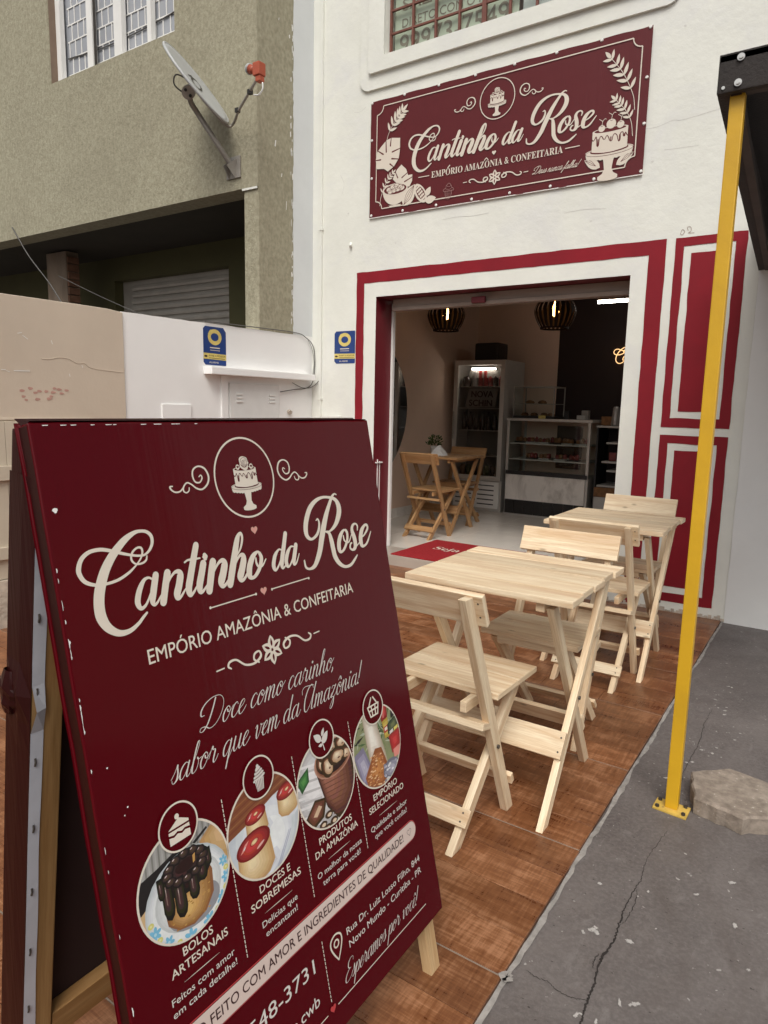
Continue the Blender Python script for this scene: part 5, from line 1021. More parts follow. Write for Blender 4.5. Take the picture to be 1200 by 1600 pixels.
# ================================================================== script lettering pen
GL = {
 'a': ([[(60,88),(40,98),(18,80),(8,45),(15,8),(32,0),(50,25),(63,72)], [(66,98),(62,50),(62,15),(72,0),(88,15),(100,42)]], 88),
 'b': ([[(0,30),(25,110),(38,180),(32,200),(22,185),(14,100),(14,20),(28,0),(48,15),(56,50),(50,85),(42,92),(52,78),(78,82)]], 70),
 'c': ([[(52,80),(40,98),(20,85),(8,45),(16,8),(35,0),(55,20),(70,45)]], 60),
 'd': ([[(60,88),(40,98),(18,80),(8,45),(15,8),(32,0),(50,25),(63,72)], [(72,190),(64,100),(62,15),(72,0),(88,15),(100,42)]], 88),
 'e': ([[(0,25),(16,42),(38,60),(48,85),(36,98),(18,80),(9,42),(18,6),(36,0),(56,20),(70,45)]], 60),
 'f': ([[(0,30),(25,110),(42,180),(36,200),(24,180),(16,80),(8,-40),(0,-88),(-8,-75),(4,-15),(20,10),(50,42)]], 46),
 'h': ([[(0,30),(25,110),(36,180),(30,200),(20,180),(12,100),(8,0)], [(10,40),(30,90),(45,98),(52,80),(48,30),(52,5),(64,0),(78,20),(90,42)]], 80),
 'i': ([[(18,98),(14,50),(14,12),(24,0),(40,15),(54,42)], [(23,132),(25,138)]], 43),
 'l': ([[(0,30),(25,110),(38,180),(32,200),(22,185),(14,100),(14,15),(24,0),(40,15),(52,42)]], 42),
 'm': ([[(12,98),(8,0)], [(10,40),(28,90),(40,98),(46,80),(42,0)], [(44,40),(62,90),(75,98),(81,80),(77,30),(80,5),(92,0),(106,20),(118,42)]], 107),
 'n': ([[(12,98),(8,0)], [(10,40),(28,90),(42,98),(50,80),(46,30),(50,5),(62,0),(76,20),(88,42)]], 77),
 'o': ([[(50,85),(38,98),(18,80),(8,45),(16,8),(32,0),(50,20),(60,55),(52,88),(38,98)], [(36,75),(44,58),(62,60),(82,88)]], 72),
 'p': ([[(0,40),(16,98),(10,0),(4,-85)], [(12,30),(30,85),(45,98),(58,80),(60,45),(48,8),(34,0),(22,12)], [(44,4),(62,8),(82,42)]], 72),
 'q': ([[(60,88),(40,98),(18,80),(8,45),(15,8),(32,0),(50,25),(63,72)], [(66,98),(60,0),(54,-90)], [(58,-40),(75,0),(96,42)]], 86),
 'r': ([[(0,40),(14,105),(20,110),(24,90),(40,88),(46,75),(42,30),(46,5),(56,0),(70,20),(78,42)]], 68),
 's': ([[(0,30),(20,70),(30,110),(34,90),(44,55),(44,20),(30,0),(14,5),(8,22)], [(32,0),(48,12),(64,42)]], 56),
 't': ([[(28,160),(20,80),(16,15),(26,0),(42,15),(54,42)], [(2,100),(46,106)]], 46),
 'u': ([[(16,98),(12,40),(18,5),(32,0),(50,25),(62,80)], [(64,98),(60,50),(60,15),(70,0),(86,15),(98,42)]], 86),
 'v': ([[(6,80),(18,98),(24,80),(24,30),(34,0),(52,30),(60,80),(54,98),(62,85),(82,90)]], 74),
 'z': ([[(6,80),(16,98),(40,92),(52,98),(30,50),(8,5),(30,8),(44,-10),(40,-60),(22,-85),(10,-70),(30,-20),(80,42)]], 68),
 'D': ([[(48,200),(40,120),(22,40),(-5,2),(-30,8),(-25,30),(10,25),(50,2),(95,20),(125,80),(125,150),(90,200),(30,212),(-25,190),(-52,150),(-45,112),(-20,108)]], 138),
 'A': ([[(-38,150),(-45,185),(-20,205),(25,200),(80,190)], [(85,165),(62,200),(25,175),(2,100),(10,20),(38,0),(72,50),(98,150)], [(108,205),(94,110),(90,18),(102,0),(120,15),(132,42)]], 122),
 'E': ([[(88,165),(80,200),(45,208),(15,180),(20,135),(50,112),(64,112),(30,104),(0,60),(8,10),(45,0),(85,25),(102,60)]], 92),
 ',': ([[(8,8),(10,-5),(2,-25)]], 30), '!': ([[(32,190),(18,50)], [(10,4),(12,8)]], 44), ' ': ([], 48)}
GL['â'] = GL['a']
def script(art, ink, text, x0, x1, base, xh, thin, thick, shear=0.36, layer=0, mono=False):
    px = 0; st = []
    for ch in text:
        acc = None; b_ = ch
        if ch in 'êôâ': b_ = {'ê': 'e', 'ô': 'o', 'â': 'a'}[ch]; acc = True
        ss, adv = GL[b_]
        for s_ in ss: st.append([(px+x, y) for x, y in s_])
        if acc: st.append([(px+14, 122), (px+34, 148), (px+48, 122)])
        px += adv
    k = xh/100; A_ = [(x*k+y*k*shear, y*k) for s_ in st for x, y in s_]; a, b = min(p[0] for p in A_), max(p[0] for p in A_); sx = (x1-x0)/(b-a)
    for s_ in st:
        q = [((x*k+y*k*shear-a)*sx+x0, base+y*k) for x, y in s_]; w = []
        q2 = catmull([(p[0], p[1], 0) for p in q], 5) if len(q) > 2 else np.array([(p[0], p[1], 0) for p in q])
        d = np.gradient(q2[:, :2], axis=0); L = np.linalg.norm(d, axis=1)+1e-12; dn = np.clip(-d[:, 1]/L, 0, 1)
        ww = np.full(len(q2), thin) if mono else thin+(thick-thin)*dn**1.3
        kk = np.array([.25, .5, .25])
        if len(ww) > 4: ww = np.convolve(np.pad(ww, 1, mode='edge'), kk, 'valid'); ww = np.convolve(np.pad(ww, 1, mode='edge'), kk, 'valid')
        if len(q) == 2 and math.dist(q[0], q[1]) < .12*xh: ww[:] = thick*1.25
        art.stroke(ink, [(p[0], p[1], w_) for p, w_ in zip(q2, ww)], layer, 1)

# ---- shared drawings
def cake_art(A, ink, dark, cx, cy, s, top, layer):
    """cake on a pedestal; s = half width of the plate; cy = rim of the plate"""
    e = lambda k, *a, **kw: A.ell(k, *a, layer=layer+kw.pop('l', 0), **kw)
    pl = lambda k, pts, l=0: A.poly(k, [(cx+x*s, cy+y*s) for x, y in pts], layer+l)
    pl(ink, [(-.24,-.30),(.24,-.30),(.20,-.45),(.16,-.75),(.24,-.92),(.42,-1.02),(.42,-1.12),(-.42,-1.12),(-.42,-1.02),(-.24,-.92),(-.16,-.75),(-.20,-.45)])
    e(ink, cx, cy-1.12*s, .42*s, .09*s)
    pl(ink, [(-1,-.02),(1,-.02),(.97,-.16)]+[(x, -.22-.13*math.cos(x*1.45)-(.03 if i % 2 else 0)) for i, x in enumerate(np.linspace(.94, -.94, 23))]+[(-.97,-.16)], 0)
    e(ink, cx, cy, 1.0*s, .16*s, l=1, n=48); A.ring(dark, cx, cy-.035*s, .99*s, .018*s, layer+2, 48, ry=.165*s)
    e(dark, cx, cy+.015*s, .80*s, .13*s, l=3)
    pl(ink, [(-.74,0.02)]+[(x, .02-.10*math.cos(x*2.0)) for x in np.linspace(-.70, .70, 15)]+[(.74,.02),(.74,.78),(-.74,.78)], 4)
    e(ink, cx, cy+.80*s, .745*s, .115*s, l=4)
    e(dark, cx, cy+.805*s, .66*s, .085*s, l=5)
    # icing drips as dark outline
    dr = [(-.735,.50),(-.70,.44),(-.62,.52),(-.58,.60),(-.54,.40),(-.52,.22),(-.46,.22),(-.44,.42),(-.40,.56),(-.33,.56),(-.27,.46),(-.20,.44),(-.15,.54),(-.10,.56),(-.04,.46),(.02,.34),(.10,.34),(.13,.50),(.20,.58),(.30,.50),(.36,.30),(.40,.26),(.44,.34),(.44,.56),(.54,.58),(.56,.44),(.62,.42),(.64,.56),(.70,.46),(.735,.42)]
    A.stroke(dark, [(cx+x*s, cy+(y+.02)*s, .035*s) for x, y in dr], layer+5, 3)
    for x, y0, y1 in ((-.49, .50, .24), (.05, .50, .37), (.41, .52, .29), (.60, .52, .45)): A.stroke(dark, [(cx+x*s, cy+y0*s, .05*s), (cx+x*s, cy+y1*s, .04*s)], layer+5, 1)
    if top == 'rose':
        n = 22; A.poly(ink, [(cx+(.31+.035*math.sin(i*5))*s*math.cos(2*math.pi*i/n), cy+1.08*s+(.34+.03*math.cos(i*7))*s*math.sin(2*math.pi*i/n)) for i in range(n)], layer+6)
        for r, a0, a1 in ((.05, 0, 320), (.11, 40, 300), (.17, 160, 420), (.23, 0, 170), (.24, 200, 330)):
            A.stroke(dark, [(cx+r*s*math.cos(rad(a)), cy+1.11*s+r*s*math.sin(rad(a)), .018*s) for a in np.linspace(a0, a1, 9)], layer+7, 2)
        A.stroke(dark, [(cx-.2*s, cy+1.0*s, .02*s), (cx+.0*s, cy+.88*s, .02*s), (cx+.22*s, cy+1.02*s, .02*s)], layer+7, 3)
        for x in (-.44, .44): e(ink, cx+x*s, cy+.90*s, .12*s, .13*s, l=6, n=16); A.heart(dark, cx+x*s, cy+.90*s, .075*s, layer+7)
    else:
        for x, y, r in ((-.36, .90, .14), (.03, 1.02, .20), (.42, .93, .15)):
            e(ink, cx+x*s, cy+y*s, r*s, r*s*.95, l=6, n=22)
            A.stroke(ink, [(cx+x*s, cy+(y+r)*s, .02*s), (cx+(x+.01)*s, cy+(y+r+.14)*s, .02*s), (cx+(x-.12)*s, cy+(y+r+.24)*s, .02*s)], layer+6, 4); A.stroke(ink, [(cx+(x+.01)*s, cy+(y+r+.12)*s, .02*s), (cx+(x+.10)*s, cy+(y+r+.22)*s, .02*s), (cx+(x+.17)*s, cy+(y+r+.2)*s, .02*s)], layer+6, 4)
            A.stroke(dark, [(cx+(x-.05)*s, cy+(y+r*.75)*s, .016*s), (cx+x*s, cy+(y+r*.55)*s, .016*s), (cx+(x+.06)*s, cy+(y+r*.75)*s, .016*s)], layer+7, 3)
def flower_art(A, ink, dark, cx, cy, r, layer):
    for i in range(6):
        a = rad(90+60*i); A.leaf(ink, (cx+.08*r*math.cos(a), cy+.08*r*math.sin(a)), (cx+r*math.cos(a), cy+r*math.sin(a)), r*.62, layer)
        A.leaf(dark, (cx+.25*r*math.cos(a), cy+.25*r*math.sin(a)), (cx+.80*r*math.cos(a), cy+.80*r*math.sin(a)), r*.18, layer+1)
def branch_art(A, ink, stem, n, L0, W, layer, w=.004):
    q = catmull([(p[0], p[1], 0) for p in stem], 8)[:, :2]; A.stroke(ink, [(p[0], p[1], w) for p in q], layer, 1)
    for i in range(n):
        k = int((len(q)-1)*(i+.3)/(n+2.2)); p = q[k]; d = q[min(k+1, len(q)-1)]-q[max(k-1, 0)]; d = d/np.linalg.norm(d); L = L0*(1-.35*abs(i/n-.55))
        for sg in (1, -1):
            a = math.atan2(-d[1], -d[0])+sg*rad(48); A.leaf(ink, tuple(p), (p[0]+L*math.cos(a), p[1]+L*math.sin(a)), W*(1-.3*abs(i/n-.5)), layer)
    d = q[0]-q[2]; d = d/np.linalg.norm(d); A.leaf(ink, tuple(q[0]), tuple(q[0]+d*L0*.8), W, layer)
def logo(A, ink, fx, fy, k, layer=0, strokes=None, wk=1.0):
    for s_ in (strokes or LOGO): A.stroke(ink, [(fx(x), fy(y), w*k/1000*wk) for x, y, w in s_], layer, 5)

# ================================================================== sandwich board
SB = thing('sandwich_board', 'tall wine red vinyl covered sandwich board advertising cakes, in the foreground', 'sign', (3.1, -4.06, 0))
ex = Vector((0, 1, 0)); ey = Vector((-.20960606, 0, .97778592)); ez = ex.cross(ey); TLc = Vector((3.072, -4.485, 1.3596))
MS = Matrix(((ex.x, ey.x, ez.x, TLc.x), (ex.y, ey.y, ez.y, TLc.y), (ex.z, ey.z, ez.z, TLc.z), (0, 0, 0, 1)))
BWd, BH, BT = .84, 1.231, .030
# front panel: slightly uneven wrapped edge
nx, ny = 14, 18; v = []
for j in range(ny+1):
    for i in range(nx+1):
        x = BWd*i/nx; y = -BH*j/ny
        if i in (0, nx): x += .0022*noise.noise((y*9, i*1.0, 2.0))
        if j in (0, ny): y += .0022*noise.noise((x*9, j*1.0, 5.0))
        v.append((x, y, 0.0))
W1 = nx+1; f = [(j*W1+i, (j+1)*W1+i, (j+1)*W1+i+1, j*W1+i+1) for j in range(ny) for i in range(nx)]
edge = [j*W1 for j in range(ny+1)]+[ny*W1+i for i in range(1, nx+1)]+[j*W1+nx for j in range(ny-1, -1, -1)]+[i for i in range(nx-1, 0, -1)]
ne = len(edge); nb = len(v); v += [(v[a][0], v[a][1], -BT) for a in edge]
f += [(edge[(a+1) % ne], edge[a], nb+a, nb+(a+1) % ne) for a in range(ne)]; f += [tuple(nb+a for a in range(ne))]
FP = bpy.data.meshes.new('front_panel'); FP.from_pydata([tuple(q) for q in v], [], f); FP.materials.append(MT['vinyl']); FP.materials.append(MT['vinyldark']); FP.polygons.foreach_set('material_index', [0]*(nx*ny)+[1]*(len(f)-nx*ny)); FP.update()
bm = bmesh.new(); bm.from_mesh(FP); es = [e for e in bm.edges if len(e.link_faces) == 2 and e.calc_face_angle(0) > 1.2]; bmesh.ops.bevel(bm, geom=es, offset=.004, segments=3, profile=.6, affect='EDGES'); bm.to_mesh(FP); bm.free()
FP = link('front_panel', FP, SB); FP.matrix_parent_inverse = Matrix.Translation(-SB.location); FP.matrix_basis = MS
def sb(p): return MS @ Vector(p)
for x in (.028, .812): beam('front_leg', sb((x, -1.10, -BT-.014)), sb((x, -BH-.158, -BT-.014)), .042, .026, 'woodleg', SB, side=(0, 1, 0), flat=True, local=False)
beam('frame_rail', sb((.05, -1.20, -BT-.013)), sb((.79, -1.20, -BT-.013)), .045, .024, 'woodold', SB, side=tuple(ey), local=False)
for x in (.03, .81): beam('frame_stile', sb((x, -.26, -BT-.0125)), sb((x, -1.09, -BT-.0125)), .042, .022, 'woodold', SB, side=(0, 1, 0), local=False)
# back panel, leaning the other way
bt = Vector((3.030, -4.485, 1.362)); bdn = Vector((-.146, 0, -.9893)).normalized(); bin_ = Vector((.9893, 0, -.146)).normalized()
def sk(x, dwn, inn): return bt+Vector((0, 1, 0))*x+bdn*dwn+bin_*inn
m = MB(); q = [sk(x, d_, i_) for i_ in (0, .032) for d_ in (.012, 1.175) for x in (0, .84)]
m.add(q, [(0, 1, 3, 2), (4, 6, 7, 5), (0, 4, 5, 1), (2, 3, 7, 6), (0, 2, 6, 4), (1, 5, 7, 3)])
m.build('back_panel', 'vinyldark', SB, bevel=.004)
m = MB(); m.add([sk(.05, .03, .0335), sk(.79, .03, .0335), sk(.79, 1.12, .0335), sk(.05, 1.12, .0335)], [(0, 1, 2, 3)]); m.build('back_panel_lining', 'signin', SB)
for x in (.03, .81): beam('back_leg', sk(x, .22, .050), sk(x, 1.362, .050), .052, .030, 'woodold', SB, side=(0, 1, 0), flat=False, local=False)
beam('frame_rail', sk(.06, 1.135, .048), sk(.78, 1.135, .048), .062, .028, 'woodold', SB, side=tuple(bdn), local=False)
# loose white hem of the vinyl stapled along the edge
n = 30; v = []
for i in range(n+1):
    d_ = .075+1.24*i/n; a = .005*noise.noise((d_*4, 1, 1)); b = .004*noise.noise((d_*5, 6, 1)); kink = .012*math.exp(-((d_-.44)/.02)**2)
    v += [sk(.002+kink*.3, d_, .0665+a*.2+kink), sk(.0225+b, d_, .0668+kink*.5)]
HEM = mesh('vinyl_hem', v, [(2*i, 2*i+1, 2*i+3, 2*i+2) for i in range(n)], 'vinylback', SB)
n = 24; v = []
for i in range(n+1):
    d_ = .075+1.2*i/n; kink = .014*math.exp(-((d_-.44)/.025)**2)
    v += [sk(-.0012, d_, -.001), sk(-.0012-kink, d_, .0345+.006*noise.noise((d_*6, 3, 1))+kink), sk(.0015, d_, .066)]
mesh('vinyl_wrap', v, [(3*i+a, 3*i+a+1, 3*i+3+a+1, 3*i+3+a) for i in range(n) for a in (0, 1)], 'vinyldark', SB)
for i in range(9):
    d_ = .16+i*.125; p = sk(.010, d_, .0675); q2 = sk(.010, d_+.014, .0675); m = MB().tube([p, p.lerp(q2, .5)+bin_*.0015, q2], .0016, 6); m.build('staple', 'darksteel', SB)
# crumpled lump of vinyl half way down the near edge and folded hinge at the top
rr = random.Random(2); v = []; nn, mm = 9, 8
for i in range(nn):
    for j in range(mm):
        t = 2*math.pi*j/mm; r = .017*(.5+.6*math.sin(math.pi*i/(nn-1)))*(1+.45*noise.noise((i*.9, j*1.3, 2)))
        v.append(sk(-.004+r*.6*math.sin(t), .395+.075*i/(nn-1), .012+r*1.3*math.cos(t)))
mesh('crumpled_vinyl', v, [(i*mm+j, i*mm+(j+1) % mm, (i+1)*mm+(j+1) % mm, (i+1)*mm+j) for i in range(nn-1) for j in range(mm)], 'vinyldark', SB)
m = MB(); m.add([(3.030, -4.482, 1.3635), (3.030, -3.65, 1.3635), (3.052, -3.65, 1.353), (3.052, -4.482, 1.353), (3.0725, -3.65, 1.3615), (3.0725, -4.482, 1.3615)], [(0, 1, 2, 3), (3, 2, 4, 5)]); m.build('hinge_flap', 'vinyldark', SB)
m = MB()
for z0, z1 in ((.05, .075),): pass
# worn white nicks along the near edge of the front panel
A = Art(.00002); rr = random.Random(9)
for i in range(24):
    y = -rr.choice([rr.uniform(.15, .45), rr.uniform(.4, 1.2)]); L = rr.uniform(.004, .018); w = rr.uniform(.0008, .0022); x = .0045+abs(rr.gauss(0, .0006))
    A.poly('white', [(x, y), (x+w*.6, y-.1*L), (x+w, y-.5*L), (x+w*.4, y-L), (x, y-.9*L)])
for (x, y, r) in [(.018, -.13, .004), (.03, -.52, .0014), (.045, -.60, .0012), (.052, -.59, .0015)]: A.poly('white', [(x+r*math.cos(t)*(1+.4*math.sin(3*t)), y+r*math.sin(t)) for t in np.linspace(0, 6.0, 9)])
for i in range(13):
    x = .02+.012*i+i*.012*rr.uniform(.6, 1.5); L = rr.uniform(.004, .014); A.poly('white', [(x, -.0042), (x+L, -.0042), (x+L*.9, -.0052), (x+L*.1, -.0056)])
A.emit('worn_edge', SB, MS, z0=.0003)['kind'] = 'stuff'

A = Art(); fx = lambda x: x/1000; fy = lambda y: -y/1000
logo(A, 'cream', fx, fy, 1.0); A.emit('title_lettering', SB, MS); A = Art()
A.text('cream', 'EMPÓRIO AMAZÔNIA & CONFEITARIA', .130, .680, -.393, .0235, .004)
A.emit('lettering', SB, MS)
A = Art()
A.ring('cream', .405, -.1095, .0765, .0035); logo(A, 'cream', fx, fy, 1.0, strokes=SWIRL); logo(A, 'cream', lambda x: .811-x/1000, fy, 1.0, strokes=SWIRL)
cake_art(A, 'cream', 'vinyl', .405, -.125, .040, 'rose', 0)
A.emit('emblem', SB, MS, lz=.00025)
A = Art()
A.heart('pink', .406, -.213, .0085); A.emit('printed_heart', SB, MS); A = Art(); A.heart('pink', .405, -.332, .0085); A.emit('printed_heart', SB, MS); A = Art()
A.stroke('cream', [(.270, -.3335, .0022), (.383, -.3330, .0022)]); A.stroke('cream', [(.427, -.3325, .0022), (.538, -.3320, .0022)])
for x in (.270, .383, .427, .538): A.ell('cream', x, -.333, .0026, layer=1, n=12)
A.emit('printed_rule', SB, MS); A = Art()
logo(A, 'cream', fx, fy, 1.0, strokes=FLOURISH); logo(A, 'cream', lambda x: .806-x/1000, lambda y: -.893+y/1000, 1.0, strokes=FLOURISH); flower_art(A, 'cream', 'vinyl', .402, -.4465, .029, 1)
A.emit('ornament', SB, MS)
A = Art()
script(A, 'white_print', 'Doce como carinho,', .205, .578, -.535, .0235, .0010, .0030, .40)
A.emit('slogan_lettering', SB, MS); A = Art(); script(A, 'white_print', 'sabor que vem da Amazônia!', .134, .670, -.593, .0235, .0010, .0030, .40)
A.emit('slogan_lettering', SB, MS); A = Art(); script(A, 'white_print', 'Esperamos por você!', .458, .750, -.157-1.0, .0185, .0008, .0026, .40)
A.emit('slogan_lettering', SB, MS)
# four round photographs with icon medallions
CX = [.131, .3135, .4965, .6815]; CYP, RP = -.7505, .0905
def blob(cx, cy, rx, ry, seed, n=18, k=.25): return [(cx+rx*math.cos(2*math.pi*i/n)*(1+k*noise.noise((math.cos(2*math.pi*i/n)*2+seed, math.sin(2*math.pi*i/n)*2, seed))), cy+ry*math.sin(2*math.pi*i/n)*(1+k*noise.noise((math.cos(2*math.pi*i/n)*2, math.sin(2*math.pi*i/n)*2+seed, 3+seed)))) for i in range(n)]
def photo(ix, draw, name):
    A = Art(.000004); cx = CX[ix]; r = RP; clip = (cx, CYP, r*.985)
    A.ell('cream', cx, CYP, r*1.025, layer=0, n=56)
    Lr = [1]
    def pg(ink, pts): A.clipped(ink, [(cx+x*r, CYP+y*r) for x, y in pts], clip, 1)
    def el(ink, x, y, rx, ry, rot=0.0, n=30): A.ell(ink, cx+x*r, CYP+y*r, rx*r, ry*r, 1, n, rot, clip)
    draw(pg, el, A, cx, r); A.emit(name, SB, MS, lz=.0003)
def lerp3(a, b, t): return tuple(x+(y-x)*t for x, y in zip(a, b))
def gp(pg, pts, c0, c1, n=6, ctr=None, k=.92):
    """shape filled with tones from c0 (edge) to c1 (towards ctr)"""
    if ctr is None: ctr = (sum(p[0] for p in pts)/len(pts), sum(p[1] for p in pts)/len(pts))
    for i in range(n):
        t = i/(n-1); q = 1-k*t; pg(ink(*lerp3(c0, c1, t)), [(ctr[0]+(x-ctr[0])*q, ctr[1]+(y-ctr[1])*q) for x, y in pts])
def el_pts(x, y, rx, ry, rot=0.0, n=26): return [(x+rx*math.cos(2*math.pi*i/n)*math.cos(rot)-ry*math.sin(2*math.pi*i/n)*math.sin(rot), y+rx*math.cos(2*math.pi*i/n)*math.sin(rot)+ry*math.sin(2*math.pi*i/n)*math.cos(rot)) for i in range(n)]
def ph_cake(pg, el, A, cx, r):
    el('p_grey', 0, 0, 1, 1)
    for i in range(30): pg(ink(.18, .175, .17) if i % 2 else ink(.36, .35, .34), [(-1+.07*i, .30), (-.965+.07*i, .30), (-.90+.07*i, 1.1), (-.935+.07*i, 1.1)])
    pg('p_black', [(-1, .42), (-.55, .50), (-.1, .62), (.15, .30), (-.1, .1), (-1, -.15)]); pg('p_black', [(.2, .98), (.5, .88), (.75, 1.0), (.3, 1.1)]); pg('p_black', [(.30, .52), (.62, .66), (.60, .70), (.25, .56)])
    gp(pg, [(.40, .50), (.66, .66), (1, .75), (1, -.3), (.5, -.1)], (.42, .25, .10), (.62, .43, .22), 5, (.9, .5)); pg('p_beige', [(-1, -.1), (-.75, .02), (-.8, -.6), (-1, -.6)])
    gp(pg, el_pts(.03, -.28, .95, .82), (.46, .50, .52), (.70, .72, .72), 5, (.03, -.3), .16); gp(pg, el_pts(.03, -.24, .74, .60), (.50, .52, .53), (.66, .67, .66), 4, (.03, -.3), .2)
    for a, s_ in ((200, 1), (228, .9), (262, 1.15), (292, 1.1), (322, 1), (350, .9), (15, .8)):
        x, y = .03+.85*math.cos(rad(a)), -.28+.71*math.sin(rad(a))
        for q in range(6): el('p_blue', x+.075*s_*math.cos(rad(60*q+a)), y+.075*s_*math.sin(rad(60*q+a)), .058*s_, .034*s_, rad(60*q+a), 10)
        el(ink(.40, .60, .68), x, y, .03, .03, 0, 8)
    for a in (212, 245, 308, 336, 3, 185): el('p_yel', .03+.86*math.cos(rad(a)), -.28+.72*math.sin(rad(a)), .06, .05); el(ink(.66, .64, .36), .03+.86*math.cos(rad(a)), -.28+.72*math.sin(rad(a)), .025, .02)
    pg(ink(.26, .26, .27), el_pts(.10, -.52, .58, .34)); body = [(-.52, -.30), (-.50, -.55), (-.30, -.74), (.02, -.82), (.32, -.74), (.54, -.50), (.58, -.1), (.45, .25), (-.42, .25)]
    gp(pg, body, (.24, .10, .03), (.62, .39, .14), 8, (-.08, -.52), .8)
    rr = random.Random(1)
    for i in range(40): x, y = rr.uniform(-.42, .48), rr.uniform(-.74, .0); pg(ink(.46, .26, .08) if i % 2 else ink(.36, .18, .05), blob(x, y, .03, .014, i, 8))
    gp(pg, el_pts(.03, .16, .58, .38), (.006, .004, .004), (.06, .028, .02), 5, (-.05, .26), .7)
    for x, y, h, w in ((-.42, -.18, .62, .11), (-.17, -.30, .56, .12), (.14, -.20, .44, .11), (.37, -.03, .34, .10), (.53, .12, .26, .07), (-.53, .08, .3, .07)):
        p_ = [(x-w, y+h*.8), (x+w, y+h*.8), (x+w*1.05, y-h*.2), (x+w*.75, y-h*.40), (x+w*.1, y-h*.50), (x-w*.7, y-h*.42), (x-w*1.05, y-h*.2)]; gp(pg, p_, (.006, .004, .004), (.055, .026, .02), 4, (x-w*.3, y+h*.1), .7)
        pg(ink(.20, .14, .12), [(x-w*.35, y+h*.5), (x-w*.15, y+h*.5), (x-w*.2, y-h*.05), (x-w*.35, y)]); pg(ink(.50, .42, .40), [(x-w*.30, y+h*.42), (x-w*.2, y+h*.42), (x-w*.22, y+h*.18)])
    for i in range(12):
        a = 2*math.pi*i/12; x, y = .03+.40*math.cos(a), .25+.22*math.sin(a); gp(pg, blob(x, y, .13, .085, i, 14), (.008, .005, .004), (.10, .05, .04), 4, (x-.02, y+.03), .8); el(ink(.58, .50, .48), x-.03, y+.04, .030, .010, .4, 8)
    gp(pg, el_pts(.03, .27, .23, .11), (.02, .010, .006), (.002, .002, .002), 3); pg('p_cake', [(.20, .36), (.26, .38), (.24, .24), (.19, .22)])
def ph_flan(pg, el, A, cx, r):
    gp(pg, el_pts(0, 0, 1, 1), (.50, .54, .58), (.74, .75, .76), 5, (.2, -.5), .6); pg('p_brown', [(-1, .12), (-.5, .22), (.3, .46), (1, .58), (1, 1.2), (-1, 1.2)])
    for i in range(12): pg(ink(.26, .10, .04) if i % 2 else ink(.15, .045, .015), [(-1, .22+.075*i), (1, .62+.075*i), (1, .65+.075*i), (-1, .25+.075*i)])
    for x, y, s_ in ((-.22, .22, .62), (.72, .30, .66), (-.38, -.35, 1.0)):
        gp(pg, [(x-.3*s_, y-.60*s_), (x+.2*s_, y-.74*s_), (x+.72*s_, y-.46*s_), (x+.6*s_, y-.2*s_), (x-.2*s_, y-.2*s_)], (.62, .64, .67), (.36, .36, .40), 4)
        p_ = [(x-.44*s_, y+.14*s_), (x+.46*s_, y+.18*s_), (x+.51*s_, y-.40*s_), (x+.32*s_, y-.58*s_), (x-.05*s_, y-.66*s_), (x-.36*s_, y-.56*s_), (x-.47*s_, y-.40*s_)]; gp(pg, p_, (.46, .28, .11), (.76, .62, .38), 7, (x-.12*s_, y-.2*s_), .8)
        gp(pg, el_pts(x+.01*s_, y+.15*s_, .475*s_, .25*s_, .12), (.16, .008, .008), (.52, .05, .04), 6, (x-.05*s_, y+.15*s_), .7)
        pg(ink(.62, .26, .22), [(x-.36*s_, y+.10*s_), (x-.22*s_, y+.24*s_), (x-.10*s_, y+.28*s_), (x-.16*s_, y+.22*s_), (x-.28*s_, y+.12*s_)]); el(ink(.66, .40, .36), x+.18*s_, y+.05*s_, .12*s_, .025*s_, .35); gp(pg, el_pts(x+.03*s_, y+.18*s_, .13*s_, .06*s_, .2), (.30, .02, .02), (.72, .55, .30), 3, None, .5); el('p_plate', x-.24*s_, y+.17*s_, .04*s_, .014*s_, .7)
    for k_ in (0, .06): pg(ink(.40, .42, .50), [(.15+k_, -.95), (.62+k_, -.40), (.63+k_, -.42), (.18+k_, -.98)])
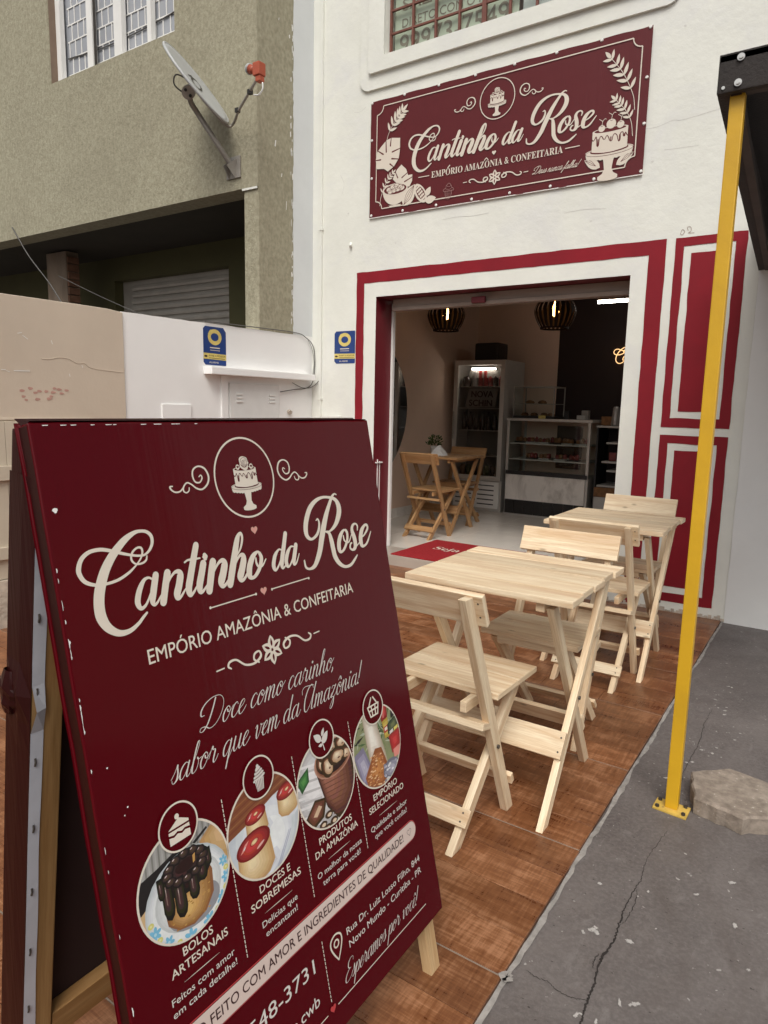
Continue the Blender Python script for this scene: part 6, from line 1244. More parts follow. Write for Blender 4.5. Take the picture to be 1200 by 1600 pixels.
def ph_nuts(pg, el, A, cx, r):
    gp(pg, el_pts(0, 0, 1, 1), (.42, .40, .41), (.72, .70, .70), 5, (-.7, .2), .7); rr = random.Random(5)
    for i in range(16): y = .7-.11*i; pg(ink(.46, .43, .45) if i % 2 else ink(.70, .68, .68), [(-1, y), (-.25, y-.16), (-.25, y-.21), (-1, y-.06)])
    gp(pg, [(-.98, .38), (-.55, .56), (-.58, .25), (-.85, .08)], (.02, .09, .02), (.10, .30, .09), 4)
    gp(pg, [(-.88, -.52), (-.5, -.22), (-.1, -.32), (-.28, -.7), (-.7, -.82)], (.05, .014, .008), (.30, .12, .07), 5, (-.5, -.45)); pg(ink(.58, .42, .28), [(-.62, -.55), (-.4, -.38), (-.3, -.45), (-.5, -.6)])
    cup = [(-.36, .44), (.33, .20), (1.02, .46), (1, -.6), (.6, -.97), (.2, -.95), (-.12, -.55)]; gp(pg, cup, (.045, .012, .008), (.30, .115, .075), 8, (-.02, -.05), .75)
    for i in range(9): y = .1-.11*i; pg(ink(.13, .04, .024), [(-.2+.03*i, y), (.95, y-.12), (.95, y-.14), (-.2+.03*i, y-.02)])
    gp(pg, el_pts(.33, .43, .70, .42, .05), (.42, .22, .16), (.22, .08, .05), 3, None, .1); gp(pg, el_pts(.34, .46, .63, .36, .05), (.02, .006, .004), (.08, .025, .015), 3)
    for i, (x, y, rx, ry, a) in enumerate([(-.14, .44, .10, .16, .2), (.02, .58, .16, .13, 1.0), (.30, .68, .20, .12, .5), (.66, .66, .19, .14, .2), (.76, .36, .18, .13, .4), (.10, .30, .19, .23, .3), (.46, .40, .27, .17, -.3)]):
        gp(pg, blob(x-.02, y+.02, rx*1.15, ry*1.18, i+9, 16, .2), (.05, .014, .008), (.26, .10, .06), 4); gp(pg, blob(x+.02, y-.01, rx*.78, ry*.75, i+2, 16, .45), (.44, .28, .16), (.76, .64, .48), 5, (x-.02, y+.05), .8); pg(ink(.12, .035, .02), blob(x+.05, y-.05, rx*.18, ry*.12, i+4, 8))
    for i, (x, y) in enumerate(((-.35, -.85), (-.12, -.72), (.02, -.92), (-.5, -.95), (-.22, -.98))): gp(pg, blob(x, y, .14, .085, i*3, 12), (.05, .014, .008), (.28, .10, .07), 3); pg('p_nut', blob(x+.02, y-.01, .07, .04, i*5))
def ph_goods(pg, el, A, cx, r):
    el('p_olive', 0, 0, 1, 1); rr = random.Random(3)
    for i in range(120):
        x, y = rr.uniform(-1.1, 1), rr.uniform(-.2, 1.05); a = rr.uniform(-.6, 1.4)+(1.6 if x > 0 else 0); L = rr.uniform(.15, .5); w = rr.uniform(.012, .04)
        pg(rr.choice([ink(.03, .06, .02), ink(.06, .12, .03), 'p_black', ink(.34, .38, .28), ink(.16, .20, .07), ink(.46, .48, .36)]), [(x, y), (x+L*.5*math.cos(a)-w*math.sin(a), y+L*.5*math.sin(a)+w*math.cos(a)), (x+L*math.cos(a), y+L*math.sin(a)), (x+L*.5*math.cos(a)+w*math.sin(a), y+L*.5*math.sin(a)-w*math.cos(a))])
    gp(pg, [(-1, .1), (-.6, .2), (-.3, -.6), (-.8, -.8)], (.20, .18, .26), (.46, .44, .54), 4); gp(pg, [(-.48, 1), (.05, 1), (.10, .4), (.26, -.25), (.30, -.6), (-.4, -.5), (-.45, .2)], (.40, .32, .24), (.78, .74, .66), 7, (-.22, .35), .8)
    gp(pg, [(-.15, -.02), (.12, -.08), (.34, -.75), (0, -1), (-.6, -.88), (-.68, -.55)], (.26, .07, .02), (.56, .24, .08), 5)
    for i in range(110):
        x = rr.uniform(-.62, .30); y = rr.uniform(-.97, -.12)
        if abs(x+.15) < .12+.5*(-y): pg(rr.choice([ink(.28, .08, .02), ink(.62, .32, .14), ink(.50, .20, .06), ink(.70, .46, .26)]), blob(x, y, .045, .018, i, 8))
    gp(pg, [(.28, .50), (.55, .55), (.58, .80), (.50, .98), (.36, .98), (.28, .80)], (.22, .01, .01), (.62, .08, .06), 5); pg('p_redl', [(.36, .58), (.40, .58), (.42, .85), (.38, .85)]); gp(pg, [(.30, .50), (.55, .54), (.54, .04), (.32, .06)], (.40, .28, .04), (.70, .58, .16), 4); pg(ink(.40, .03, .03), [(.33, .34), (.53, .36), (.53, .20), (.33, .18)]); pg(ink(.66, .60, .50), [(.37, .31), (.49, .32), (.49, .24), (.37, .23)])
    gp(pg, [(.50, .36), (1, .5), (1, .15), (.48, .1)], (.02, .03, .012), (.16, .20, .09), 4); pg('p_black', [(.75, .9), (1, .9), (1, .5), (.7, .45)]); pg(ink(.5, .5, .5), [(.8, .85), (.86, .85), (.84, .55), (.79, .55)])
    gp(pg, [(.48, .05), (1, .12), (.95, -.32), (.55, -.42)], (.30, .012, .014), (.60, .05, .05), 4); pg('p_redl', [(.60, -.34), (.98, -.3), (.9, -.55), (.6, -.55)]); pg('white_print', [(.55, .15), (.72, .18), (.72, .10), (.55, .07)]); pg(ink(.62, .52, .12), [(.76, .18), (.95, .21), (.95, .13), (.76, .10)])
    A.text('white_print', 'TABAS', cx+.66*r, cx+.96*r, CYP-.13*r, .10*r, .006, 2); A.ring('white_print', cx+.60*r, CYP-.10*r, .05*r, .02*r, 2, 12)
    gp(pg, el_pts(.42, -.75, .37, .25), (.14, .14, .18), (.44, .44, .52), 4)
    for i in range(34): pg(rr.choice(['p_cloth', ink(.22, .22, .28), 'p_lilac', ink(.66, .66, .70)]), blob(rr.uniform(.10, .72), rr.uniform(-.97, -.56), .055, .03, i*3, 8))
for i, (fn, nm) in enumerate(((ph_cake, 'cake_photo'), (ph_flan, 'pudding_photo'), (ph_nuts, 'nut_photo'), (ph_goods, 'grocery_photo'))): photo(i, fn, nm)
for ix, cx in enumerate(CX):
    A = Art(); cx += .0005; cyi = -.6605; A.ell('vinyl', cx, cyi, .0385, layer=4, n=44); A.ring('cream', cx, cyi, .0378, .0030, 5, 44)
    K = .0375; L = 6
    pg = lambda ink, pts, l=0: A.poly(ink, [(cx+x*K, cyi+y*K) for x, y in pts], L+l)
    if ix == 0:
        pg('cream', [(-.55, .02), (.05, .38), (.55, .12), (.55, .02)]); A.ell('cream', cx-.02*K, cyi+.46*K, .12*K, layer=L, n=14)
        pg('cream', [(-.55, -.06), (.55, -.06), (.55, -.22), (.3, -.17), (.12, -.24), (-.1, -.16), (-.3, -.24), (-.55, -.18)]); pg('cream', [(-.55, -.28), (-.3, -.34), (-.1, -.26), (.12, -.34), (.3, -.27), (.55, -.32), (.55, -.62), (-.55, -.62)])
    elif ix == 1:
        pg('white_print', [(-.30, -.08), (.34, -.08), (.24, -.64), (-.20, -.64)])
        for q in range(6): A.stroke('vinyl', [(cx+(-.24+.11*q)*K, cyi-.10*K, .022*K), (cx+(-.17+.08*q)*K, cyi-.62*K, .022*K)], L+1)
        for y, w in ((-.02, .42), (.13, .36), (.28, .28), (.42, .18), (.54, .09)): A.ell('white_print', cx+.02*K, cyi+y*K, w*K, .11*K, L, 20, .2)
        for y, w in ((.055, .36), (.205, .28), (.355, .2)): A.stroke('vinyl', [(cx-w*K, cyi+(y-.05)*K, .02*K), (cx, cyi+(y-.02)*K, .03*K), (cx+(w+.03)*K, cyi+(y+.09)*K, .02*K)], L+1, 4)
    elif ix == 2:
        A.leaf('white_print', (cx-.05*K, cyi-.1*K), (cx-.62*K, cyi+.40*K), .42*K, L); A.leaf('white_print', (cx-.02*K, cyi-.28*K), (cx+.55*K, cyi+.25*K), .42*K, L); A.leaf('white_print', (cx+.02*K, cyi+.12*K), (cx+.28*K, cyi+.52*K), .22*K, L); A.leaf('white_print', (cx+.0*K, cyi-.32*K), (cx-.36*K, cyi-.3*K), .18*K, L)
        A.stroke('white_print', [(cx-.12*K, cyi+.1*K, .04*K), (cx+.0*K, cyi-.25*K, .06*K), (cx+.08*K, cyi-.66*K, .07*K)], L)
    else:
        for a, b in (((-.55, .12), (.55, .12)), ((-.45, -.14), (.45, -.14)), ((-.36, -.5), (.36, -.5)), ((-.55, .12), (-.36, -.5)), ((.55, .12), (.36, -.5)), ((-.2, .12), (-.14, -.5)), ((.2, .12), (.14, -.5))):
            A.stroke('cream', [(cx+a[0]*K, cyi+a[1]*K, .10*K), (cx+b[0]*K, cyi+b[1]*K, .10*K)], L)
        for s_ in (-1, 1): A.stroke('cream', [(cx+s_*.42*K, cyi+.14*K, .10*K), (cx+s_*.10*K, cyi+.60*K, .10*K)], L)
    A.emit('icon_medallion', SB, MS, z0=.0018, lz=.0003)
A = Art()
for x0, y0, y1 in ((.2255, -.661, -.942), (.4075, -.661, -.941), (.590, -.660, -.940), (.4085, -1.036, -1.160)):
    y = y0
    while y > y1: A.stroke('cream', [(x0, y, .0017), (x0+.0002, y-.0062, .0017)], cap=False); y -= .0084
    A.emit('dashed_divider', SB, MS)['kind'] = 'stuff'; A = Art()
H = [(.134, .104, .1655, 'BOLOS', .077, .194, 'ARTESANAIS', .070, .201, 'Feitos com amor', .069, .203, 'em cada detalhe!'), (.317, .277, .358, 'DOCES E', .251, .383, 'SOBREMESAS', .270, .364, 'Delícias que', .275, .360, 'encantam!'),
     (.500, .446, .554, 'PRODUTOS', .429, .570, 'DA AMAZÔNIA', .426, .574, 'O melhor da nossa', .438, .565, 'terra para você!'), (.684, .637, .732, 'EMPÓRIO', .615, .754, 'SELECIONADO', .611, .758, 'Qualidade e sabor', .621, .752, 'que você confia!')]
for cx, a, b, t1, c_, d_, t2, e_, f_, t3, g_, h_, t4 in H:
    A.text('cream', t1, a, b, -.8605, .0135, .010); A.text('cream', t2, c_, d_, -.8820, .0135, .010); A.text('white_print', t3, e_, f_, -.921, .0112, .004); A.text('white_print', t4, g_, h_, -.940, .0112, .004)
    A.stroke('cream', [(cx-.037, -.8985, .0003), (cx, -.8985, .0014), (cx+.037, -.8985, .0003)], sub=3, cap=False); A.emit('caption', SB, MS); A = Art()
A.text('white_print', '548-3731', .203, .379, -1.0795, .0272, .0); A.emit('contact_lettering', SB, MS); A = Art(); A.text('white_print', '@cantinhodarose.cwb', .070, .378, -1.143, .0215, .0)
A.emit('contact_lettering', SB, MS); A = Art(); A.text('white_print', 'Rua Dr. Luiz Losso Filho, 844', .483, .773, -1.0715, .0145, .004); A.text('white_print', 'Novo Mundo - Curitiba - PR', .485, .772, -1.0995, .0145, .004)
A.emit('address_lettering', SB, MS); A = Art(); A.stroke('cream', [(.427, -1.1775, .0020), (.770, -1.1790, .0020)]); A.stroke('cream', [(.393, -1.1775, .0020), (.060, -1.1765, .0020)])
A.stroke('cream', [(.448, -1.0995, .0028), (.437, -1.082, .0034), (.4305, -1.066, .0036), (.4335, -1.0535, .0036), (.448, -1.0475, .0036), (.4625, -1.0535, .0036), (.4655, -1.066, .0036), (.459, -1.082, .0034), (.448, -1.0995, .0028)]); A.ring('cream', .448, -1.066, .0072, .0032, 0, 24)
A.emit('pin_and_rules', SB, MS)
A = Art()
def pillp(x0, x1, y0, y1):
    r = (y0-y1)/2; yc = (y0+y1)/2; return [(x1-r+r*math.sin(t), yc+r*math.cos(t)) for t in np.linspace(0, math.pi, 14)]+[(x0+r-r*math.sin(t), yc-r*math.cos(t)) for t in np.linspace(0, math.pi, 14)]
A.poly('redprint', pillp(.030, .7775, -.9650, -1.0120)); A.poly('darkprint', pillp(.0318, .7757, -.9668, -1.0102), 1); A.poly('pill', pillp(.0328, .7747, -.9678, -1.0092), 2)
A.text('darkprint', 'TUDO FEITO COM AMOR E INGREDIENTES DE QUALIDADE!', .052, .720, -.9965, .0175, .004, 3); A.heart('darkprint', .7465, -.9885, .0085, 3, .0009); A.emit('ribbon', SB, MS); A = Art(); A.heart('redprint', .4095, -1.1745, .0085, 3)
A.emit('printed_heart', SB, MS)

# ================================================================== banner above the door
BN = thing('shop_banner', 'wine red vinyl shop banner with cream lettering and drawings above the door', 'banner', (1.6, -.02, 2.97))
BX, BZ, BW_, BH_ = .487, 2.976, 2.2477, .9138
MBn = Matrix(((1, 0, 0, BX), (0, 0, -1, -.016), (0, 1, 0, BZ), (0, 0, 0, 1)))
nx, ny = 36, 14; v = []
for j in range(ny+1):
    for i in range(nx+1):
        x = BW_*i/nx; y = BH_*j/ny; e = .0
        if j in (0, ny): y += .003*math.sin(x*2*math.pi/.32)*(1 if j else -1)
        edgef = min(x, BW_-x, y, BH_-y); z = .004*math.exp(-max(0, edgef)/.05)*noise.noise((x*12, y*12, 1))
        v.append((x, y, z))
W1 = nx+1; f = [(j*W1+i, j*W1+i+1, (j+1)*W1+i+1, (j+1)*W1+i) for j in range(ny) for i in range(nx)]
sheet = mesh('sheet', v, f, 'vinylb', None, True); sheet.parent = BN; sheet.matrix_parent_inverse = Matrix.Translation(-BN.location); sheet.matrix_basis = MBn
box('batten', (BX+.004, -.012, BZ+.004), (BX+BW_-.004, -.001, BZ+.03), 'wood', BN); box('batten', (BX+.004, -.012, BZ+BH_-.03), (BX+BW_-.004, -.001, BZ+BH_-.004), 'wood', BN)
mesh('hem', [(BX, -.0165, BZ-.004), (BX+BW_, -.0165, BZ-.004), (BX+BW_, -.004, BZ-.004), (BX, -.004, BZ-.004), (BX, -.0165, BZ+.001), (BX+BW_, -.0165, BZ+.001)], [(0, 1, 2, 3), (0, 4, 5, 1)], 'white', BN)
pins = [(x, BH_-.008) for x in np.linspace(.012, BW_-.018, 8)]+[(x, .018) for x in np.linspace(.02, BW_-.012, 8)]+[(.014, .616), (.018, .316), (BW_-.018, .602), (BW_-.014, .317)]
for x, y in pins: MB().cyl((BX+x, -.0175, BZ+y), (BX+x, -.024, BZ+y), .0115, .0075, 10).build('pin', 'white', BN)
A = Art(.00004)
bx = lambda x: .389+2.048*(x-38.7)/1000; by = lambda y: .640-2.07*(y-166.4)/1000
logo(A, 'cream', bx, by, 2.05)
A.text('cream', serif('EMPORIO AMAZONIA')+' & '+serif('CONFEITARIA'), .605, 1.684, .229, .047)
for x, kind in ((.757, 'a'), (1.084, 'c')):
    if kind == 'a': A.stroke('cream', [(x-.004, .281, .007), (x+.012, .296, .009)])
    else: A.stroke('cream', [(x-.016, .281, .006), (x, .297, .007), (x+.016, .281, .006)], sub=2)
A.stroke('cream', [(.486, .251, .006), (.583, .250, .006)]); A.stroke('cream', [(1.702, .254, .006), (1.803, .255, .006)]); A.heart('cream', 1.146, .323, .017)
script(A, 'cream', 'Deus nunca falha!', 1.462, 1.825, .118, .024, .0030, .0036, .55, mono=True)
A.emit('lettering', BN, MBn, z0=.0055)
A = Art(.00004)
L_, R_, T_, B_ = .068, 2.189, .862, .060; r = .062; P_ = []
for cx, cy_, a0, a1 in ((L_, T_, 0, -90), (R_, T_, -90, -180), (R_, B_, 180, 90), (L_, B_, 90, 0)):
    P_ += [(cx+r*math.cos(rad(a)), cy_+r*math.sin(rad(a))) for a in np.linspace(a1 if False else a0, a1, 6)]
# order the notched corners clockwise
P_ = []
for cx, cy_, aa in ((L_, T_, (270, 360)), (R_, T_, (180, 270)), (R_, B_, (90, 180)), (L_, B_, (0, 90))): P_ += [(cx+r*math.cos(rad(a)), cy_+r*math.sin(rad(a))) for a in np.linspace(aa[0], aa[1], 7)]
P_.append(P_[0])
for i in range(len(P_)-1): A.stroke('cream', [(P_[i][0], P_[i][1], .0075), (P_[i+1][0], P_[i+1][1], .0075)], 0, 1, cap=False)
A.ring('cream', 1.153, .7005, .140, .0065, 1); cake_art(A, 'cream', 'vinylb', 1.153, .672, .075, 'rose', 1)
sx_ = lambda x: 1.153+(x-405)*2.0/1000; sy_ = lambda y: .7005-(y-109.5)*1.9/1000
logo(A, 'cream', sx_, sy_, 2.0, 1, SWIRL, 1.15); logo(A, 'cream', lambda x: 2*1.153-sx_(x), sy_, 2.0, 1, SWIRL, 1.15)
fx2 = lambda x: 1.160+(x-402)*1.9/1000; fy2 = lambda y: .148-(y-446)*1.7/1000
logo(A, 'cream', fx2, fy2, 1.9, 1, FLOURISH, 1.1); logo(A, 'cream', lambda x: 2.32-fx2(x), lambda y: .296-fy2(y), 1.9, 1, FLOURISH, 1.1); flower_art(A, 'cream', 'vinylb', 1.160, .148, .055, 1)
A.emit('emblem', BN, MBn, z0=.0055)
A = Art(.00004)
def DRW(nm):
    global A
    A.emit(nm, BN, MBn, z0=.0058, lz=.0003); A = Art(.00004)
branch_art(A, 'cream', [(1.985, .775), (2.055, .69), (2.106, .606), (2.152, .503), (2.167, .416)], 6, .080, .024, 1); DRW('leaf_branch')
branch_art(A, 'cream', [(2.035, .505), (2.080, .458), (2.121, .403), (2.151, .338), (2.165, .253)], 6, .058, .018, 1); DRW('leaf_branch')
branch_art(A, 'cream', [(.318, .785), (.270, .742), (.223, .694), (.175, .612), (.162, .508)], 6, .080, .024, 1); DRW('leaf_branch')
branch_art(A, 'cream', [(.235, .325), (.190, .285), (.150, .225), (.120, .150), (.110, .085)], 6, .046, .014, 1); DRW('leaf_branch')
A.poly('cream', [(.165, .590), (.215, .600), (.299, .585), (.300, .50), (.290, .43), (.245, .375), (.185, .345), (.145, .372), (.075, .380), (.060, .45), (.075, .515), (.120, .555)], 2)
for a, b in (((.212, .60), (.205, .54)), ((.302, .505), (.225, .490)), ((.288, .425), (.222, .438)), ((.240, .372), (.205, .40)), ((.060, .45), (.11, .448)), ((.075, .525), (.135, .487)), ((.160, .60), (.165, .50))): A.stroke('vinylb', [(a[0], a[1], .006), (b[0], b[1], .012)], 3)
DRW('monstera_leaf')
A.poly('cream', [(.317, .377), (.365, .335), (.385, .285), (.425, .285), (.426, .237), (.40, .195), (.30, .215), (.236, .276), (.250, .305), (.275, .345)], 2)
for a, b in (((.378, .305), (.325, .275)), ((.424, .265), (.352, .240)), ((.262, .325), (.285, .28))): A.stroke('vinylb', [(a[0], a[1], .006), (b[0], b[1], .010)], 3)
DRW('monstera_leaf')
A.poly('cream', [(.139, .195)]+[(.2615+.1225*math.cos(t), .193+.120*math.sin(t)) for t in np.linspace(math.pi, 2*math.pi, 20)]+[(.384, .195)], 4); A.poly('cream', [(.20, .072), (.325, .072), (.31, .060), (.215, .060)], 4)
A.ell('cream', .2615, .195, .1225, .046, 5); A.ell('vinylb', .2615, .195, .110, .038, 6)
for x, y in ((.20, .20), (.235, .215), (.275, .222), (.31, .208), (.25, .185), (.29, .190), (.215, .180), (.33, .195), (.262, .205)): A.ell('cream', x, y, .026, .017, 7, 14, .4); A.ring('vinylb', x, y, .026, .0025, 8, 14, ry=.017)
DRW('bowl_drawing')
A.leaf('cream', (.345, .053), (.452, .205), .115, 6)
for k_ in (-.6, -.2, .2, .6): A.stroke('vinylb', [(.350, .060, .0025), (.398+.04*k_*.9, .128-.03*k_, .003), (.446, .198, .0025)], 7, 5)
A.ell('cream', .507, .128, .045, .088, 6, 30, .62); A.ell('vinylb', .509, .130, .031, .066, 7, 24, .62)
for i in range(5):
    for s_ in (-1, 0, 1): 
        t = (i-2)*.026; x = .509+.62*0-t*math.sin(.62)+s_*.015*math.cos(.62); y = .130+t*math.cos(.62)+s_*.015*math.sin(.62); A.ell('cream', x, y, .0085, .0105, 8, 10, .62)
DRW('cocoa_drawing'); A.leaf('cream', (.555, .060), (.655, .075), .06, 5); A.leaf('cream', (.560, .10), (.60, .165), .05, 5)
DRW('leaf_drawing')
MT['dimprint'] = pm('dim_pink_print', (0.30, 0.16, 0.15), 0.4, 0.05, 4)
A.stroke('dimprint', [(.735, .108, .004), (.745, .053, .004), (.785, .056, .004), (.797, .112, .004)], 5, 2); 
for q in range(4): A.stroke('dimprint', [(.745+.013*q, .106, .0025), (.750+.010*q, .056, .0025)], 5)
A.stroke('dimprint', [(.725, .108, .004), (.718, .120, .004), (.74, .132, .004), (.745, .148, .004), (.768, .165, .004), (.788, .148, .004), (.795, .13, .004), (.812, .12, .004), (.805, .108, .004), (.725, .108, .004)], 6, 4); A.stroke('dimprint', [(.735, .128, .003), (.77, .118, .003), (.80, .13, .003)], 6, 4); A.stroke('dimprint', [(.748, .148, .003), (.77, .138, .003), (.79, .148, .003)], 6, 4)
DRW('cupcake_drawing')
for sg in (-1, 1):
    xc = 2.013+sg*.125; A.leaf('cream', (2.013+sg*.055, .085), (2.013+sg*.168, .150), .060, 4)
    for k_ in (-.35, 0, .35): A.stroke('vinylb', [(2.013+sg*.085, .100, .0025), (2.013+sg*(.125-.01*k_), .128+.03*k_, .0025), (2.013+sg*.162, .146, .0025)], 5, 4)
    DRW('whisk_drawing')
cake_art(A, 'cream', 'vinylb', 2.013, .190, .163, 'cherries', 6)
DRW('cake_drawing')

# ================================================================== things inside the shop
FL = .0905
ORD = ['first', 'second', 'third', 'fourth', 'fifth', 'sixth']
# doormat
DM = thing('doormat', 'wine red doormat with white lettering just inside the door', 'doormat', (1.3, .38, FL))
box('mat', (.80, -.04, FL+.0005), (1.95, .79, FL+.010), 'mat', DM, .003)
A = Art(); A.text('cream', serif('Seja'), .985, 1.245, .50, .115); A.text('cream', serif('bem-vindo'), 1.30, 1.80, .20, .10); A.emit('lettering', DM, Matrix(((1, 0, 0, 0), (0, 1, 0, -.12), (0, 0, 1, FL+.0103), (0, 0, 0, 1))))

# drinks fridge
FR = thing('drinks_fridge', 'tall steel framed drinks fridge with a glass door against the back wall', 'fridge', (.17, 3.15, FL))
fx0, fx1, fy0, fy1, fz1 = -.185, .515, 2.87, 3.48, 1.99
m = MB(); m.box((fx0, fy0+.05, FL+.42), (fx0+.04, fy1, fz1)); m.box((fx1-.04, fy0+.05, FL+.42), (fx1, fy1, fz1)); m.box((fx0+.0405, fy0+.05, fz1-.05), (fx1-.0405, fy1, fz1)); m.box((fx0+.0405, fy1-.04, FL+.42), (fx1-.0405, fy1-.001, fz1-.0505)); m.build('cabinet', 'fridge', FR)
box('plinth', (fx0, fy0+.05, FL), (fx1, fy1, FL+.4195), 'fridge', FR, .004)
box('vent_panel', (fx0+.03, fy0+.035, FL+.04), (fx1-.03, fy0+.0495, FL+.385), 'white', FR, .003)
for q in range(5):
    for x_ in (fx0+.06, .19): box('vent_slit', (x_, fy0+.0335, FL+.085+q*.060), (x_+.23, fy0+.0345, FL+.099+q*.060), 'black', FR)
m = MB(); m.box((fx0+.0405, fy0+.35, FL+.43), (fx1-.0405, fy0+.355, fz1-.051)); m.build('inner_back', 'fridgein', FR)
D = MB(); D.box((fx0, fy0, FL+.40), (fx0+.055, fy0+.045, fz1)); D.box((fx1-.055, fy0, FL+.40), (fx1, fy0+.045, fz1)); D.box((fx0+.0551, fy0+.001, fz1-.06), (fx1-.0551, fy0+.044, fz1)); D.box((fx0+.0551, fy0+.001, FL+.40), (fx1-.0551, fy0+.044, FL+.455)); DR = D.build('door', 'fridge', FR)
mesh('pane', [(fx0+.055, fy0+.02, FL+.455), (fx1-.055, fy0+.02, FL+.455), (fx1-.055, fy0+.02, fz1-.06), (fx0+.055, fy0+.02, fz1-.06)], [(0, 1, 2, 3)], 'glassd', DR)
box('handle', (fx0+.012, fy0-.035, 1.0), (fx0+.03, fy0-.018, 1.35), 'grey_metal', DR, .005)
SHV = [.80, 1.12, 1.40, 1.67]
for z in SHV: box('shelf', (fx0+.05, fy0+.06, z-.011), (fx1-.05, fy0+.345, z), 'fridge', FR)
box('lit_tube', (.02, fy0+.07, fz1-.115), (.35, fy0+.095, fz1-.092), 'tube', FR, .006)
box('header_card', (-.02, fy0+.10, fz1-.215), (.42, fy0+.104, fz1-.125), 'tray', FR)
NC = thing('shelf_card', 'grey shelf card lettered in dark capitals standing in the drinks fridge', 'card', (.15, 2.96, 1.40))
mesh('card', [(-.06, 2.955, 1.412), (.36, 2.955, 1.412), (.40, 2.965, 1.645), (-.01, 2.965, 1.645)], [(0, 1, 2, 3)], 'tray', NC)
A = Art(); A.text('darkprint', 'NOVA', .03, .33, 1.535, .075, .03); A.text('darkprint', 'SCHIN', .00, .32, 1.425, .075, .03); A.emit('lettering', NC, Matrix(((1, 0, 0, 0), (0, 0, -1, 2.952), (0, 1, 0, 0), (0, 0, 0, 1))))
for i, (x, k_) in enumerate([(.06, 'can_s'), (.135, 'can_r'), (.205, 'can_r')]):
    z = SHV[3]+.001; t = MB().lathe((x, 2.99, z), [(.001, 0), (.026, .0), (.031, .012), (.031, .20), (.026, .215), (.001, .215)], 14).build('drink_can', k_, None, True); tag(t, ['tall silver can on the top shelf of the drinks fridge', 'tall red can beside the silver one in the drinks fridge', 'right-hand tall red can on the top fridge shelf'][i], 'can')
for i in range(3): t = MB().lathe((.275+i*.07, 2.99, SHV[3]+.001), [(.001, 0), (.029, 0), (.031, .1), (.02, .13), (.012, .15), (.012, .17), (.001, .17)], 12).build('drink_bottle', 'can_r' if i != 1 else 'bottle', None, True); tag(t, ['small red bottle right after the tall red cans in the fridge', 'small dark bottle second from the right on the top fridge shelf', 'small red bottle at the far right of the top fridge shelf'][i], 'bottle', 'small bottles on the top fridge shelf')
t = MB().lathe((-.06, 3.0, SHV[3]+.001), [(.001, 0), (.05, 0), (.06, .06), (.05, .12), (.001, .13)], 14).build('round_bottle', 'bottle', None, True); tag(t, 'dark rounded bottle at the left of the top fridge shelf', 'bottle')
for i in range(6): t = MB().lathe((-.08+i*.085, 3.0, SHV[1]+.001), [(.001, 0), (.035, 0), (.035, .13), (.014, .19), (.014, .23), (.001, .23)], 12).build('drink_bottle', 'bottle', None, True); tag(t, ORD[i]+' dark bottle from the left on the middle fridge shelf', 'bottle', 'dark bottles on the middle fridge shelf')
for i in range(6): t = MB().lathe((-.08+i*.085, 3.0, FL+.43), [(.001, 0), (.034, 0), (.036, .12), (.025, .15), (.001, .152)], 12).build('juice_jar', ['pastry', 'leaf', 'bottle'][i % 3], None, True); tag(t, ORD[i]+' squat jar from the left on the bottom fridge shelf', 'jar', 'squat jars on the bottom fridge shelf')
tag(box('dark_box', (.00, 3.05, 1.9905), (.33, 3.35, 2.22), 'black', None, .03), 'black rounded box standing on top of the drinks fridge', 'box')

# refrigerated display case with marble front
DC = thing('display_case', 'glass display case with white marble front beside the drinks fridge', 'display case', (1.1, 3.15, FL))
dx0, dx1, dy0, dy1 = .58, 1.615, 2.87, 3.45
box('base', (dx0, dy0+.02, FL), (dx1, dy1, .60), 'fridge', DC)
box('marble_front', (dx0+.01, dy0, .285), (dx1-.03, dy0+.0195, .595), 'marble', DC)
for q in range(8): box('vent_grille', (dx0+.012+q*.125, dy0+.005, FL+.02), (dx0+.131+q*.125, dy0+.0195, .283), 'black', DC)
box('dark_sill', (dx0+.005, dy0-.004, .5965), (dx1-.005, dy0+.011, .645), 'black', DC); box('dark_panel', (1.02, dy1-.024, .66), (1.35, dy1-.0205, 1.2), 'bottle', DC)
for x in (dx0, dx1-.03): box('corner_post', (x, dy0, .601), (x+.03, dy0+.03, 1.255), 'fridge', DC)
for x in (dx0, dx1-.03): box('corner_post', (x, dy1-.03, .601), (x+.03, dy1, 1.255), 'fridge', DC)
box('top', (dx0-.01, dy0-.01, 1.256), (dx1+.02, dy1, 1.285), 'fridge', DC)
box('back', (dx0+.0305, dy1-.02, .601), (dx1-.0305, dy1-.001, 1.255), 'inwall', DC)
for z in (.79, .985): box('shelf', (dx0+.031, dy0+.04, z-.012), (dx1-.031, dy1-.03, z), 'foam', DC)
mesh('pane', [(dx0+.03, dy0+.012, .601), (dx1-.03, dy0+.012, .601), (dx1-.03, dy0+.012, 1.255), (dx0+.03, dy0+.012, 1.255)], [(0, 1, 2, 3)], 'glass', DC)
mesh('pane', [(dx1-.01, dy0+.03, .601), (dx1-.01, dy1-.03, .601), (dx1-.01, dy1-.03, 1.255), (dx1-.01, dy0+.03, 1.255)], [(0, 1, 2, 3)], 'glass', DC)
rr = random.Random(12)
def pastry(x, y, z, i, where):
    t = thing('pastry_tray', '%s white pastry tray from the left on the %s of the display case' % (ORD[i], where), 'pastry tray', (x, y, z), 0, 'pastry trays on the %s of the display case' % where)
    box('tray', (x-.068, y-.06, z+.0005), (x+.068, y+.06, z+.016), 'foam' if i % 3 else 'black', t, .004)
    for q in range(3):
        c_ = (x-.045+.045*q, y, z+.0145); MB().lathe((c_[0]+rr.uniform(-.006, .006), y+rr.uniform(-.02, .02), z+.0165), [(.022, 0), (.027, .016), (.024, .036+.02*rr.random()), (.001, .046+.024*rr.random())], 9).build('pastry', 'pastry' if rr.random() < .65 else 'can_r', t, True)
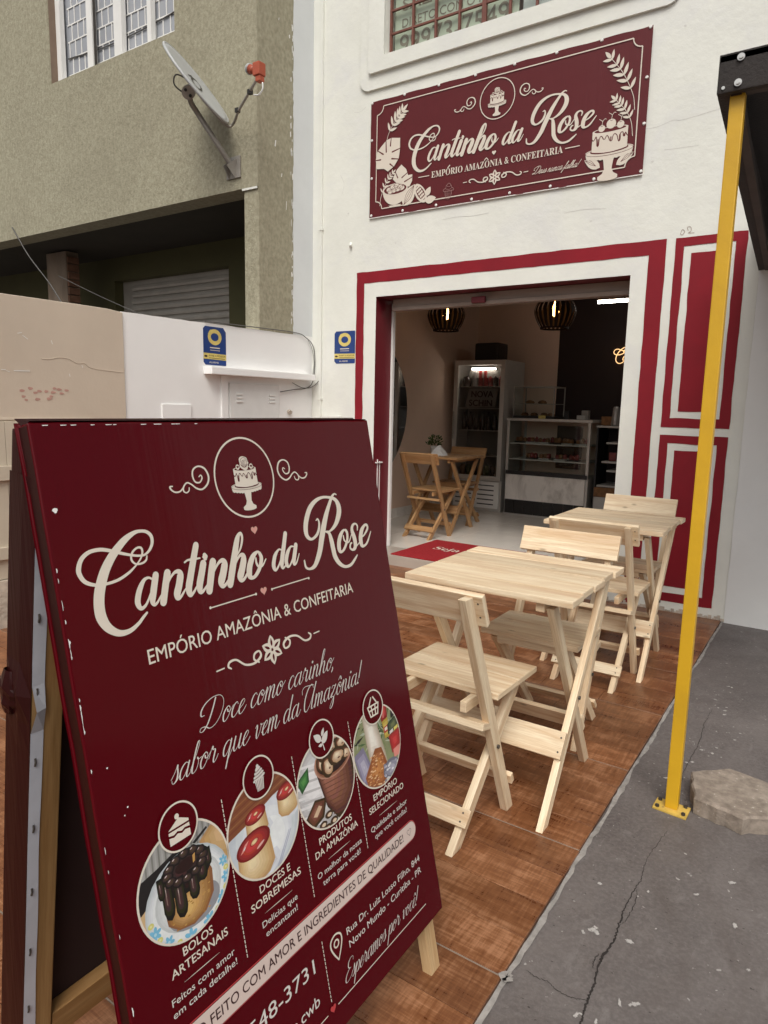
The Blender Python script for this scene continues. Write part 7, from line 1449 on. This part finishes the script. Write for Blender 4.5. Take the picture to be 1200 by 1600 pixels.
for i, x in enumerate((.70, .85, 1.0, 1.15, 1.30, 1.47)): pastry(x, 3.05, .985, i, 'upper shelf')
for i, x in enumerate((.86, 1.02, 1.22, 1.38)): pastry(x, 3.05, .79, i, 'lower shelf')
# warming cabinet on top
WC = thing('warming_cabinet', 'small dark framed glass cabinet standing on the display case', 'cabinet', (.85, 3.15, 1.286))
wx0, wx1, wy0, wy1, wz0, wz1 = .60, 1.12, 2.98, 3.36, 1.2855, 1.66
box('floor_plate', (wx0, wy0, wz0), (wx1, wy1, wz0+.03), 'black', WC); box('shelf', (wx0+.01, wy0+.01, 1.46), (wx1-.01, wy1-.01, 1.466), 'grey_metal', WC)
for x in (wx0, wx1-.012):
    for y in (wy0, wy1-.012): box('post', (x, y, wz0+.03), (x+.012, y+.012, wz1), 'grey_metal', WC)
m = MB(); m.box((wx0, wy0, wz1), (wx1, wy0+.01, wz1+.012)); m.box((wx0, wy1-.01, wz1), (wx1, wy1, wz1+.012)); m.box((wx0, wy0+.0101, wz1), (wx0+.01, wy1-.0101, wz1+.012)); m.box((wx1-.01, wy0+.0101, wz1), (wx1, wy1-.0101, wz1+.012)); m.build('top_frame', 'grey_metal', WC)
mesh('pane', [(wx0, wy0+.004, wz0+.03), (wx1, wy0+.004, wz0+.03), (wx1, wy0+.004, wz1), (wx0, wy0+.004, wz1)], [(0, 1, 2, 3)], 'glass', WC)
for i, x in enumerate((.70, .82, .95, 1.04)): tag(MB().lathe((x, 3.12, wz0+.031), [(.04, 0), (.05, .012), (.035, .035), (.001, .042)], 10).build('pie', 'pastry', None, True), ORD[i]+' small pie from the left in the glass cabinet', 'pie', 'pies in the warming cabinet')
for i, x in enumerate((.76, .92)): tag(MB().lathe((x, 3.12, 1.4665), [(.05, 0), (.06, .015), (.04, .035), (.001, .045)], 10).build('bun', 'pastry', None, True), ['left', 'right'][i]+' bun on the upper rack of the glass cabinet', 'bun', 'buns in the warming cabinet')
tag(box('price_card', (.94, 2.955, 1.2855), (1.03, 2.96, 1.325), 'p_gold', None), 'little yellow price card in front of the glass cabinet', 'price card')
for i, (x, w, h, m_) in enumerate(((1.22, .07, .10, 'black'), (1.36, .12, .05, 'foam'), (1.40, .10, .11, 'tray'))):
    tag(box('counter_box', (x, 3.06+.05*i, 1.2855+(.05 if i == 2 else 0)*0), (x+w*.8, 3.1+.05*i+w*.5, 1.2855+h), m_, None, .006), ['dark tin right of the glass cabinet on the counter', 'low white box on the display case counter', 'grey box at the back of the display case counter'][i], 'box')
# stepped open shelf and counter at the right
CS = thing('open_shelf', 'dark open shelf stand with pale shelves beside the display case', 'shelf', (2.1, 3.2, FL))
box('cabinet_back', (1.66, 3.40, FL), (2.9, 3.45, 1.20), 'indark', CS); box('end_panel', (1.655, 2.98, FL), (1.675, 3.3995, 1.20), 'black', CS)
for z, x in ((1.205, 1.655), (1.02, 1.78), (.80, 1.74), (.70, 1.80), (.52, 1.70)): box('shelf', (x, 2.95, z), (2.9, 3.3995, z+.02), 'foam', CS)
box('drawer_front', (1.68, 2.935, FL), (2.9, 2.949, .40), 'foam', CS); box('counter_edge', (1.68, 2.925, .405), (2.9, 2.9485, .515), 'pastry', CS)
tag(MB().lathe((1.83, 3.08, 1.2255), [(.001, 0), (.045, 0), (.050, .02), (.036, .20), (.026, .22), (.001, .225)], 18).build('cup_stack', 'can_s', None, True), 'silver stack of paper cups on the open shelf', 'cups')
tag(box('carton', (1.66, 3.1, 1.2255), (1.78, 3.25, 1.33), 'pastry', None, .006), 'brown carton left of the cup stack on the open shelf', 'carton')
tag(MB().lathe((1.97, 3.12, 1.2255), [(.001, 0), (.06, 0), (.065, .10), (.001, .11)], 16).build('tin', 'tray', None, True), 'grey round tin right of the cup stack', 'tin')
for i in range(3): tag(box('snack_packet', (1.80+i*.11, 3.02, .8205), (1.88+i*.11, 3.06, .92), ['can_r', 'foam', 'p_gold'][i], None, .008), ['red snack packet on the open shelf', 'white snack packet beside the red one on the open shelf', 'yellow snack packet on the open shelf by the door frame'][i], 'packet')

# mirror on the left wall
n = 60; v = []; yc, zc, ry, rz_ = .80, 1.30, 1.08, .92
for i in range(n):
    t = 2*math.pi*i/n; k_ = 1+.05*math.sin(2*t+.6)
    v.append((IX0+.012, yc+ry*k_*math.cos(t), zc+rz_*k_*math.sin(t)))
v2 = [(IX0+.001, y, z) for _, y, z in v]
MI = mesh('wall_mirror', v+v2, [tuple(range(n))]+[(i, (i+1) % n, n+(i+1) % n, n+i) for i in range(n)], 'mirror'); tag(MI, 'big rounded frameless mirror on the inside left wall', 'mirror')

# pendant lamps: vertical veneer slats round a bare bulb
def lamp(x, y, z, label, lit):
    t = thing('pendant_lamp', label, 'lamp', (x, y, z), 0, 'pendant lamps over the shop floor')
    R = .20; prof = [(.055, .125), (.12, .115), (.175, .065), (.20, 0), (.19, -.06), (.165, -.12), (.135, -.165)]
    def slat():
        m = MB(); vv = []
        hw = math.pi/22*.66
        for r, h in catmull([(a, b, 0) for a, b in prof], 3)[:, :2]:
            for sg in (-1, 1): vv.append((r*math.cos(sg*hw), r*math.sin(sg*hw), h))
        m.add(vv, [(2*i, 2*i+1, 2*i+3, 2*i+2) for i in range(len(vv)//2-1)]); return m
    o0 = slat().build('slat', 'lampwood', t, local=True)
    for i in range(22):
        o_ = o0 if i == 0 else o0.copy()
        if i: COL.objects.link(o_); o_.parent = t
        o_.rotation_euler = (0, 0, 2*math.pi*i/22)
    for r, h in ((.056, .127), (.136, -.167)): MB().lathe((0, 0, h), [(r-.008, -.008), (r+.002, -.008), (r+.002, .008), (r-.008, .008)], 24).build('hoop', 'lampwood', t, local=True)
    MB().cyl((0, 0, .09), (0, 0, .15), .02, n=12).build('socket', 'black', t, local=True); MB().cyl((0, 0, .15), (0, 0, IZ-z), .004, n=6).build('flex', 'black', t, local=True)
    MB().lathe((0, 0, 0), [(.001, -.060), (.022, -.048), (.036, -.015), (.030, .03), (.014, .065), (.012, .088)], 16).build('bulb', 'bulb', t, True, local=True)
    l = bpy.data.lights.new('bulb_light', 'POINT'); l.energy = lit; l.color = (1.0, .55, .2); l.shadow_soft_size = .03
    lo = bpy.data.objects.new('bulb_light', l); COL.objects.link(lo); lo.parent = t
lamp(.40, 1.55, 2.375, 'slatted dark pendant lamp over the inside table, left one', 16)
lamp(1.60, 1.55, 2.345, 'slatted dark pendant lamp in the middle of the shop, right one', 5)
TL_ = thing('tube_light', 'white fluorescent tube near the shop ceiling at the right', 'light', (2.3, 2.55, 2.55))
MB().cyl((1.70, 2.55, 2.55), (2.85, 2.55, 2.55), .016, n=12).build('tube', 'tube', TL_); box('fitting', (1.69, 2.53, 2.568), (2.86, 2.57, 2.60), 'inceil', TL_)
# neon script on the dark back wall
NE = thing('neon_sign', 'warm neon lettering on the dark back wall, cut off by the door frame', 'neon sign', (2.1, 3.7, 2.05))
for s_ in LOGO[:8]:
    q = catmull([(x, y, 0) for x, y, w in s_], 4)
    MB().tube([(1.575+(x-38.7)*1.28/1000, IY-.03, 2.19-(y-166.4)*1.28/1000) for x, y, _ in q], .0052, 6).build('neon_tube', 'neon', NE, True)
# plant and napkins on the inside table
PL = thing('potted_plant', 'small green plant in a white pot on the inside table', 'plant', (.27, 1.62, .886))
MB().lathe((.27, 1.62, .8855), [(.001, 0), (.03, 0), (.045, .03), (.046, .075), (.04, .085), (.036, .082), (.001, .07)], 16).build('pot', 'pot', PL, True)
rr = random.Random(7); m = MB()
for i in range(150):
    a = rr.uniform(0, 6.28); e = rr.uniform(.1, 1.4); r = rr.uniform(.03, .10); p = Vector((.27+r*math.cos(a)*math.cos(e)*.9, 1.62+r*math.sin(a)*math.cos(e)*.9, .965+r*math.sin(e)*1.2)); d_ = Vector((math.cos(a), math.sin(a), rr.uniform(.2, 1.2))).normalized(); s_ = d_.orthogonal().normalized()*.009; L = rr.uniform(.02, .045)
    m.quad(p, p+d_*L*.5+s_, p+d_*L, p+d_*L*.5-s_)
o = m.build('foliage', 'leaf', PL); o['kind'] = 'stuff'
NP = MB(); x, y, z = .44, 1.42, .8855; a = .085
NP.add([(x-a, y-a*.6, z), (x+a, y-a*.6, z), (x+a, y+a*.6, z), (x-a, y+a*.6, z), (x-.012, y, z+.105), (x+.012, y, z+.105), (x-a*.5, y-a*.55, z+.055), (x+a*.5, y-a*.55, z+.055), (x+a*.5, y+a*.55, z+.055), (x-a*.5, y+a*.55, z+.055)],
       [(0, 1, 7, 6), (1, 2, 8, 7), (2, 3, 9, 8), (3, 0, 6, 9), (6, 7, 5, 4), (7, 8, 5), (8, 9, 4, 5), (9, 6, 4)])
tag(NP.build('napkin_stack', 'napkin', None), 'white folded napkins standing on the inside table', 'napkins')
